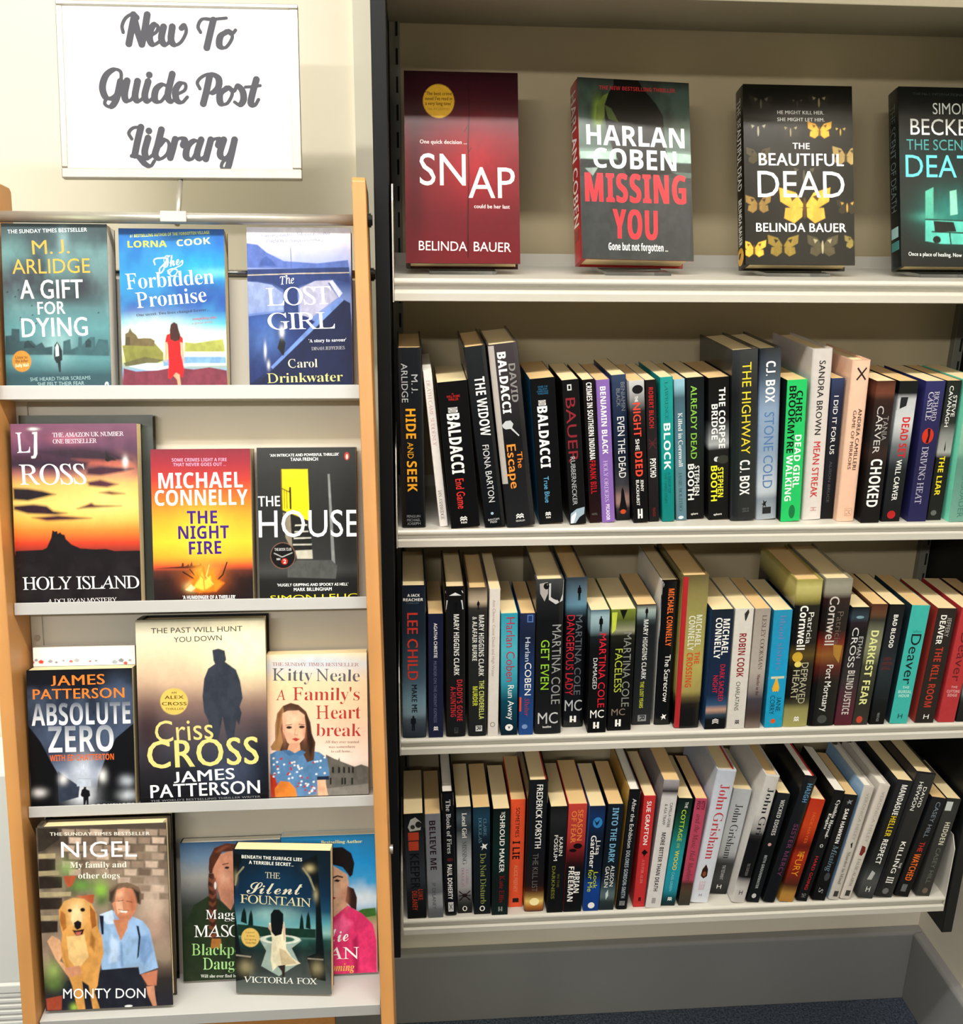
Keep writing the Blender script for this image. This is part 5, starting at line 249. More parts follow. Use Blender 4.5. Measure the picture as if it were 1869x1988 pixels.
'mag':{'P0':[-0.2812,-0.2435,0.5915],'ex':[1.0,0.0,0.0],'eu':[0.0,0.2554,0.9668],'w':0.127,'h':0.1832,'t':0.016,'k':'p','g':0,'sp':'#1c241c','si':[],'lab':'dark green paperback with braided red-haired woman,bottom tray','ops':[('bg',[(0,'#3a5878'),(0.12,'#6f87a0'),(0.25,'#9f9f9c'),(0.38,'#66686a'),(0.45,'#3f4640'),(0.6,'#2c382c'),(0.8,'#1d241d'),(1,'#141814')]),('n','#b9b9b4',3,0.35,0.1,0.4),('g','#2f3d28',[(-0.3,37.5),(2.2,71.1),(15.8,100.7),(33.7,111.7),(46.5,107.8),(59.0,92.1),(68.7,91.6),(91.1,83.9),(99.0,-8.1),(0.3,-4.0)]),('g','#c98f74',[(38.6,148.4),(46.2,164.8),(64.0,170.8),(80.0,165.1),(82.6,138.2),(75.8,121.6),(62.2,91.9),(49.6,105.9),(45.3,126.3),(41.5,136.5)]),('g','#5a3426',[(35.4,148.5),(36.5,161.8),(43.2,174.9),(57.8,180.7),(77.0,178.6),(86.4,164.8),(70.4,170.5),(52.7,169.5),(45.2,156.4),(41.0,148.3),(40.0,141.6),(36.0,141.8)]),('g','#4a2a20',[(35.2,141.8),(41.6,141.5),(44.5,126.3),(44.7,102.8),(43.3,75.9),(46.1,58.9),(49.0,41.9),(36.9,42.5),(38.1,59.3),(35.3,78.0),(35.1,104.9),(34.1,126.8)]),('g','#7a4a34',[(35.1,136.8),(40.3,133.2),(44.7,136.4),(43.8,131.4),(39.9,128.2),(35.3,131.7)]),('g','#7a4a34',[(34.8,126.4),(40.1,122.8),(44.5,126.0),(43.6,121.0),(39.6,117.8),(35.0,121.4)]),('g','#7a4a34',[(34.6,116.0),(39.8,112.4),(44.2,115.6),(43.3,110.6),(39.4,107.4),(34.8,111.0)]),('g','#7a4a34',[(34.3,105.6),(39.6,102.0),(44.0,105.2),(43.1,100.2),(39.1,97.0),(34.6,100.6)]),('g','#7a4a34',[(34.1,95.2),(39.3,91.6),(43.7,94.8),(42.8,89.8),(38.9,86.6),(34.3,90.1)]),('g','#7a4a34',[(33.9,84.8),(39.1,81.2),(43.5,84.3),(42.6,79.3),(38.6,76.1),(34.1,79.7)]),('g','#7a4a34',[(33.6,74.3),(38.8,70.7),(43.3,73.9),(42.3,68.9),(38.4,65.7),(33.8,69.3)]),('g','#7a4a34',[(33.4,63.9),(38.6,60.3),(43.0,63.5),(42.1,58.4),(38.1,55.2),(33.6,58.8)]),('g','#a8743c',[(37.2,55.1),(48.5,54.6),(50.1,41.8),(35.3,42.5)]),('b','#e6b79c',55.2,135.9,8.1,10.0,0.6),('b','#a8685a',43.7,126.4,3.9,13.4,0.5),('c','#7a4a36',[(43.1,169.9),(57.7,178.5),(64.1,177.4),(47.9,168.0)],1.29),('l','#3a221c',1.13,[(53.1,152.8),(60.4,154.2)]),('e','#1d1412',58.7,148.4,2.9,1.5),('e','#e9e2da',43.3,125.5,1.5,5.0),('t','Maggie','s','#ffffff',30.1,81.6,81.3,79.9,12.1),('t','MASON','s','#ffffff',14.7,58.4,88.9,55.9,15.4),('t',"Blackpool's",'s','#a9d98f',10.9,34.2,99.8,31.0,15.5),('t','Daughter','s','#b5e39c',24.9,14.6,96.1,12.1,15.6),('t','Will she ever find her way home?','sb','#dfe3da',21.9,3.9,95.9,1.2,4.1)]},
'lie':{'P0':[-0.1532,-0.2435,0.5915],'ex':[1.0,0.0,0.0],'eu':[0.0,0.2554,0.9668],'w':0.122,'h':0.186,'t':0.016,'k':'p','g':0,'sp':'#c9d9e6','si':[],'lab':'blue and pink paperback with dark-haired woman,right in bottom tray','ops':[('bg',[(0,'#2f7aa6'),(0.2,'#2a93cf'),(0.35,'#4aa8dc'),(0.45,'#c9dff0'),(0.52,'#a5cbe8'),(0.58,'#7a9a5c'),(0.66,'#c9a890'),(1,'#d98a9c')]),('n','#ffffff',3,0.4,0.3,0.55),('g','#4a7a3a',[(93.8,81.5),(103.7,86.1),(120.2,87.1),(120.9,76.8),(103.5,74.2)]),('g','#e6447e',[(11.2,47.8),(40.9,63.4),(60.8,72.7),(84.1,92.1),(103.6,79.3),(116.6,65.1),(120.9,42.7),(120.6,-7.1),(109.0,-6.5),(10.3,-3.3)]),('g','#f0b8c8',[(92.4,-5.7),(102.4,-0.2),(115.6,-6.8)]),('g','#e0b598',[(42.4,144.7),(62.0,148.9),(84.7,132.8),(86.1,119.2),(82.6,105.7),(84.1,92.1),(60.8,72.7),(44.2,63.3),(36.6,97.6)]),('g','#1f1a1a',[(37.5,144.9),(42.7,164.9),(59.1,169.6),(78.7,169.9),(90.0,161.3),(93.9,147.6),(91.2,132.5),(87.9,129.3),(84.7,134.5),(78.3,143.2),(62.0,148.1)]),('g','#3a2420',[(84.4,117.5),(92.6,113.8),(96.5,101.7),(95.5,84.8),(88.9,88.5),(81.7,97.3)]),('b','#f2d2ba',66.3,113.2,8.0,13.4,0.6),('b','#c48a72',82.6,105.7,4.2,20.0,0.6),('b','#d98f80',76.1,106.0,6.4,6.7,0.4),('c','#f26a9c',[(60.6,62.5),(77.3,78.8),(90.3,68.0),(76.7,44.7)],2.56),('c','#b52a60',[(89.9,44.1),(96.6,52.3),(97.5,1.0),(90.8,-5.6)],2.24),('l','#2a1a18',1.92,[(63.3,128.6),(71.6,131.6),(78.1,129.7)]),('g','#241a1a',[(66.5,125.1),(70.7,127.4),(75.6,125.5),(72.2,123.5)]),('l','#c99a7c',0.96,[(63.2,123.5),(61.8,113.4)]),('g','#b8343f',[(59.6,103.3),(64.6,104.5),(69.5,102.6),(62.8,98.5)]),('t','Bestselling Author','sb','#e6d98c',51.1,175.5,104.2,174.6,4.0),('t','Ellie','sc','#ffffff',40.6,41.3,85.0,44.3,18.7),('t','DEAN','s','#ffffff',17.3,22.0,97.8,19.5,15.6),('t','Homecoming','sbi','#f0c86a',28.4,4.4,91.8,3.6,10.2)]},
'fount':{'P0':[-0.2106,-0.2665,0.5909],'ex':[0.9962,-0.0872,0.0],'eu':[0.0151,0.173,0.9848],'w':0.122,'h':0.1952,'t':0.02,'k':'p','g':0,'sp':'#12181c','si':[],'lab':'dark teal paperback with fountain and woman in cream dress','ops':[('bg',[(0,'#15232c'),(0.15,'#142634'),(0.3,'#14304a'),(0.42,'#1d4a66'),(0.5,'#5a9aa6'),(0.57,'#8fb9b5'),(0.62,'#2f5a52'),(0.7,'#2a3d3a'),(0.82,'#4a5250'),(0.92,'#5a615e'),(1,'#6a6f6c')]),('b','#1a4668',50.6,148.5,41.6,29.1,0.5),('b','#a9d3cc',48.4,107.4,36.8,12.0,0.6),('n','#0f1c20',7,0.5,0.6,0.9),('g','#101a1c',[(-2.6,191.6),(13.1,186.8),(3.1,161.2),(-0.2,123.6),(7.2,54.7),(21.7,51.5),(16.2,19.9),(-0.1,16.1)]),('g','#101a1c',[(105.3,190.2),(86.1,179.7),(98.6,159.6),(103.0,125.6),(102.4,56.5),(91.0,51.1),(97.2,21.5),(114.9,18.3)]),('l','#8f8a70',2.24,[(2.0,147.6),(4.6,161.3),(12.8,171.6)]),('l','#8f8a70',2.56,[(87.6,171.3),(95.4,159.5),(101.6,142.6)]),('b','#c9b98a',95.5,171.4,6.4,5.1,0.8),('b','#b0a884',103.1,135.8,3.2,8.6,0.7),('b','#a9a07a',3.0,157.8,2.6,8.6,0.6),('g','#0e2420',[(7.8,98.0),(9.6,110.1),(12.5,117.4),(14.8,110.2),(15.8,94.7)]),('g','#0e2420',[(16.8,93.0),(18.7,106.8),(21.3,114.6),(23.1,106.9),(23.7,91.4)]),('g','#0e2420',[(81.8,89.1),(83.3,102.9),(85.0,110.7),(86.8,103.0),(87.9,88.3)]),('g','#0e2420',[(89.9,90.9),(91.3,106.5),(93.6,113.7),(95.6,104.8),(96.3,89.3)]),('g','#1c3a30',[(3.2,94.5),(24.1,93.2),(46.5,90.1),(65.8,90.5),(81.8,89.9),(102.7,89.5),(102.6,77.4),(2.9,78.9)]),('g','#9fb0a8',[(30.2,76.0),(72.1,80.2),(84.8,73.6),(71.8,62.9),(81.2,42.2),(55.1,24.2),(32.7,37.8),(39.5,58.8)]),('e','#3f6a5c',57.5,74.8,17.6,3.8),('r2','#d9ddd0',57.5,74.8,25.6,6.2,1.6),('g','#e6dcc0',[(43.4,97.0),(62.7,99.1),(64.3,80.1),(64.6,62.8),(71.7,50.7),(82.9,42.2),(71.5,38.5),(53.7,38.2),(47.2,31.0),(45.0,46.7),(47.1,76.3)]),('g','#c9b896',[(55.7,62.6),(63.7,59.3),(78.0,42.1),(65.1,40.1),(58.6,40.0)]),('g','#12161a',[(45.8,97.0),(46.0,109.1),(50.1,115.2),(56.5,115.3),(62.0,109.4),(61.8,95.6),(59.2,81.7),(51.1,79.0),(46.4,84.9)]),('g','#3a2d28',[(53.7,38.2),(63.5,40.1),(62.4,26.1),(59.9,20.8),(58.5,31.3)]),('g','#cfae96',[(42.5,90.0),(45.8,97.0),(46.1,84.9)]),('g','#cfae96',[(61.0,95.6),(64.2,90.5),(63.1,71.4),(61.5,74.8)]),('g','#8f8a7c',[(0.7,53.2),(20.1,51.1),(19.7,49.0),(1.0,51.1)]),('g','#8f8a7c',[(91.8,50.2),(112.0,48.9),(111.9,47.0),(91.8,48.3)]),('b','#b5a982',13.3,35.6,9.6,10.3,0.6),('b','#b5a982',103.8,35.6,8.0,10.3,0.6),('e','#d9b96a',19.7,76.5,11.5,13.0),('t','Layered','p','#8a6a2c',14.2,82.6,24.7,82.5,2.4),('t','& clever','p','#8a6a2c',14.9,77.8,25.4,77.6,2.4),('t','intriguing','p','#8a6a2c',12.4,73.0,26.9,72.8,2.5),('t','Daily Mail','pb','#8a6a2c',13.9,68.4,26.0,68.1,2.4),('t','BENEATH THE SURFACE LIES','nb','#efeee6',10.7,183.4,86.4,180.7,4.4),('t','A TERRIBLE SECRET...','nb','#efeee6',19.6,176.1,75.7,173.8,4.4),('t','THE','s','#cfc9ae',39.6,157.7,58.4,156.8,7.8),('t','Silent','sc','#d9d4c0',16.1,136.3,86.4,135.9,15.3),('t','FOUNTAIN','s','#d9d0a8',7.4,123.8,96.6,119.6,11.3),('t','VICTORIA FOX','s','#efefe9',10.0,14.9,103.9,13.9,8.1)]},
'snap':{'P0':[0.0173,0.055,1.4762],'ex':[1.0,0.0,0.0],'eu':[0.0,0.3256,0.9455],'w':0.152,'h':0.256,'t':0.03,'k':'h','g':1,'sp':'#3c0f18','si':[],'lab':'dark red hardback with yellow disc,leftmost on display shelf','ops':[('bg',[(0,'#2c0d14'),(0.06,'#3c1220'),(0.2,'#4c1424'),(0.35,'#7a1c2c'),(0.48,'#761a24'),(0.6,'#772029'),(0.75,'#681e27'),(1,'#6a1f26')]),('b','#a5222c',90.7,135.3,44.7,49.2,0.7),('b','#3a1420',23.4,222.0,25.6,64.2,0.5),('b','#2a0c14',13.8,136.2,12.8,128.4,0.5),('e','#e0b23a',45.7,216.1,20.9,22.7),('t',"'The best crime",'pb','#4a3410',28.1,223.9,63.5,224.1,4.7),('t',"novel I've read in",'pb','#4a3410',28.0,217.0,63.9,217.5,4.7),('t',"a very long time'",'pb','#4a3410',27.9,210.6,62.7,210.8,4.7),('t','VAL MCDERMID','p','#a8822c',30.6,204.0,59.9,204.3,3.0),('l','#3a1016',1.49,[(86.0,240.5),(86.2,201.8),(84.1,158.8),(84.8,115.9),(83.0,72.9),(82.2,8.6)]),('l','#3a1016',0.85,[(85.8,186.8),(79.4,175.9)]),('l','#3a1016',0.85,[(84.4,148.1),(88.3,154.6)]),('t','One quick decision ...','pb','#f0d6d6',20.1,159.2,82.8,159.2,5.2),('t','SN','p','#f6dede',19.4,103.8,80.6,103.8,42.0),('t','AP','p','#f6dede',84.0,87.5,146.4,87.9,40.8),('t','could be her last','pb','#f0d6d6',91.2,73.9,138.9,73.6,5.1),('t','BELINDA','p','#f6dede',17.1,17.1,81.0,16.3,12.4),('t','BAUER','p','#f6dede',90.0,16.4,139.8,15.5,12.4)]},
'coben':{'P0':[0.2524,0.055,1.4834],'ex':[0.995,0.0977,-0.0198],'eu':[-0.0132,0.3259,0.9453],'w':0.158,'h':0.2446,'t':0.042,'k':'h','g':1,'sp':'#a3242c','si':[('t','HARLAN COBEN','pb','#e6dcd8',0.05,0.8,0.2,0.75),('r','#8a1c24',0.82,0.88,0.3,0.7)],'lab':'grey-green hardback with red title and red spine,display shelf','ops':[('bg',[(0,'#2e3430'),(0.2,'#3a4440'),(0.38,'#566660'),(0.42,'#8fa89c'),(0.46,'#2c3430'),(0.6,'#333635'),(1,'#383b3a')]),('n','#5f7a6e',5,0.4,0,0.4),('b','#8fb03a',27.8,198.3,7.3,19.3,0.9),('g','#12100f',[(33.5,209.1),(43.1,225.3),(50.6,236.3),(50.9,245.1),(83.9,246.8),(90.9,234.8),(110.5,212.8),(119.3,197.3),(121.7,151.3),(135.6,119.9),(68.9,110.4),(48.0,144.8),(41.4,169.1)]),('g','#6a7a3a',[(23.8,185.8),(26.3,208.7),(35.7,221.5),(43.1,225.3),(37.1,209.2),(36.7,193.4),(30.9,182.6)]),('g','#4f5c34',[(37.1,209.2),(46.1,204.4),(56.5,185.6),(42.0,190.2)]),('g','#a9c2b8',[(1.9,144.7),(51.7,146.7),(51.4,135.8),(1.6,135.1)]),('g','#a9c2b8',[(123.4,147.8),(161.6,145.8),(160.3,134.1),(126.8,134.6)]),('g','#1f2522',[(1.6,134.2),(55.0,134.5),(54.8,127.5),(1.3,122.8)]),('g','#5a6a64',[(128.2,121.4),(159.0,120.7),(155.7,104.6),(143.0,116.6)]),('g','#8a9a94',[(7.6,122.2),(25.6,123.8),(18.1,112.1)]),('g','#3c3f40',[(-0.3,111.4),(157.8,113.6),(152.1,-0.4),(-4.8,1.6)]),('t','THE NEW BESTSELLING THRILLER','nb','#b5353a',30.5,229.6,138.0,230.2,5.3),('t','HARLAN','nb','#ffffff',10.6,154.5,149.3,154.5,26.9),('t','COBEN','nb','#ffffff',19.3,123.7,136.6,122.8,26.6),('t','MISSING','nbx','#e63a44',6.6,77.5,149.6,77.7,38.8),('t','YOU','nbx','#e63a44',43.8,28.6,107.3,27.7,39.6),('t','Gone but not forgotten ...','nb','#e9e9e6',37.3,12.6,121.2,12.1,9.9)]},
'bd':{'P0':[0.4772,0.055,1.4775],'ex':[1.0,0.0,0.0],'eu':[0.0,0.3256,0.9455],'w':0.1534,'h':0.2465,'t':0.034,'k':'h','g':1,'sp':'#0d0c0a','si':[('t','THE BEAUTIFUL DEAD','pb','#c9c9c6',0.06,0.57,0.25,0.7),('t','BELINDA BAUER','pb','#dcdcda',0.62,0.88,0.3,0.65),('e','#c99a3a',0.94,0.45,0.05,0.35)],'lab':'black hardback with yellow butterflies,display shelf','ops':[('bg',[(0,'#0c0b08'),(0.3,'#14110c'),(0.6,'#191712'),(1,'#1f1d18')]),('g','#24221e',[(24.9,220.1),(19.5,228.6),(9.1,231.6),(9.8,223.0),(17.7,218.4)]),('g','#24221e',[(23.6,219.3),(12.9,219.1),(12.0,212.8),(18.4,209.8),(23.2,213.8)]),('g','#5c564a',[(20.2,226.3),(15.5,227.8),(17.0,223.1)]),('g','#24221e',[(24.9,220.1),(30.7,228.9),(41.2,232.2),(40.2,223.6),(32.1,218.7)]),('g','#24221e',[(26.2,219.4),(36.9,219.6),(37.6,213.3),(31.2,210.0),(26.4,213.9)]),('g','#5c564a',[(29.8,226.5),(34.7,228.2),(33.0,223.4)]),('e','#5c564a',24.9,219.3,1.1,6.6),('g','#24221c',[(106.4,223.6),(101.2,231.6),(91.4,234.4),(92.0,226.3),(99.5,222.0)]),('g','#24221c',[(105.1,222.8),(94.9,222.6),(94.1,216.7),(100.1,213.8),(104.7,217.6)]),('g','#8f8568',[(101.9,229.4),(97.4,230.8),(98.8,226.4)]),('g','#24221c',[(106.4,223.6),(111.8,231.9),(121.8,235.0),(120.9,226.8),(113.2,222.2)]),('g','#24221c',[(107.6,222.9),(117.8,223.1),(118.4,217.1),(112.3,214.1),(107.8,217.7)]),('g','#8f8568',[(111.0,229.6),(115.6,231.2),(114.0,226.7)]),('e','#8f8568',106.4,222.8,1.1,6.2),('g','#1c1a16',[(76.0,221.1),(72.1,227.2),(64.7,229.2),(65.2,223.1),(70.8,219.9)]),('g','#1c1a16',[(75.0,220.6),(67.4,220.4),(66.8,216.0),(71.3,213.8),(74.7,216.7)]),('g','#4a4438',[(72.6,225.5),(69.2,226.6),(70.3,223.2)]),('g','#1c1a16',[(76.0,221.1),(80.0,227.3),(87.5,229.7),(86.8,223.6),(81.1,220.1)]),('g','#1c1a16',[(76.9,220.6),(84.5,220.7),(85.0,216.3),(80.4,214.0),(77.0,216.7)]),('g','#4a4438',[(79.4,225.6),(82.9,226.8),(81.7,223.5)]),('e','#4a4438',75.9,220.6,0.8,4.7),('g','#1f1c16',[(20.5,183.1),(14.8,192.2),(3.8,195.3),(4.5,186.2),(12.9,181.3)]),('g','#1f1c16',[(19.2,182.3),(7.8,182.1),(6.9,175.4),(13.6,172.2),(18.7,176.5)]),('g','#9f9a86',[(15.6,189.7),(10.5,191.2),(12.1,186.3)]),('g','#1f1c16',[(20.5,183.1),(26.6,192.4),(37.7,195.9),(36.7,186.7),(28.1,181.6)]),('g','#1f1c16',[(21.9,182.3),(33.2,182.5),(34.0,175.9),(27.1,172.5),(22.1,176.5)]),('g','#9f9a86',[(25.7,189.9),(30.9,191.6),(29.1,186.6)]),('e','#9f9a86',20.5,182.3,1.2,7.0),('g','#1f1c16',[(65.8,182.1),(60.7,190.1),(50.9,192.9),(51.5,184.8),(59.0,180.5)]),('g','#1f1c16',[(64.6,181.3),(54.5,181.1),(53.6,175.2),(59.6,172.4),(64.2,176.1)]),('g','#8f8468',[(61.4,187.9),(56.9,189.3),(58.3,184.9)]),('g','#1f1c16',[(65.8,182.1),(71.3,190.3),(81.2,193.5),(80.3,185.3),(72.6,180.7)]),('g','#1f1c16',[(67.0,181.4),(77.2,181.5),(77.8,175.6),(71.7,172.6),(67.2,176.2)]),('g','#8f8468',[(70.5,188.1),(75.0,189.6),(73.4,185.2)]),('e','#8f8468',65.8,181.3,1.1,6.2),('g','#dca93a',[(106.6,184.7),(100.8,193.7),(89.8,196.9),(90.4,187.7),(98.9,182.8)]),('g','#dca93a',[(105.3,183.8),(93.8,183.6),(92.8,176.9),(99.6,173.7),(104.8,177.9)]),('g','#6a4a14',[(101.6,191.2),(96.5,192.8),(98.1,187.8)]),('g','#dca93a',[(106.6,184.7),(112.8,193.9),(124.0,197.5),(123.0,188.3),(114.3,183.1)]),('g','#dca93a',[(108.0,183.8),(119.5,184.0),(120.2,177.4),(113.3,173.9),(108.2,178.0)]),('g','#6a4a14',[(111.9,191.4),(117.1,193.2),(115.3,188.1)]),('e','#6a4a14',106.6,183.8,1.2,7.0),('g','#241f16',[(136.1,183.3),(132.2,189.4),(124.8,191.5),(125.3,185.4),(131.0,182.1)]),('g','#241f16',[(135.2,182.7),(127.5,182.6),(126.9,178.1),(131.4,176.0),(134.9,178.8)]),('g','#c9a850',[(132.8,187.7),(129.4,188.8),(130.4,185.4)]),('g','#241f16',[(136.1,183.3),(140.2,189.5),(147.7,191.9),(147.0,185.7),(141.3,182.3)]),('g','#241f16',[(137.0,182.8),(144.7,182.9),(145.2,178.5),(140.6,176.2),(137.2,178.9)]),('g','#c9a850',[(139.6,187.8),(143.1,189.0),(141.9,185.6)]),('e','#c9a850',136.1,182.8,0.8,4.7),('g','#4a4226',[(20.0,148.1),(14.2,157.1),(3.2,160.3),(3.9,151.1),(12.3,146.3)]),('g','#4a4226',[(18.6,147.2),(7.2,147.1),(6.3,140.4),(13.0,137.2),(18.2,141.4)]),('g','#2a2618',[(15.0,154.6),(9.9,156.2),(11.5,151.3)]),('g','#4a4226',[(20.0,148.1),(26.0,157.3),(37.1,160.8),(36.1,151.7),(27.6,146.5)]),('g','#4a4226',[(21.3,147.3),(32.7,147.5),(33.4,140.8),(26.6,137.4),(21.5,141.5)]),('g','#2a2618',[(25.1,154.8),(30.3,156.5),(28.5,151.5)]),('e','#2a2618',19.9,147.3,1.2,7.0),('g','#a8905a',[(143.2,150.0),(136.7,160.1),(124.3,163.6),(125.1,153.4),(134.5,148.0)]),('g','#a8905a',[(141.6,149.1),(128.8,148.9),(127.8,141.4),(135.3,137.8),(141.1,142.6)]),('g','#4a3c1c',[(137.6,157.4),(131.9,159.1),(133.7,153.6)]),('g','#a8905a',[(143.2,150.0),(150.0,160.3),(162.5,164.3),(161.4,154.0),(151.7,148.3)]),('g','#a8905a',[(144.7,149.1),(157.5,149.3),(158.3,141.9),(150.6,138.1),(144.9,142.6)]),('g','#4a3c1c',[(149.0,157.5),(154.8,159.5),(152.8,153.9)]),('e','#4a3c1c',143.1,149.1,1.3,7.8),('g','#242019',[(83.7,121.3),(75.3,134.4),(59.4,139.0),(60.4,125.8),(72.6,118.8)]),('g','#242019',[(81.7,120.1),(65.2,119.9),(63.8,110.3),(73.6,105.6),(81.1,111.7)]),('g','#5a5446',[(76.5,130.8),(69.1,133.1),(71.5,126.0)]),('g','#242019',[(83.7,121.3),(92.6,134.7),(108.7,139.8),(107.2,126.5),(94.8,119.1)]),('g','#242019',[(85.7,120.2),(102.2,120.4),(103.2,110.8),(93.3,105.8),(86.0,111.8)]),('g','#5a5446',[(91.3,131.1),(98.7,133.6),(96.1,126.3)]),('e','#5a5446',83.7,120.1,1.7,10.1),('g','#dcb04a',[(83.9,79.7),(71.7,98.9),(48.4,105.6),(49.9,86.4),(67.7,76.0)]),('g','#dcb04a',[(81.0,78.0),(56.9,77.7),(54.9,63.6),(69.1,56.8),(80.1,65.7)]),('g','#5a3f12',[(73.4,93.7),(62.7,97.0),(66.1,86.6)]),('g','#dcb04a',[(83.9,79.7),(96.9,99.2),(120.5,106.6),(118.3,87.2),(100.1,76.4)]),('g','#dcb04a',[(86.8,78.0),(110.9,78.3),(112.5,64.3),(97.9,57.1),(87.3,65.7)]),('g','#5a3f12',[(95.0,93.9),(105.9,97.6),(102.1,87.0)]),('e','#5a3f12',83.9,78.0,2.5,14.8),('g','#8f7440',[(18.8,81.7),(12.8,91.3),(1.2,94.6),(1.9,85.0),(10.8,79.9)]),('g','#8f7440',[(17.4,80.9),(5.4,80.7),(4.4,73.7),(11.5,70.3),(16.9,74.7)]),('g','#3a2d16',[(13.6,88.7),(8.3,90.4),(10.0,85.1)]),('g','#8f7440',[(18.8,81.7),(25.3,91.4),(37.0,95.1),(35.9,85.5),(26.9,80.1)]),('g','#8f7440',[(20.3,80.9),(32.2,81.0),(33.0,74.0),(25.8,70.5),(20.5,74.8)]),('g','#3a2d16',[(24.3,88.8),(29.7,90.6),(27.8,85.4)]),('e','#3a2d16',18.8,80.9,1.3,7.4),('g','#3a3222',[(143.8,79.5),(138.6,87.6),(128.8,90.5),(129.4,82.3),(136.9,78.0)]),('g','#3a3222',[(142.6,78.8),(132.4,78.6),(131.5,72.7),(137.5,69.8),(142.2,73.6)]),('g','#c9a24a',[(139.3,85.4),(134.8,86.8),(136.2,82.4)]),('g','#3a3222',[(143.8,79.5),(149.3,87.7),(159.3,90.8),(158.4,82.7),(150.6,78.1)]),('g','#3a3222',[(145.0,78.8),(155.2,78.9),(155.9,73.0),(149.7,69.9),(145.2,73.6)]),('g','#c9a24a',[(148.5,85.5),(153.1,87.1),(151.5,82.6)]),('e','#c9a24a',143.8,78.8,1.1,6.2),('g','#e0b54a',[(12.2,21.0),(6.4,30.0),(-4.5,33.2),(-3.8,24.1),(4.6,19.2)]),('g','#e0b54a',[(10.8,20.1),(-0.5,20.0),(-1.4,13.4),(5.3,10.2),(10.4,14.3)]),('g','#6a4c18',[(7.2,27.5),(2.2,29.1),(3.8,24.2)]),('g','#e0b54a',[(12.2,21.0),(18.3,30.1),(29.3,33.5),(28.3,24.4),(19.8,19.4)]),('g','#e0b54a',[(13.5,20.1),(24.9,20.2),(25.6,13.6),(18.8,10.3),(13.8,14.4)]),('g','#6a4c18',[(17.4,27.6),(22.5,29.3),(20.7,24.3)]),('e','#6a4c18',12.2,20.1,1.2,7.0),('g','#8f7a36',[(52.7,25.0),(45.3,36.6),(31.3,40.7),(32.2,29.0),(42.9,22.8)]),('g','#8f7a36',[(51.0,23.9),(36.5,23.8),(35.2,15.3),(43.8,11.1),(50.4,16.5)]),('g','#2c2614',[(46.4,33.4),(39.9,35.5),(42.0,29.1)]),('g','#8f7a36',[(52.7,25.0),(60.5,36.7),(74.7,41.1),(73.5,29.4),(62.5,23.0)]),('g','#8f7a36',[(54.5,23.9),(69.0,24.1),(70.0,15.6),(61.2,11.3),(54.8,16.5)]),('g','#2c2614',[(59.4,33.5),(65.9,35.7),(63.7,29.3)]),('e','#2c2614',52.7,23.9,1.5,8.9),('g','#57503a',[(108.2,25.5),(100.8,37.1),(86.7,41.2),(87.6,29.5),(98.3,23.3)]),('g','#57503a',[(106.4,24.4),(91.8,24.3),(90.6,15.8),(99.2,11.6),(105.9,16.9)]),('g','#b0a888',[(101.8,33.9),(95.3,36.0),(97.4,29.6)]),('g','#57503a',[(108.2,25.5),(116.1,37.2),(130.4,41.6),(129.1,29.9),(118.0,23.4)]),('g','#57503a',[(109.9,24.4),(124.6,24.5),(125.5,16.0),(116.7,11.7),(110.2,17.0)]),('g','#b0a888',[(114.9,34.0),(121.5,36.2),(119.2,29.8)]),('e','#b0a888',108.2,24.4,1.5,8.9),('g','#8f8044',[(152.5,31.4),(147.9,38.5),(139.3,41.0),(139.8,33.9),(146.4,30.1)]),('g','#8f8044',[(151.4,30.8),(142.5,30.7),(141.7,25.5),(147.0,22.9),(151.1,26.2)]),('g','#3a3216',[(148.6,36.6),(144.6,37.8),(145.8,33.9)]),('g','#8f8044',[(152.5,31.4),(157.3,38.6),(166.0,41.3),(165.2,34.1),(158.5,30.2)]),('g','#8f8044',[(153.5,30.8),(162.5,30.9),(163.1,25.7),(157.7,23.0),(153.7,26.2)]),('g','#3a3216',[(156.6,36.6),(160.6,38.0),(159.2,34.1)]),('e','#3a3216',152.5,30.8,0.9,5.4),('t','HE MIGHT KILL HER.','pb','#dedede',47.7,206.2,113.3,206.7,4.8),('t','SHE MIGHT LET HIM.','pb','#dedede',47.5,196.5,113.9,197.0,4.8),('t','THE','pb','#ffffff',68.3,158.8,92.3,158.8,8.2),('t','BEAUTIFUL','pb','#ffffff',20.7,135.6,140.1,136.2,16.6),('t','DEAD','p','#ffffff',18.6,92.1,140.6,92.8,35.7),('t','BELINDA BAUER','pb','#ffffff',15.4,44.9,141.9,45.4,11.8)]},
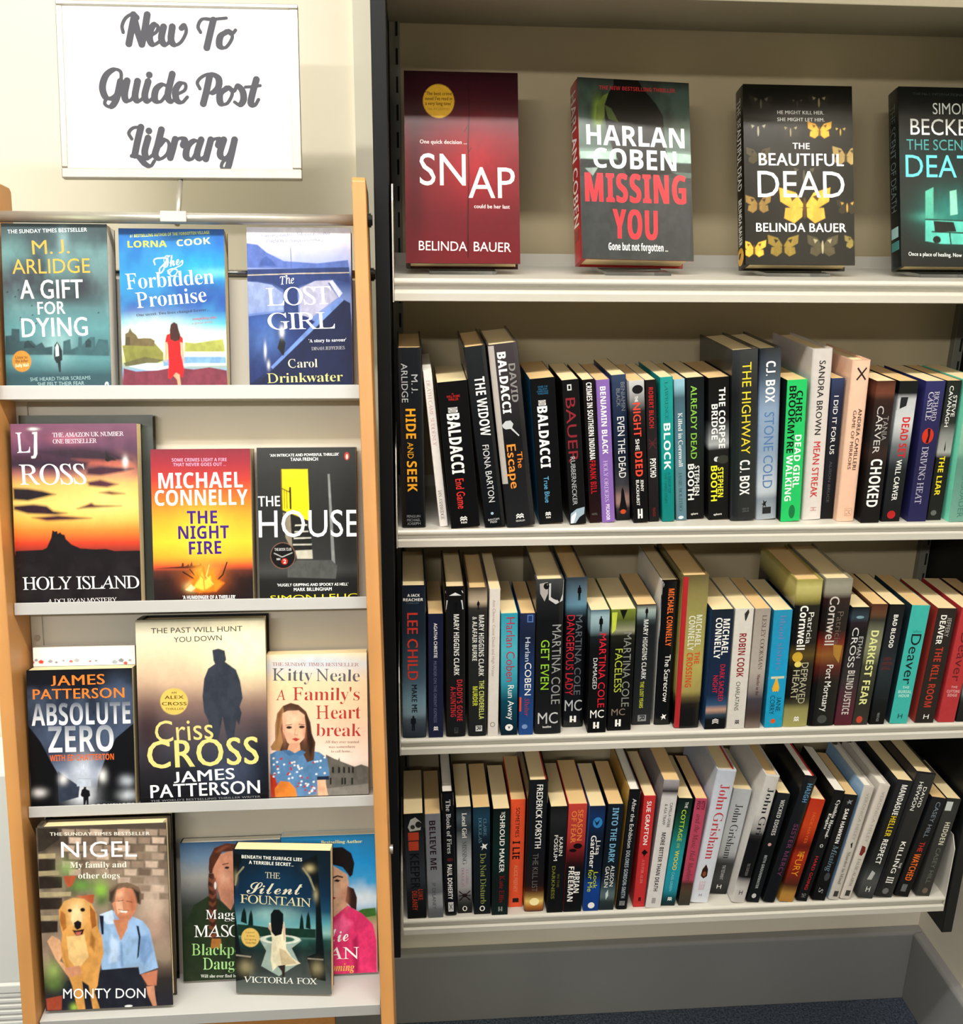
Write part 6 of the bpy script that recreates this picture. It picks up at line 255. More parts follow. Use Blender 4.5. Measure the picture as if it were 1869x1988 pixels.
'scent':{'P0':[0.6966,0.055,1.4768],'ex':[1.0,0.0,0.0],'eu':[0.0,0.3256,0.9455],'w':0.1538,'h':0.2486,'t':0.032,'k':'h','g':1,'sp':'#10181a','si':[('t','THE SCENT OF DEATH','p','#5a6668',0.08,0.68,0.25,0.7),('r','#8fb0b0',0.77,0.83,0.2,0.8),('r','#3f7a78',0.85,0.9,0.0,1)],'lab':'black hardback with teal title,cut by photo edge,display shelf','ops':[('bg',[(0,'#0e1214'),(0.25,'#121819'),(0.4,'#16302f'),(0.5,'#262c2b'),(0.7,'#1f2a28'),(1,'#151717')]),('b','#2f8f86',76.4,74.5,45.4,33.3,0.7),('g','#5fb5a0',[(36.3,103.9),(48.0,109.7),(47.2,66.7),(35.6,66.6)]),('b','#4aa090',41.5,68.5,22.7,7.4,0.7),('g','#8fd0bc',[(71.2,104.4),(80.9,106.4),(82.2,72.7),(71.5,70.7)]),('g','#5fbfb0',[(35.6,64.7),(115.1,63.7),(114.5,30.0),(56.2,31.3),(35.0,34.9)]),('g','#1a2422',[(47.1,63.0),(76.2,61.4),(79.8,48.4),(48.8,48.1)]),('l','#1a2422',1.51,[(35.6,64.7),(115.1,62.8)]),('l','#1a2422',1.89,[(44.9,48.0),(112.8,45.9)]),('e','#16201e',51.5,36.9,5.7,5.2),('l','#16201e',1.89,[(70.1,46.4),(71.7,31.5)]),('t','THE No.1 INTERNATIONAL BESTSELLER','p','#3a4646',20.5,237.2,130.3,236.3,3.4),('t','SIMON','p','#dfe2e2',49.0,211.0,103.4,211.3,15.4),('t','BECKETT','p','#e6e8e8',16.6,182.0,132.1,182.2,22.1),('t','THE SCENT OF','p','#4f9a9a',10.4,161.0,130.7,161.1,14.6),('t','DEATH','p','#6fd0dc',8.7,123.3,131.9,123.6,30.6),('t','Once a place of healing. Now a place of death.','pb','#d9dcdc',10.5,14.5,130.7,12.3,5.2)]}}
SIGN={'c':[-0.2576,0.0472,1.6811],'x':[1.0,0.0019,0.0073],'u':[-0.0075,0.2566,0.9665],'w':0.2911,'h':0.2128,'st':[[(-66.3,69.4),(-67.2,77.3),(-62.7,86.3),(-54.8,91.0),(-49.4,87.1)],[(-52.3,89.0),(-55.8,74.5),(-60.0,55.8)],[(-53.3,90.5),(-49.4,72.2),(-44.5,55.8)],[(-36.8,90.8),(-40.4,72.3),(-44.5,55.3)],[(-36.2,64.4),(-27.0,70.1),(-24.3,76.6),(-28.4,79.5),(-33.4,72.4),(-34.8,61.2),(-30.5,55.0),(-20.8,60.7)],[(-17.7,76.7),(-20.7,62.7),(-16.7,55.2),(-10.7,60.8),(-6.7,77.4)],[(-7.2,76.9),(-9.2,61.6),(-4.9,55.2),(2.8,59.1),(9.2,70.7),(8.0,78.6),(3.8,75.6)],[(26.6,71.0),(23.8,77.9),(28.9,86.5),(41.0,86.7),(58.2,88.5)],[(42.5,85.8),(38.5,71.2),(33.6,52.6)],[(58.2,72.0),(50.5,66.4),(49.1,55.3),(56.7,53.4),(64.6,64.6),(62.8,72.6),(58.2,72.0)],[(61.8,71.6),(65.3,70.1),(69.0,74.2)],[(-70.6,12.5),(-71.2,22.4),(-79.1,24.8),(-88.9,17.2),(-93.4,2.9),(-89.1,-9.3),(-79.0,-6.2),(-71.7,8.2)],[(-71.6,10.7),(-77.4,-10.7),(-84.2,-19.8),(-91.1,-16.8),(-88.9,-10.3),(-81.4,-10.7)],[(-63.6,11.5),(-67.2,-5.0),(-65.0,-12.5),(-57.8,-8.9),(-51.6,10.2)],[(-51.1,11.2),(-54.7,-6.6),(-51.4,-12.9),(-44.2,-8.2)],[(-38.5,10.9),(-43.1,-5.7),(-39.9,-13.0),(-32.7,-8.1)],[(-14.6,4.7),(-21.6,7.6),(-29.3,1.5),(-31.2,-10.6),(-24.3,-13.0),(-16.9,-3.6),(-12.5,6.5)],[(-9.1,20.3),(-15.4,-4.9),(-11.7,-12.9),(-6.5,-8.8)],[(-7.4,-5.3),(4.9,0.9),(6.2,8.5),(-0.4,8.9),(-5.7,0.8),(-5.0,-10.3),(1.4,-13.7),(8.2,-7.1)],[(23.7,3.2),(20.9,10.7),(27.2,17.8),(37.4,21.0),(46.4,16.1),(46.1,5.5),(38.3,-1.7),(31.7,0.2)],[(35.8,17.9),(31.7,0.7),(27.2,-14.9)],[(56.2,4.1),(47.9,-3.1),(48.5,-14.2),(56.2,-14.1),(62.6,-3.4),(60.8,4.7),(56.2,4.1)],[(61.2,2.4),(65.8,1.2),(69.0,7.5),(75.4,0.8),(76.2,-9.8),(71.4,-15.9),(65.4,-12.5)],[(92.7,15.2),(87.1,-3.1),(85.2,-13.7),(89.8,-16.2),(94.6,-9.1)],[(79.2,5.9),(88.1,6.5),(97.1,7.9)],[(-60.6,-58.2),(-63.8,-51.2),(-58.6,-45.1),(-50.0,-44.0)],[(-49.0,-44.0),(-53.6,-60.7),(-57.7,-77.9)],[(-61.3,-78.9),(-52.8,-80.4),(-45.5,-88.4),(-39.0,-90.9),(-34.3,-84.8)],[(-40.9,-57.0),(-45.5,-73.7),(-42.2,-81.3),(-34.5,-76.2)],[(-24.4,-46.8),(-29.6,-65.5),(-33.0,-77.2),(-27.1,-82.2),(-18.3,-75.5),(-15.9,-63.4),(-21.3,-58.9),(-28.1,-65.5)],[(-8.1,-58.2),(-11.6,-70.4),(-14.9,-80.6)],[(-12.0,-69.2),(-4.6,-57.7),(3.0,-58.6),(1.3,-65.2)],[(21.6,-62.5),(15.1,-59.6),(6.8,-66.7),(4.4,-78.9),(11.4,-81.9),(18.9,-68.6),(21.8,-58.5)],[(23.3,-58.5),(17.7,-75.8),(21.0,-82.1),(27.7,-78.2)],[(35.0,-58.4),(31.6,-70.1),(28.1,-81.8)],[(31.1,-69.6),(38.0,-58.3),(45.2,-58.3),(43.9,-64.9)],[(50.8,-58.2),(45.7,-75.0),(49.6,-80.6),(56.3,-75.9),(62.0,-59.1)],[(64.0,-58.1),(58.8,-78.7),(53.8,-93.3),(47.2,-91.8),(49.4,-84.7),(58.8,-78.7)]],'dots':[(-36.8,18.9),(-39.6,-48.4)]}
# ------------------------------------------------------------------ the room
WY, RX = .27, 1.037
struct(MB().box((-3, -4, -.05), (RX+.1, WY+.1, 0)).build('floor', M['carpet']))
struct(MB().box((-3, WY, 0), (RX+.1, WY+.1, 2.72)).build('wall_back', M['wall']))
struct(MB().box((RX, -2.2, 0), (RX+.1, WY, 2.72)).build('wall_right', M['wall']))
struct(MB().box((-3, -4, 2.7), (RX+.1, WY+.1, 2.8)).build('ceiling', M['ceil']))
def skirting(name, outline, fn, t0, t1): return struct(MB().prism(outline, fn, t0, t1).build(name, M['skirt'], bevel=.002))
PR = [(0, 0), (.020, 0), (.020, .160), (.016, .1655), (0, .1665)]
skirting('baseboard_back', PR, lambda p, t: (t, WY-p[0], p[1]), -2.9, RX)
skirting('baseboard_right', PR, lambda p, t: (RX-p[0], t, p[1]), -2.1, WY-.0201)
struct(MB().box((-.0535, WY-.012, .17), (-.026, WY, 2.3)).build('trim_1', M['batten']))

# ------------------------------------------------------------------ wall bookcase
bc = thing('bookcase', 'black-sided wall bookcase with white metal shelves full of books', 'bookcase', (.45, .14, .39))
BO = (.45, .14, .39)
for x0, x1 in ((-.0218, -.0035), (.9037, .9217)):
    MB().box((x0, 0, .39), (x1, WY-.001, 2.25)).build('side_panel', M['black'], bc, BO, bevel=.0012)
for x0 in (-.0028, .8872):
    up = MB().box((x0, .222, .40), (x0+.0158, WY-.001, 2.2)).build('upright', M['upright'], bc, BO, bevel=.001)
    sl = MB()
    for k in range(48): sl.box((x0+.0095, .2212, .42+k*.0365), (x0+.0125, .2225, .441+k*.0365))
    sl.build('slot', M['slot'], up, (0, 0, 0))
SH = [(.4344, .4625), (.7640, .7905), (1.0947, 1.1205), (1.4319, 1.4612)]
for zb, zt in SH:
    t = zt-zb
    # rolled nose, recess below it, lower lip: the folded front of a steel shelf
    pr = [(.215, t-.0012), (.215, t+.018), (.2135, t+.018), (.2135, t), (.006, t)]
    pr += [(.004-.0045*math.sin(a), t-.0045+.0045*math.cos(a)) for a in np.linspace(.2, math.pi, 8)]
    pr += [(.006, t-.0105), (.005, .0125), (-.001, .0105), (-.001, .0012), (.004, 0), (.016, 0), (.016, .002), (.008, .0035), (.010, t-.0012)]
    s = MB().prism(pr, lambda p, q: (q, p[0], zb+p[1]), .0018, .8982).build('shelf', M['steel'], bc, BO)
    for x in (-.0002, .8984):
        MB().prism([(.001, 0), (.001, t+.095), (.012, t+.115), (.17, t+.115), (.22, t+.02), (.22, 0)], lambda p, q: (q, p[0], zb-.0008+p[1]), x, x+.0016).build('end_bracket', M['steel'], s, BO and (0, 0, 0)).matrix_parent_inverse = Matrix.Identity(4)
MB().box((-.0028, .2352, .43), (.903, .2372, 2.2)).build('back_panel', M['backing'], bc, BO)
MB().box((-.0034, -.002, 1.7886), (.9036, .2340, 1.83)).build('canopy', M['canopy'], bc, BO, bevel=.001)
for o in list(bpy.data.objects):   # brackets and slots were drawn in world space: bring them into their parent's space
    if o.name.split('.')[0] in ('end_bracket', 'slot'):
        for vv in o.data.vertices: vv.co -= Vector(BO)

# ------------------------------------------------------------------ wall heater at the far left
hx = thing('wall_heater', 'white wall heater with slatted grille, left of the display stand', 'heater', (-1.05, WY, .02))
HO = (-1.05, WY, .02)
MB().box((-1.45, .15, .237), (-.60, WY-.001, .66)).build('casing', M['heater'], hx, HO, bevel=.006)
MB().box((-1.45, .146, .219), (-.60, WY-.03, .2365)).build('lower_rim', M['heater'], hx, HO, bevel=.002)
MB().box((-1.44, .166, .03), (-.605, WY-.022, .2185)).build('grille_back', M['dark'], hx, HO)
for k in range(15): MB().box((-1.45, .148, .034+k*.0125), (-.60, .1655, .0405+k*.0125)).build('grille_slat', M['heater'], hx, HO, bevel=.001)

# ------------------------------------------------------------------ leaning display stand
LEAN = math.radians(14.866)
SO = np.array([0, -.30527, .56755]); EX = np.array([1., 0, 0]); EU = np.array([0, math.sin(LEAN), math.cos(LEAN)]); EN = np.array([0, -math.cos(LEAN), math.sin(LEAN)])
def SP(x, u, n): return SO+EX*x+EU*u+EN*n
XL = lambda u: -.4466-.033*u
XR = lambda u: -.0258-.0203*u
st = thing('display_stand', 'beech-sided leaning book display stand with silver ledges', 'display stand', (-.245, -.2, 0)); SB = (-.245, -.2, 0)
def board(xin, sgn, name):
    th = .0165*sgn
    outl = [(0, -.585), (0, 1.046), (-.004, 1.051), (-.100, 1.058), (-.106, 1.054), (-.106, -.558)]
    b = MB(); b.prism(outl, lambda p, t: SP(xin(p[1])+t, p[1], p[0]), 0, th)
    o = b.build(name, M['wood'], st, SB, bevel=.0015)
    return o
board(XL, -1, 'side_board'); board(XR, 1, 'side_board')
# back sheet, with a folded flange on its left side
bs = MB(); N0 = -.0720
bs.prism([(XL(-.05)+.001, -.02), (XR(-.05)-.001, -.02), (XR(.94)-.001, .940), (XL(.94)+.001, .940)], lambda p, t: SP(p[0], p[1], t), N0, N0-.0015)
bs.build('back_panel', M['panel'], st, SB)
fl = MB(); fl.prism([(0, 0), (.0135, 0), (.0135, -.003), (0, -.003)], lambda p, t: SP(XL(t)+.001+p[0], t, N0+.0035+p[1]), .0, .938)
fl.build('flange', M['panel'], st, SB)
for u in (.489,): MB().tube(SP(XL(u)+.008, u, N0+.001), SP(XL(u)+.008, u, N0+.0055), .0035, 12).build('screw', M['alu'], st, SB)
for u0, nl, h in ((.7872, -.020, .0170), (.5260, -.020, .0150), (.2740, -.020, .0137)):
    pr = [(nl, 0), (nl, h), (nl-.0016, h), (nl-.0022, h-.0075), (N0+.0015, h-.0075), (N0+.0015, 0)]
    lg = MB(); lg.prism(pr, lambda p, t: SP((XL(u0)+.0005) if t == 0 else (XR(u0)-.0005), u0+p[1], p[0]), 0, 1)
    lg.build('ledge', M['ledgemetal'], st, SB, bevel=.0006)
# deep flat tray at the bottom
TZ = .587
tr = MB(); xl, xr = XL(.01)+.001, XR(.01)-.001
tr.prism([(-.2935, TZ), (-.2935, TZ-.0165), (-.292, TZ-.0165), (-.292, TZ-.0018), (-.208, TZ-.0018), (-.208, TZ)], lambda p, t: (t, p[0], p[1]), xl, xr)
tr.build('tray', M['ledgemetal'], st, SB, bevel=.0006)
MB().box((-.36, -.24, .05), (-.09, -.225, .565)).build('base_panel', M['woodedge'], st, SB)
MB().box((-.45, -.26, .06), (-.02, -.245, .11)).build('cross_board', M['wood'], st, SB)
for u, n, r in ((1.006, -.03, .0068), (.9505, -.088, .0052)):
    rl = MB().tube(SP(XL(u)+.0005, u, n), SP(XR(u)-.0005, u, n), r, 20).build('rail', M['alu'] if u > 1 else M['chrome'], st, SB, smooth=True)
    k = MB(); k.tube(SP(XR(u)+.0165, u, n), SP(XR(u)+.0208, u, n), .0085, 20); k.tube(SP(XR(u)+.0208, u, n), SP(XR(u)+.0225, u, n), .0065, 20)
    k.build('knob', M['knob'], st, SB)
MB().tube(SP(XR(.19)+.0165, .205, -.05), SP(XR(.19)+.0205, .205, -.05), .006, 16).build('knob', M['alu'], st, SB)

# ------------------------------------------------------------------ clip-on sign
sc0 = np.array(SIGN['c']); sx, su = np.array(SIGN['x']), np.array(SIGN['u']); sn = np.cross(sx, su)
sg = thing('sign', 'white framed sign on a pole reading New To Guide Post Library', 'sign', tuple(SP(-.262, 1.006, -.03))); SG = tuple(SP(-.262, 1.006, -.03))
Q = lambda x, u, n: sc0+sx*x+su*u+sn*n
W2, H2, FR = SIGN['w']/2, SIGN['h']/2, .0105
fr = MB()
for (x0, x1, u0, u1) in ((-W2, W2, H2-FR*.6, H2), (-W2, W2, -H2, -H2+FR*1.2), (-W2, -W2+FR*.75, -H2+FR*1.2, H2-FR*.6), (W2-FR*1.1, W2, -H2+FR*1.2, H2-FR*.6)):
    fr.prism([(x0, u0), (x1, u0), (x1, u1), (x0, u1)], lambda p, t: Q(p[0], p[1], t), .0, -.011)
fr.build('frame', M['alu'], sg, SG, bevel=.0015)
def catmull(pts, k=10):
    P = [np.array(p, float) for p in pts]; P = [2*P[0]-P[1]]+P+[2*P[-1]-P[-2]]; out = []
    for i in range(1, len(P)-2):
        for j in range(k):
            t = j/k; a, b, c, d = P[i-1:i+3]
            out.append(.5*((2*b)+(-a+c)*t+(2*a-5*b+4*c-d)*t*t+(-a+3*b-3*c+d)*t**3))
    out.append(P[-2]); return np.array(out)
def ribbon(c, wfn):
    d = np.gradient(c, axis=0); d /= np.linalg.norm(d, axis=1)[:, None]+1e-9; n = np.stack([-d[:, 1], d[:, 0]], 1)
    w = wfn(d)[:, None]/2; return np.concatenate([c+n*w, (c-n*w)[::-1]])
def disc(cx, cy, rx, ry, k=28): return [(cx+rx*math.cos(2*math.pi*i/k), cy+ry*math.sin(2*math.pi*i/k)) for i in range(k)]
# the printed card: lettering inked stroke by stroke into its surface
sw_, sh_ = W2-.004, H2-.004; gx, gy = 581, 411
su_, sv_ = np.linspace(-sw_, sw_, gx)*1e3, np.linspace(-sh_, sh_, gy)*1e3; UU, VV = np.meshgrid(su_, sv_); alpha = np.zeros((gy, gx))
def stamp(a, b, ra, rb):
    R_ = max(ra, rb)+1; lo, hi = np.minimum(a, b)-R_, np.maximum(a, b)+R_
    sl = (slice(*np.searchsorted(sv_, [lo[1], hi[1]])), slice(*np.searchsorted(su_, [lo[0], hi[0]]))); d = b-a; L2 = (d*d).sum()+1e-9
    q = np.clip(((UU[sl]-a[0])*d[0]+(VV[sl]-a[1])*d[1])/L2, 0, 1); ds = np.hypot(UU[sl]-a[0]-q*d[0], VV[sl]-a[1]-q*d[1])
    alpha[sl] = np.maximum(alpha[sl], np.clip(.5+(ra+(rb-ra)*q-ds)/.6, 0, 1))
for s in SIGN['st']:
    c = catmull(s, 14); dd = np.gradient(c, axis=0); dd /= np.linalg.norm(dd, axis=1)[:, None]+1e-9
    pw = (4.3+4.6*np.clip(-dd[:, 1], 0, 1)**.8+.5*np.clip(dd[:, 1], 0, 1))/2
    for i in range(len(c)-1): stamp(c[i], c[i+1], pw[i], pw[i+1])
for p in SIGN['dots']: stamp(np.array(p), np.array(p)+.01, 4.3, 4.3)
cc = np.array(ink('#f6f6f4'))+(np.array(ink('#4c4c54'))-np.array(ink('#f6f6f4')))*alpha[..., None]
sh = MB(); sh.add(sc0+UU.reshape(-1, 1)/1e3*sx+VV.reshape(-1, 1)/1e3*su-sn*.0025, [(b*gx+a, b*gx+a+1, (b+1)*gx+a+1, (b+1)*gx+a) for b in range(gy-1) for a in range(gx-1)], cc.reshape(-1, 3))
sh.prism([(-sw_, -sh_), (sw_, -sh_), (sw_, sh_), (-sw_, sh_)], lambda p, t: Q(p[0], p[1], t), -.0027, -.008, '#f6f6f4')
sh.build('sheet', M['paper_sheet'], sg, SG)
pb = Q(-.0042, -H2, -.006); MB().tube(pb, SP(-.262, 1.0005, -.0412), .0033, 14).build('pole', M['alu'], sg, SG, smooth=True)
cl = MB(); cl.prism([(-.0155, .9995), (.0155, .9995), (.0155, 1.0125), (-.0155, 1.0125)], lambda p, t: SP(-.262+p[0], p[1], t), -.0192, -.0224); cl.build('clip', M['steel'], sg, SG, bevel=.001)
# ------------------------------------------------------------------ lettering: glyphs of the built-in typeface, cut once
UP = dict(s=0x1d434, sb=0x1d400, i=0x1d434, sbi=0x1d468, sc=0x1d4d0, nb=0x1d5d4, nbx=0x1d5d4, sw=0x1d5a0)
LO = dict(s=0x1d41a, sb=0x1d41a, i=0x1d44e, sbi=0x1d482, sc=0x1d4ea, nb=0x1d5ee, nbx=0x1d5ee, sw=0x1d5ba)
OFF = dict(s=-.0105)
EMB = dict(pb=.016, nbx=.028)         # bold cuts: the glyph struck twice, a hair apart
def code(ch, st):
    if st in UP:
        if 'A' <= ch <= 'Z': return chr(UP[st]+ord(ch)-65)
        if 'a' <= ch <= 'z': return 'ℎ' if (st == 'i' and ch == 'h') else chr(LO[st]+ord(ch)-97)
    return ch
need = set()
for b in SPINES:
    for it in b[10]:
        if it[0] in 'th' and len(it) > 5: need |= {(it[2], ch) for ch in it[1]}
for f in FACES.values():
    for it in f['ops']:
        if it[0] in ('t', 'tg'): need |= {(it[2], ch) for ch in it[1]}
    for it in f['si']:
        if it[0] == 't': need |= {(it[2], ch) for ch in it[1]}
need |= {(s, 'H') for s, _ in list(need)}
need = sorted(n for n in need if n[1] != ' ')
tmp = []
for s, ch in need:
    for body in (code(ch, s), code('H', s)+code(ch, s)+code('H', s)):
        c = bpy.data.curves.new('t', 'FONT'); c.body = body; c.resolution_u = 3; c.offset = OFF.get(s, 0) if ch.islower() else 0
        o = bpy.data.objects.new('t', c); COL.objects.link(o); tmp.append(o)
bpy.context.view_layer.update(); dg = bpy.context.evaluated_depsgraph_get()
GL = {}; res = []
for o in tmp:
    me = bpy.data.meshes.new_from_object(o.evaluated_get(dg)); v = np.array([vv.co[:2] for vv in me.vertices]).reshape(-1, 2)
    res.append((v, [tuple(p.vertices) for p in me.polygons])); bpy.data.meshes.remove(me)
for o in tmp:
    c = o.data; bpy.data.objects.remove(o); bpy.data.curves.remove(c)
HW = {}
for i, (s, ch) in enumerate(need):
    if ch == 'H': v = res[2*i][0]; HW[s] = (np.ptp(v[:, 0]), v[:, 1].max(), np.ptp(res[2*i+1][0][:, 0]))
for i, (s, ch) in enumerate(need):
    v, f = res[2*i]; hw, cap, hhh = HW[s]
    if len(v) == 0: continue
    adv = np.ptp(res[2*i+1][0][:, 0])-hw-(hhh-hw)/2     # advance of this glyph (H-to-H distance minus one H step)
    if ch == 'J' and v[:, 1].min() < -.04*cap: v = v.copy(); v[:, 1] = (v[:, 1]-v[:, 1].min())/np.ptp(v[:, 1])*cap   # lining J
    if s == 's' and 'A' <= ch <= 'Z': v = v.copy(); v[:, 0] -= .29*v[:, 1]; adv = v[:, 0].max()+.045                                           # stand the light serif capitals upright
    GL[(s, ch)] = (v, f, adv)
def lay(text, st):
    x = 0; V = []; F = []; Z = []; n = 0; cap = HW[st][1]
    for ch in text:
        g = GL.get((st, ch))
        if g is None: x += .27; continue
        for q_, e in enumerate((-EMB[st], EMB[st]) if st in EMB else (0,)):
            V.append(g[0]+[x+e, 0]); Z.append(np.full(len(g[0]), q_*8e-6)); F += [tuple(i+n for i in q) for q in g[1]]; n += len(g[0])
        x += g[2]+2*EMB.get(st, 0)
    V = np.concatenate(V); V[:, 0] -= V[:, 0].min(); V[:, 0] /= V[:, 0].max(); V[:, 1] /= cap
    return V, F, np.concatenate(Z)                  # x 0..1 over the line, y 1 = capital height

PICT = dict(
    wave=[[(0,.0),(.25,.3),(.5,.05),(.75,.3),(1,0),(1,.3),(.75,.6),(.5,.35),(.25,.6),(0,.3)], [(0,.45),(.25,.75),(.5,.5),(.75,.75),(1,.45),(1,.7),(.75,1),(.5,.75),(.25,1),(0,.7)]],
    H=[[(0,0),(.36,0),(.36,.28),(.64,.28),(.64,0),(1,0),(1,1),(.64,1),(.64,.45),(.36,.45),(.36,1),(0,1)]],
    H2=[[(0,0),(.16,0),(.16,.42),(.84,.5),(.84,0),(1,0),(1,1),(.84,1),(.84,.62),(.16,.55),(.16,1),(0,1)]],
    chev=[[(0,0),(.5,.25),(1,0),(1,.15),(.5,.4),(0,.15)], [(0,.3),(.5,.55),(1,.3),(1,.45),(.5,.7),(0,.45)], [(0,.6),(.5,.85),(1,.6),(1,.75),(.5,1),(0,.75)]],
    man=[[(.3,0),(.45,0),(.5,.4),(.55,0),(.7,0),(.68,.45),(.85,.5),(.8,.8),(.6,.86),(.62,.95),(.5,1),(.38,.95),(.4,.86),(.2,.8),(.15,.5),(.32,.45)]],
    key=[[(.0,.75),(.25,.95),(.55,.95),(.7,.75),(.6,.55),(1,.1),(.95,.05),(.5,.5),(.2,.5),(.05,.6)]],
    spider=[[(.3,.35),(.7,.35),(.7,.7),(.3,.7)], [(0,.9),(.4,.55),(.45,.6),(.05,1)], [(1,.9),(.6,.55),(.55,.6),(.95,1)], [(0,.1),(.4,.5),(.45,.42),(.08,0)], [(1,.1),(.6,.5),(.55,.42),(.92,0)], [(0,.45),(.4,.5),(.4,.58),(0,.55)], [(1,.45),(.6,.5),(.6,.58),(1,.55)]],
    bird=[[(0,.5),(.35,.6),(.3,1),(.6,.75),(1,.9),(.75,.5),(.9,.1),(.5,.35),(.2,0),(.3,.4)]],
    x=[[(0,.1),(.1,0),(.5,.4),(.9,0),(1,.1),(.6,.5),(1,.9),(.9,1),(.5,.6),(.1,1),(0,.9),(.4,.5)]],
    tassel=[[(.4,1),(.6,1),(.65,.85),(.9,.3),(.8,0),(.6,.08),(.5,0),(.4,.08),(.2,0),(.1,.3),(.35,.85)]])

# ------------------------------------------------------------------ one book: wrap-round cover with its print, and the block of pages
def ramp(g, a):
    if isinstance(g, str): return np.tile(ink(g), (len(a), 1))
    xs = [p for p, _ in g]; cs = np.array([ink(c) for _, c in g]); return np.stack([np.interp(a, xs, cs[:, k]) for k in range(3)], 1)
def vnoise(n, m, cells, seed):
    r = np.random.RandomState(seed); out = np.zeros((n, m)); amp = 1; tot = 0
    for o in range(4):
        k = max(2, int(cells*2**o)); g = r.rand(k+2, k+2); y = np.linspace(0, k, n); x = np.linspace(0, k, m)
        yi, xi = y.astype(int), x.astype(int); fy, fx = (y-yi)[:, None], (x-xi)[None]; fy = fy*fy*(3-2*fy); fx = fx*fx*(3-2*fx)
        A = g[yi][:, xi]; B = g[yi][:, xi+1]; C = g[yi+1][:, xi]; D = g[yi+1][:, xi+1]
        out += amp*((A*(1-fx)+B*fx)*(1-fy)+(C*(1-fx)+D*fx)*fy); tot += amp; amp *= .55
    out /= tot; return np.clip((out-.35)/.3, 0, 1)
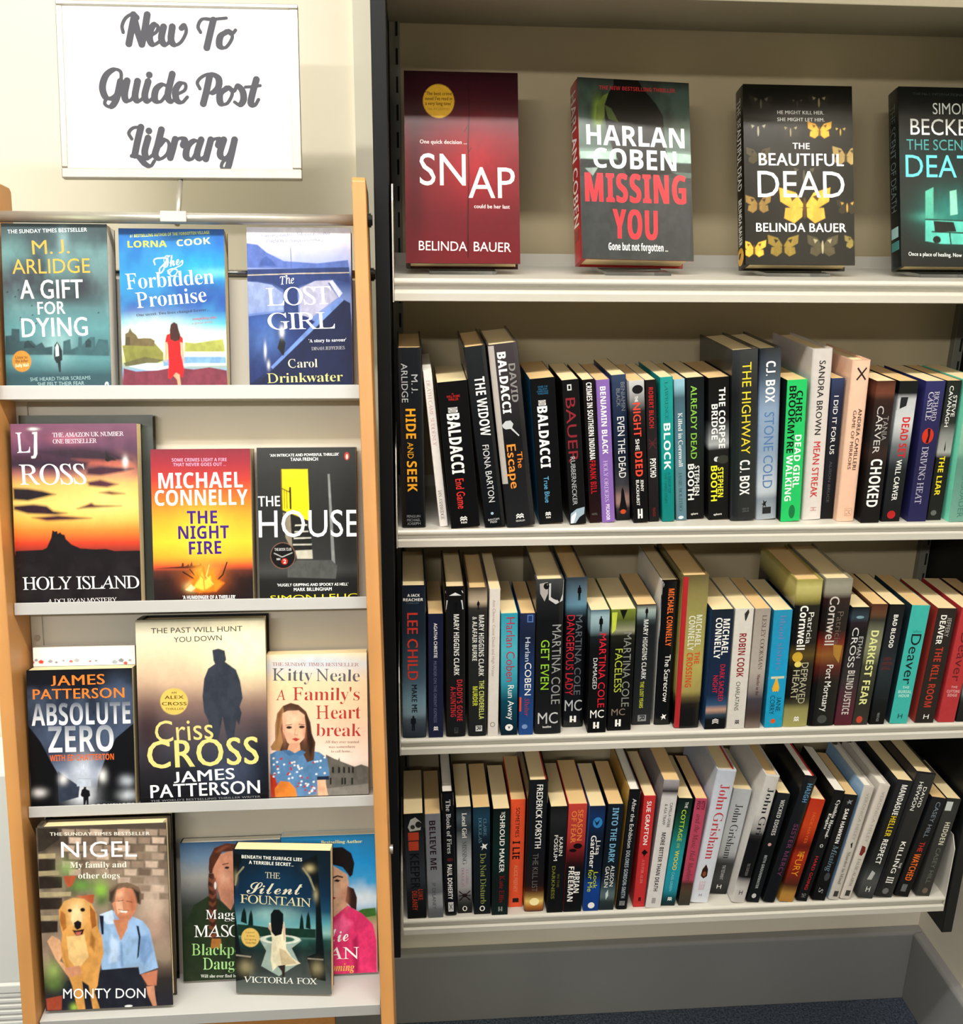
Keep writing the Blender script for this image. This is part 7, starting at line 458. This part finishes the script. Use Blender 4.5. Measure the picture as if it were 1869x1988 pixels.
def make_book(root, t, w, h, kind, base, items, gloss, pages, ops=None, seed=0, endp=False):
    c = .0023 if kind == 'h' else .0005; ins = .003 if kind == 'h' else .0003
    r = min(.0012, t*.2) if kind == 'p' else min(.0022, t*.2); bul = .0016 if kind == 'h' else 0.0
    left = next((i[1] for i in items if i[0] == 'L'), None)
    def yp(x):
        u = np.clip(np.abs(2*x/t), 0, 1); e = np.clip((np.abs(x)-(t/2-r))/r, 0, 1)
        return bul*u**4+r*(1-np.sqrt(np.clip(1-e**2, 0, 1)))
    nx = 9 if bul else 5
    xs = np.concatenate([[-t/2], np.linspace(-t/2+r*.15, -t/2+r, 3), np.linspace(-t/2+r, t/2-r, nx)[1:-1], np.linspace(t/2-r, t/2-r*.15, 3), [t/2]])
    outer = [(-t/2, w)]+[(x, float(yp(x))) for x in xs]+[(t/2, w)]
    inner = [(t/2-c, w), (t/2-c, c+bul+r), (-t/2+c, c+bul+r), (-t/2+c, w)]
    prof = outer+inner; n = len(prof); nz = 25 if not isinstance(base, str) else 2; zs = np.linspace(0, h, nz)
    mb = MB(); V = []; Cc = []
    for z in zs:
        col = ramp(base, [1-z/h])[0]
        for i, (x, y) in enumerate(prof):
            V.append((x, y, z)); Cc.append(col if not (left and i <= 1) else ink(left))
    F = [(k*n+i, k*n+(i+1) % n, (k+1)*n+(i+1) % n, (k+1)*n+i) for k in range(nz-1) for i in range(n)]
    no = len(outer)      # caps as quads: left board, spine, right board
    for o_, flip in ((0, 1), ((nz-1)*n, 0)):
        cap = [(0, 1, no+2, no+3), tuple(range(1, no-1))+(no+1, no+2), (no-2, no-1, no, no+1)]
        F += [tuple(o_+i for i in (q[::-1] if flip else q)) for q in cap]
    mb.add(V, F, np.array(Cc))
    off = [.00024 if kind == 'h' else .00012]
    def on_spine(pts, col, faces=None, dz=0):
        p = np.asarray(pts, float); off[0] += .000012; x = -t/2+p[:, 1]*t; z = h*(1-p[:, 0])
        mb.add(np.stack([x, yp(x)-off[0]-dz, z], 1), faces or [tuple(range(len(p)))], col)
    for it in items:
        k = it[0]
        if k in 'th' and len(it) == 8:
            V2, F2, Z2 = lay(it[1], it[2]); a0, a1, c0, c1 = it[4:]
            q = np.stack([a0+V2[:, 0]*(a1-a0), c0+V2[:, 1]*(c1-c0)], 1) if k == 't' else np.stack([a1+V2[:, 1]*(a0-a1), c0+V2[:, 0]*(c1-c0)], 1)
            on_spine(q, it[3], F2, Z2)
        elif k == 'r':
            a0, a1, c0, c1 = it[2:]; a0, a1 = max(a0, .003), min(a1, .997); cc = np.linspace(max(c0, .01), min(c1, .99), 6)
            on_spine([(a0, v) for v in cc]+[(a1, v) for v in cc], it[1], [(i, i+1, 7+i, 6+i) for i in range(5)])
        elif k == 'e': on_spine(disc(it[2], it[3], it[4], it[5], 20), it[1])
        elif k == 'g': on_spine([(min(max(a, .003), .997), min(max(b, .02), .98)) for a, b in it[2]], it[1])
        elif k in 'mk':
            a0, a1, c0, c1 = it[3:]
            for poly in PICT[it[1]]: on_spine([(a1+(a0-a1)*v, c0+(c1-c0)*u) for u, v in poly], it[2])
    if ops:      # the printed front board (x = t/2 side); cover coordinates in mm: u across from the spine, v up
        LZ = .00006
        gx, gy = 177, 265; au, av = np.linspace(0, w*1e3, gx), np.linspace(0, h*1e3, gy); U, Vv = np.meshgrid(au, av); colr = np.zeros((gy, gx, 3)); fv = 1-Vv/(h*1e3)
        fine = vnoise(gy, gx, 22, seed+900)*.6+vnoise(gy, gx, 7, seed+901)*.4
        def blend(al, c, sl=(slice(None), slice(None)), tex=.34):
            cc = np.array(ink(c))*(1+tex*(fine[sl][..., None]-.5)); colr[sl] += (cc-colr[sl])*al[..., None]
        def poly(P, c, soft=.45, tex=.34):
            P = np.asarray(P, float); lo, hi = P.min(0)-soft*2, P.max(0)+soft*2
            sl = (slice(*np.searchsorted(av, [lo[1], hi[1]])), slice(*np.searchsorted(au, [lo[0], hi[0]]))); X, Y = U[sl], Vv[sl]
            if X.size == 0: return
            ins_ = np.zeros(X.shape, bool); d2 = np.full(X.shape, 1e9)
            for (x1, y1), (x2, y2) in zip(P, np.roll(P, -1, 0)):
                if y1 != y2: ins_ ^= ((y1 > Y) != (y2 > Y)) & (X < (x2-x1)*(Y-y1)/(y2-y1)+x1)
                L2 = (x2-x1)**2+(y2-y1)**2+1e-9; q = np.clip(((X-x1)*(x2-x1)+(Y-y1)*(y2-y1))/L2, 0, 1); d2 = np.minimum(d2, (X-x1-q*(x2-x1))**2+(Y-y1-q*(y2-y1))**2)
            blend(np.clip(.5+np.where(ins_, 1, -1)*np.sqrt(d2)/(2*soft), 0, 1), c, sl, tex)
        for j_, o in enumerate(ops):
            k = o[0]
            if k == 'bg': colr[:] = ramp(o[1], fv[:, 0])[:, None, :]
            elif k == 'n':
                al = vnoise(gy, gx, o[2], seed*31+j_)*o[3]*np.clip((fv-o[4])/.06, 0, 1)*np.clip((o[5]-fv)/.06, 0, 1); blend(al, o[1], tex=0)
            elif k == 'b': blend(o[6]*np.exp(-1.2*(((U-o[2])/o[4])**2+((Vv-o[3])/o[5])**2)), o[1], tex=.25)
            elif k == 'g': poly(o[2], o[1])
            elif k == 'c': poly(o[2], o[1], o[3])
            elif k == 'e': poly(disc(*o[2:6]), o[1], tex=.1)
            elif k == 'r2':
                rr = np.hypot((U-o[2])/o[4], (Vv-o[3])/o[5])*min(o[4], o[5]); d_ = np.abs(rr-min(o[4], o[5])+o[6]/2); blend(np.clip(.5+(o[6]/2-d_)/.5, 0, 1), o[1])
            elif k == 'l':
                cpt = catmull(o[3]) if len(o) > 4 else np.array(o[3], float); d2 = np.full(U.shape, 1e9)
                for (x1, y1), (x2, y2) in zip(cpt[:-1], cpt[1:]):
                    L2 = (x2-x1)**2+(y2-y1)**2+1e-9; q = np.clip(((U-x1)*(x2-x1)+(Vv-y1)*(y2-y1))/L2, 0, 1); d2 = np.minimum(d2, (U-x1-q*(x2-x1))**2+(Vv-y1-q*(y2-y1))**2)
                blend(np.clip(.5+(o[2]/2-np.sqrt(d2))/.7, 0, 1), o[1])
        mb.add(np.stack([np.full(U.size, t/2+LZ), U.ravel()/1e3, Vv.ravel()/1e3], 1), [(b_*gx+a, b_*gx+a+1, (b_+1)*gx+a+1, (b_+1)*gx+a) for b_ in range(gy-1) for a in range(gx-1)], np.clip(colr, 0, 1).reshape(-1, 3))
        for o in ops:
            if o[0] not in ('t', 'tg'): continue
            LZ += .000014
            V2, F2, Z2 = lay(o[1], o[2]); A = np.array(o[4:6]); D = np.array(o[6:8])-A; N_ = np.array([-D[1], D[0]])/np.hypot(*D)*o[8]
            q = A+V2[:, :1]*D+V2[:, 1:]*N_; col = o[3]
            if o[0] == 'tg': k = np.clip(V2[:, 1:], 0, 1); col = np.array(ink(o[3][1]))*(1-k)+np.array(ink(o[3][0]))*k
            mb.add(np.stack([t/2+LZ+Z2, np.clip(q[:, 0]/1e3, .0004, w-.0004), np.clip(q[:, 1]/1e3, .0004, h-.0004)], 1), F2, col)
    mb.build('cover', M['gloss' if gloss else 'matte'], root)
    y0 = c+bul+r*.5 if kind == 'p' else c+.0025; y1 = w-(.0035 if kind == 'h' else .0006)
    pg = MB(); pl = t/2-c-.00012; z0, z1 = ins, h-ins
    if endp:
        MB().box((t/2-c-.0015, .010, .0012), (t/2-c-.0002, w-.002, h-.0007)).build('endpaper', M['red'], root); pl -= .0016
    if kind == 'h': ph = [(-pl, y1)]+[(x, y0+.0035*(1-(x/pl)**2)*-.6+.002) for x in np.linspace(-pl, pl, 7)]+[(pl, y1)]+[(x, y1-.0025*(1-(x/pl)**2)) for x in np.linspace(pl, -pl, 7)[1:-1]]
    else: ph = [(-pl, y1), (-pl, y0+.001), (0, y0), (pl, y0+.001), (pl, y1)]
    pg.prism(ph, lambda p, q: (p[0], p[1], q), z0, z1)
    pg.build('page_block', M[pages], root)

# ------------------------------------------------------------------ spine-out books
GRP = {1: 'spine-out books on the upper row', 2: 'spine-out books on the middle row', 3: 'spine-out books on the bottom row'}
WHITE_P = ('slim', 'white', 'pale grey')
for n, (row, x, y, z, a, t, h, kind, base, label, items) in enumerate(SPINES):
    r = thing('hardback_book' if kind == 'h' else 'paperback_book', label, 'book', (x, y, z), GRP[row]); r.rotation_euler = (0, a, 0)
    pgm = 'white' if ('slim white' in label or 'slim black hardback' in label or 'blue name' in label or 'white name' in label) else ('tan' if (n*7) % 5 < 2 else 'cream')
    make_book(r, t, h*(.635 if kind == 'h' else .62), h, kind, base, items, kind == 'h', pgm, None, n, any(q in label for q in ('fiery glow', 'blue name', 'tall red author')))
# ------------------------------------------------------------------ face-out books on the stand and the display shelf
for n, (key, f) in enumerate(FACES.items()):
    grp = 'face-out books on the display shelf' if key in ('snap', 'coben', 'bd', 'scent') else 'face-out books on the display stand'
    r = thing('hardback_book' if f['k'] == 'h' else 'paperback_book', f['lab'], 'book', (0, 0, 0), grp)
    ex, eu = Vector(f['ex']), Vector(f['eu']); en = ex.cross(eu); P0 = Vector(f['P0'])-en*(f['t']/2)
    mw = Matrix(((en[0], ex[0], eu[0], P0[0]), (en[1], ex[1], eu[1], P0[1]), (en[2], ex[2], eu[2], P0[2]), (0, 0, 0, 1)))
    r.matrix_world = mw
    make_book(r, f['t'], f['w'], f['h'], f['k'], f['sp'], f['si'], f['g'], 'white' if key in ('mag', 'lie', 'floral', 'gift') else 'cream', f['ops'] or None, 50+n)
# clear acrylic easels that hold the four display books
for key in ('snap', 'coben', 'bd', 'scent'):
    f = FACES[key]; tau = math.radians(19); P0 = np.array(f['P0']); ou = np.array([0, math.cos(tau), -math.sin(tau)]); up = np.array([0, math.sin(tau), math.cos(tau)])
    Bk = P0+ou*(f['t']+(.0235 if key == 'coben' else .0006)); xc = P0[0]+f['w']/2; nm = {'snap': 'the dark red hardback', 'coben': 'the red-spined hardback', 'bd': 'the butterfly-cover hardback', 'scent': 'the teal-titled hardback'}[key]
    e = thing('book_easel', 'clear acrylic easel under '+nm, 'easel', (xc, Bk[1], 1.4614), 'easels on the display shelf'); EO = (xc, Bk[1], 1.4614)
    MB().box((xc-.045, P0[1]+.004, 1.4614), (xc+.045, Bk[1]+.055, 1.4658)).build('foot', M['clear'], e, EO)
    b = MB(); b.prism([(-.045, .0), (.045, 0), (.03, .15), (-.03, .15)], lambda p, t_: (xc+p[0], Bk[1]+up[1]*p[1]+ou[1]*t_, 1.4658+.001+up[2]*p[1]+ou[2]*t_), .0006, .0032)
    b.build('back_rest', M['clear'], e, EO)
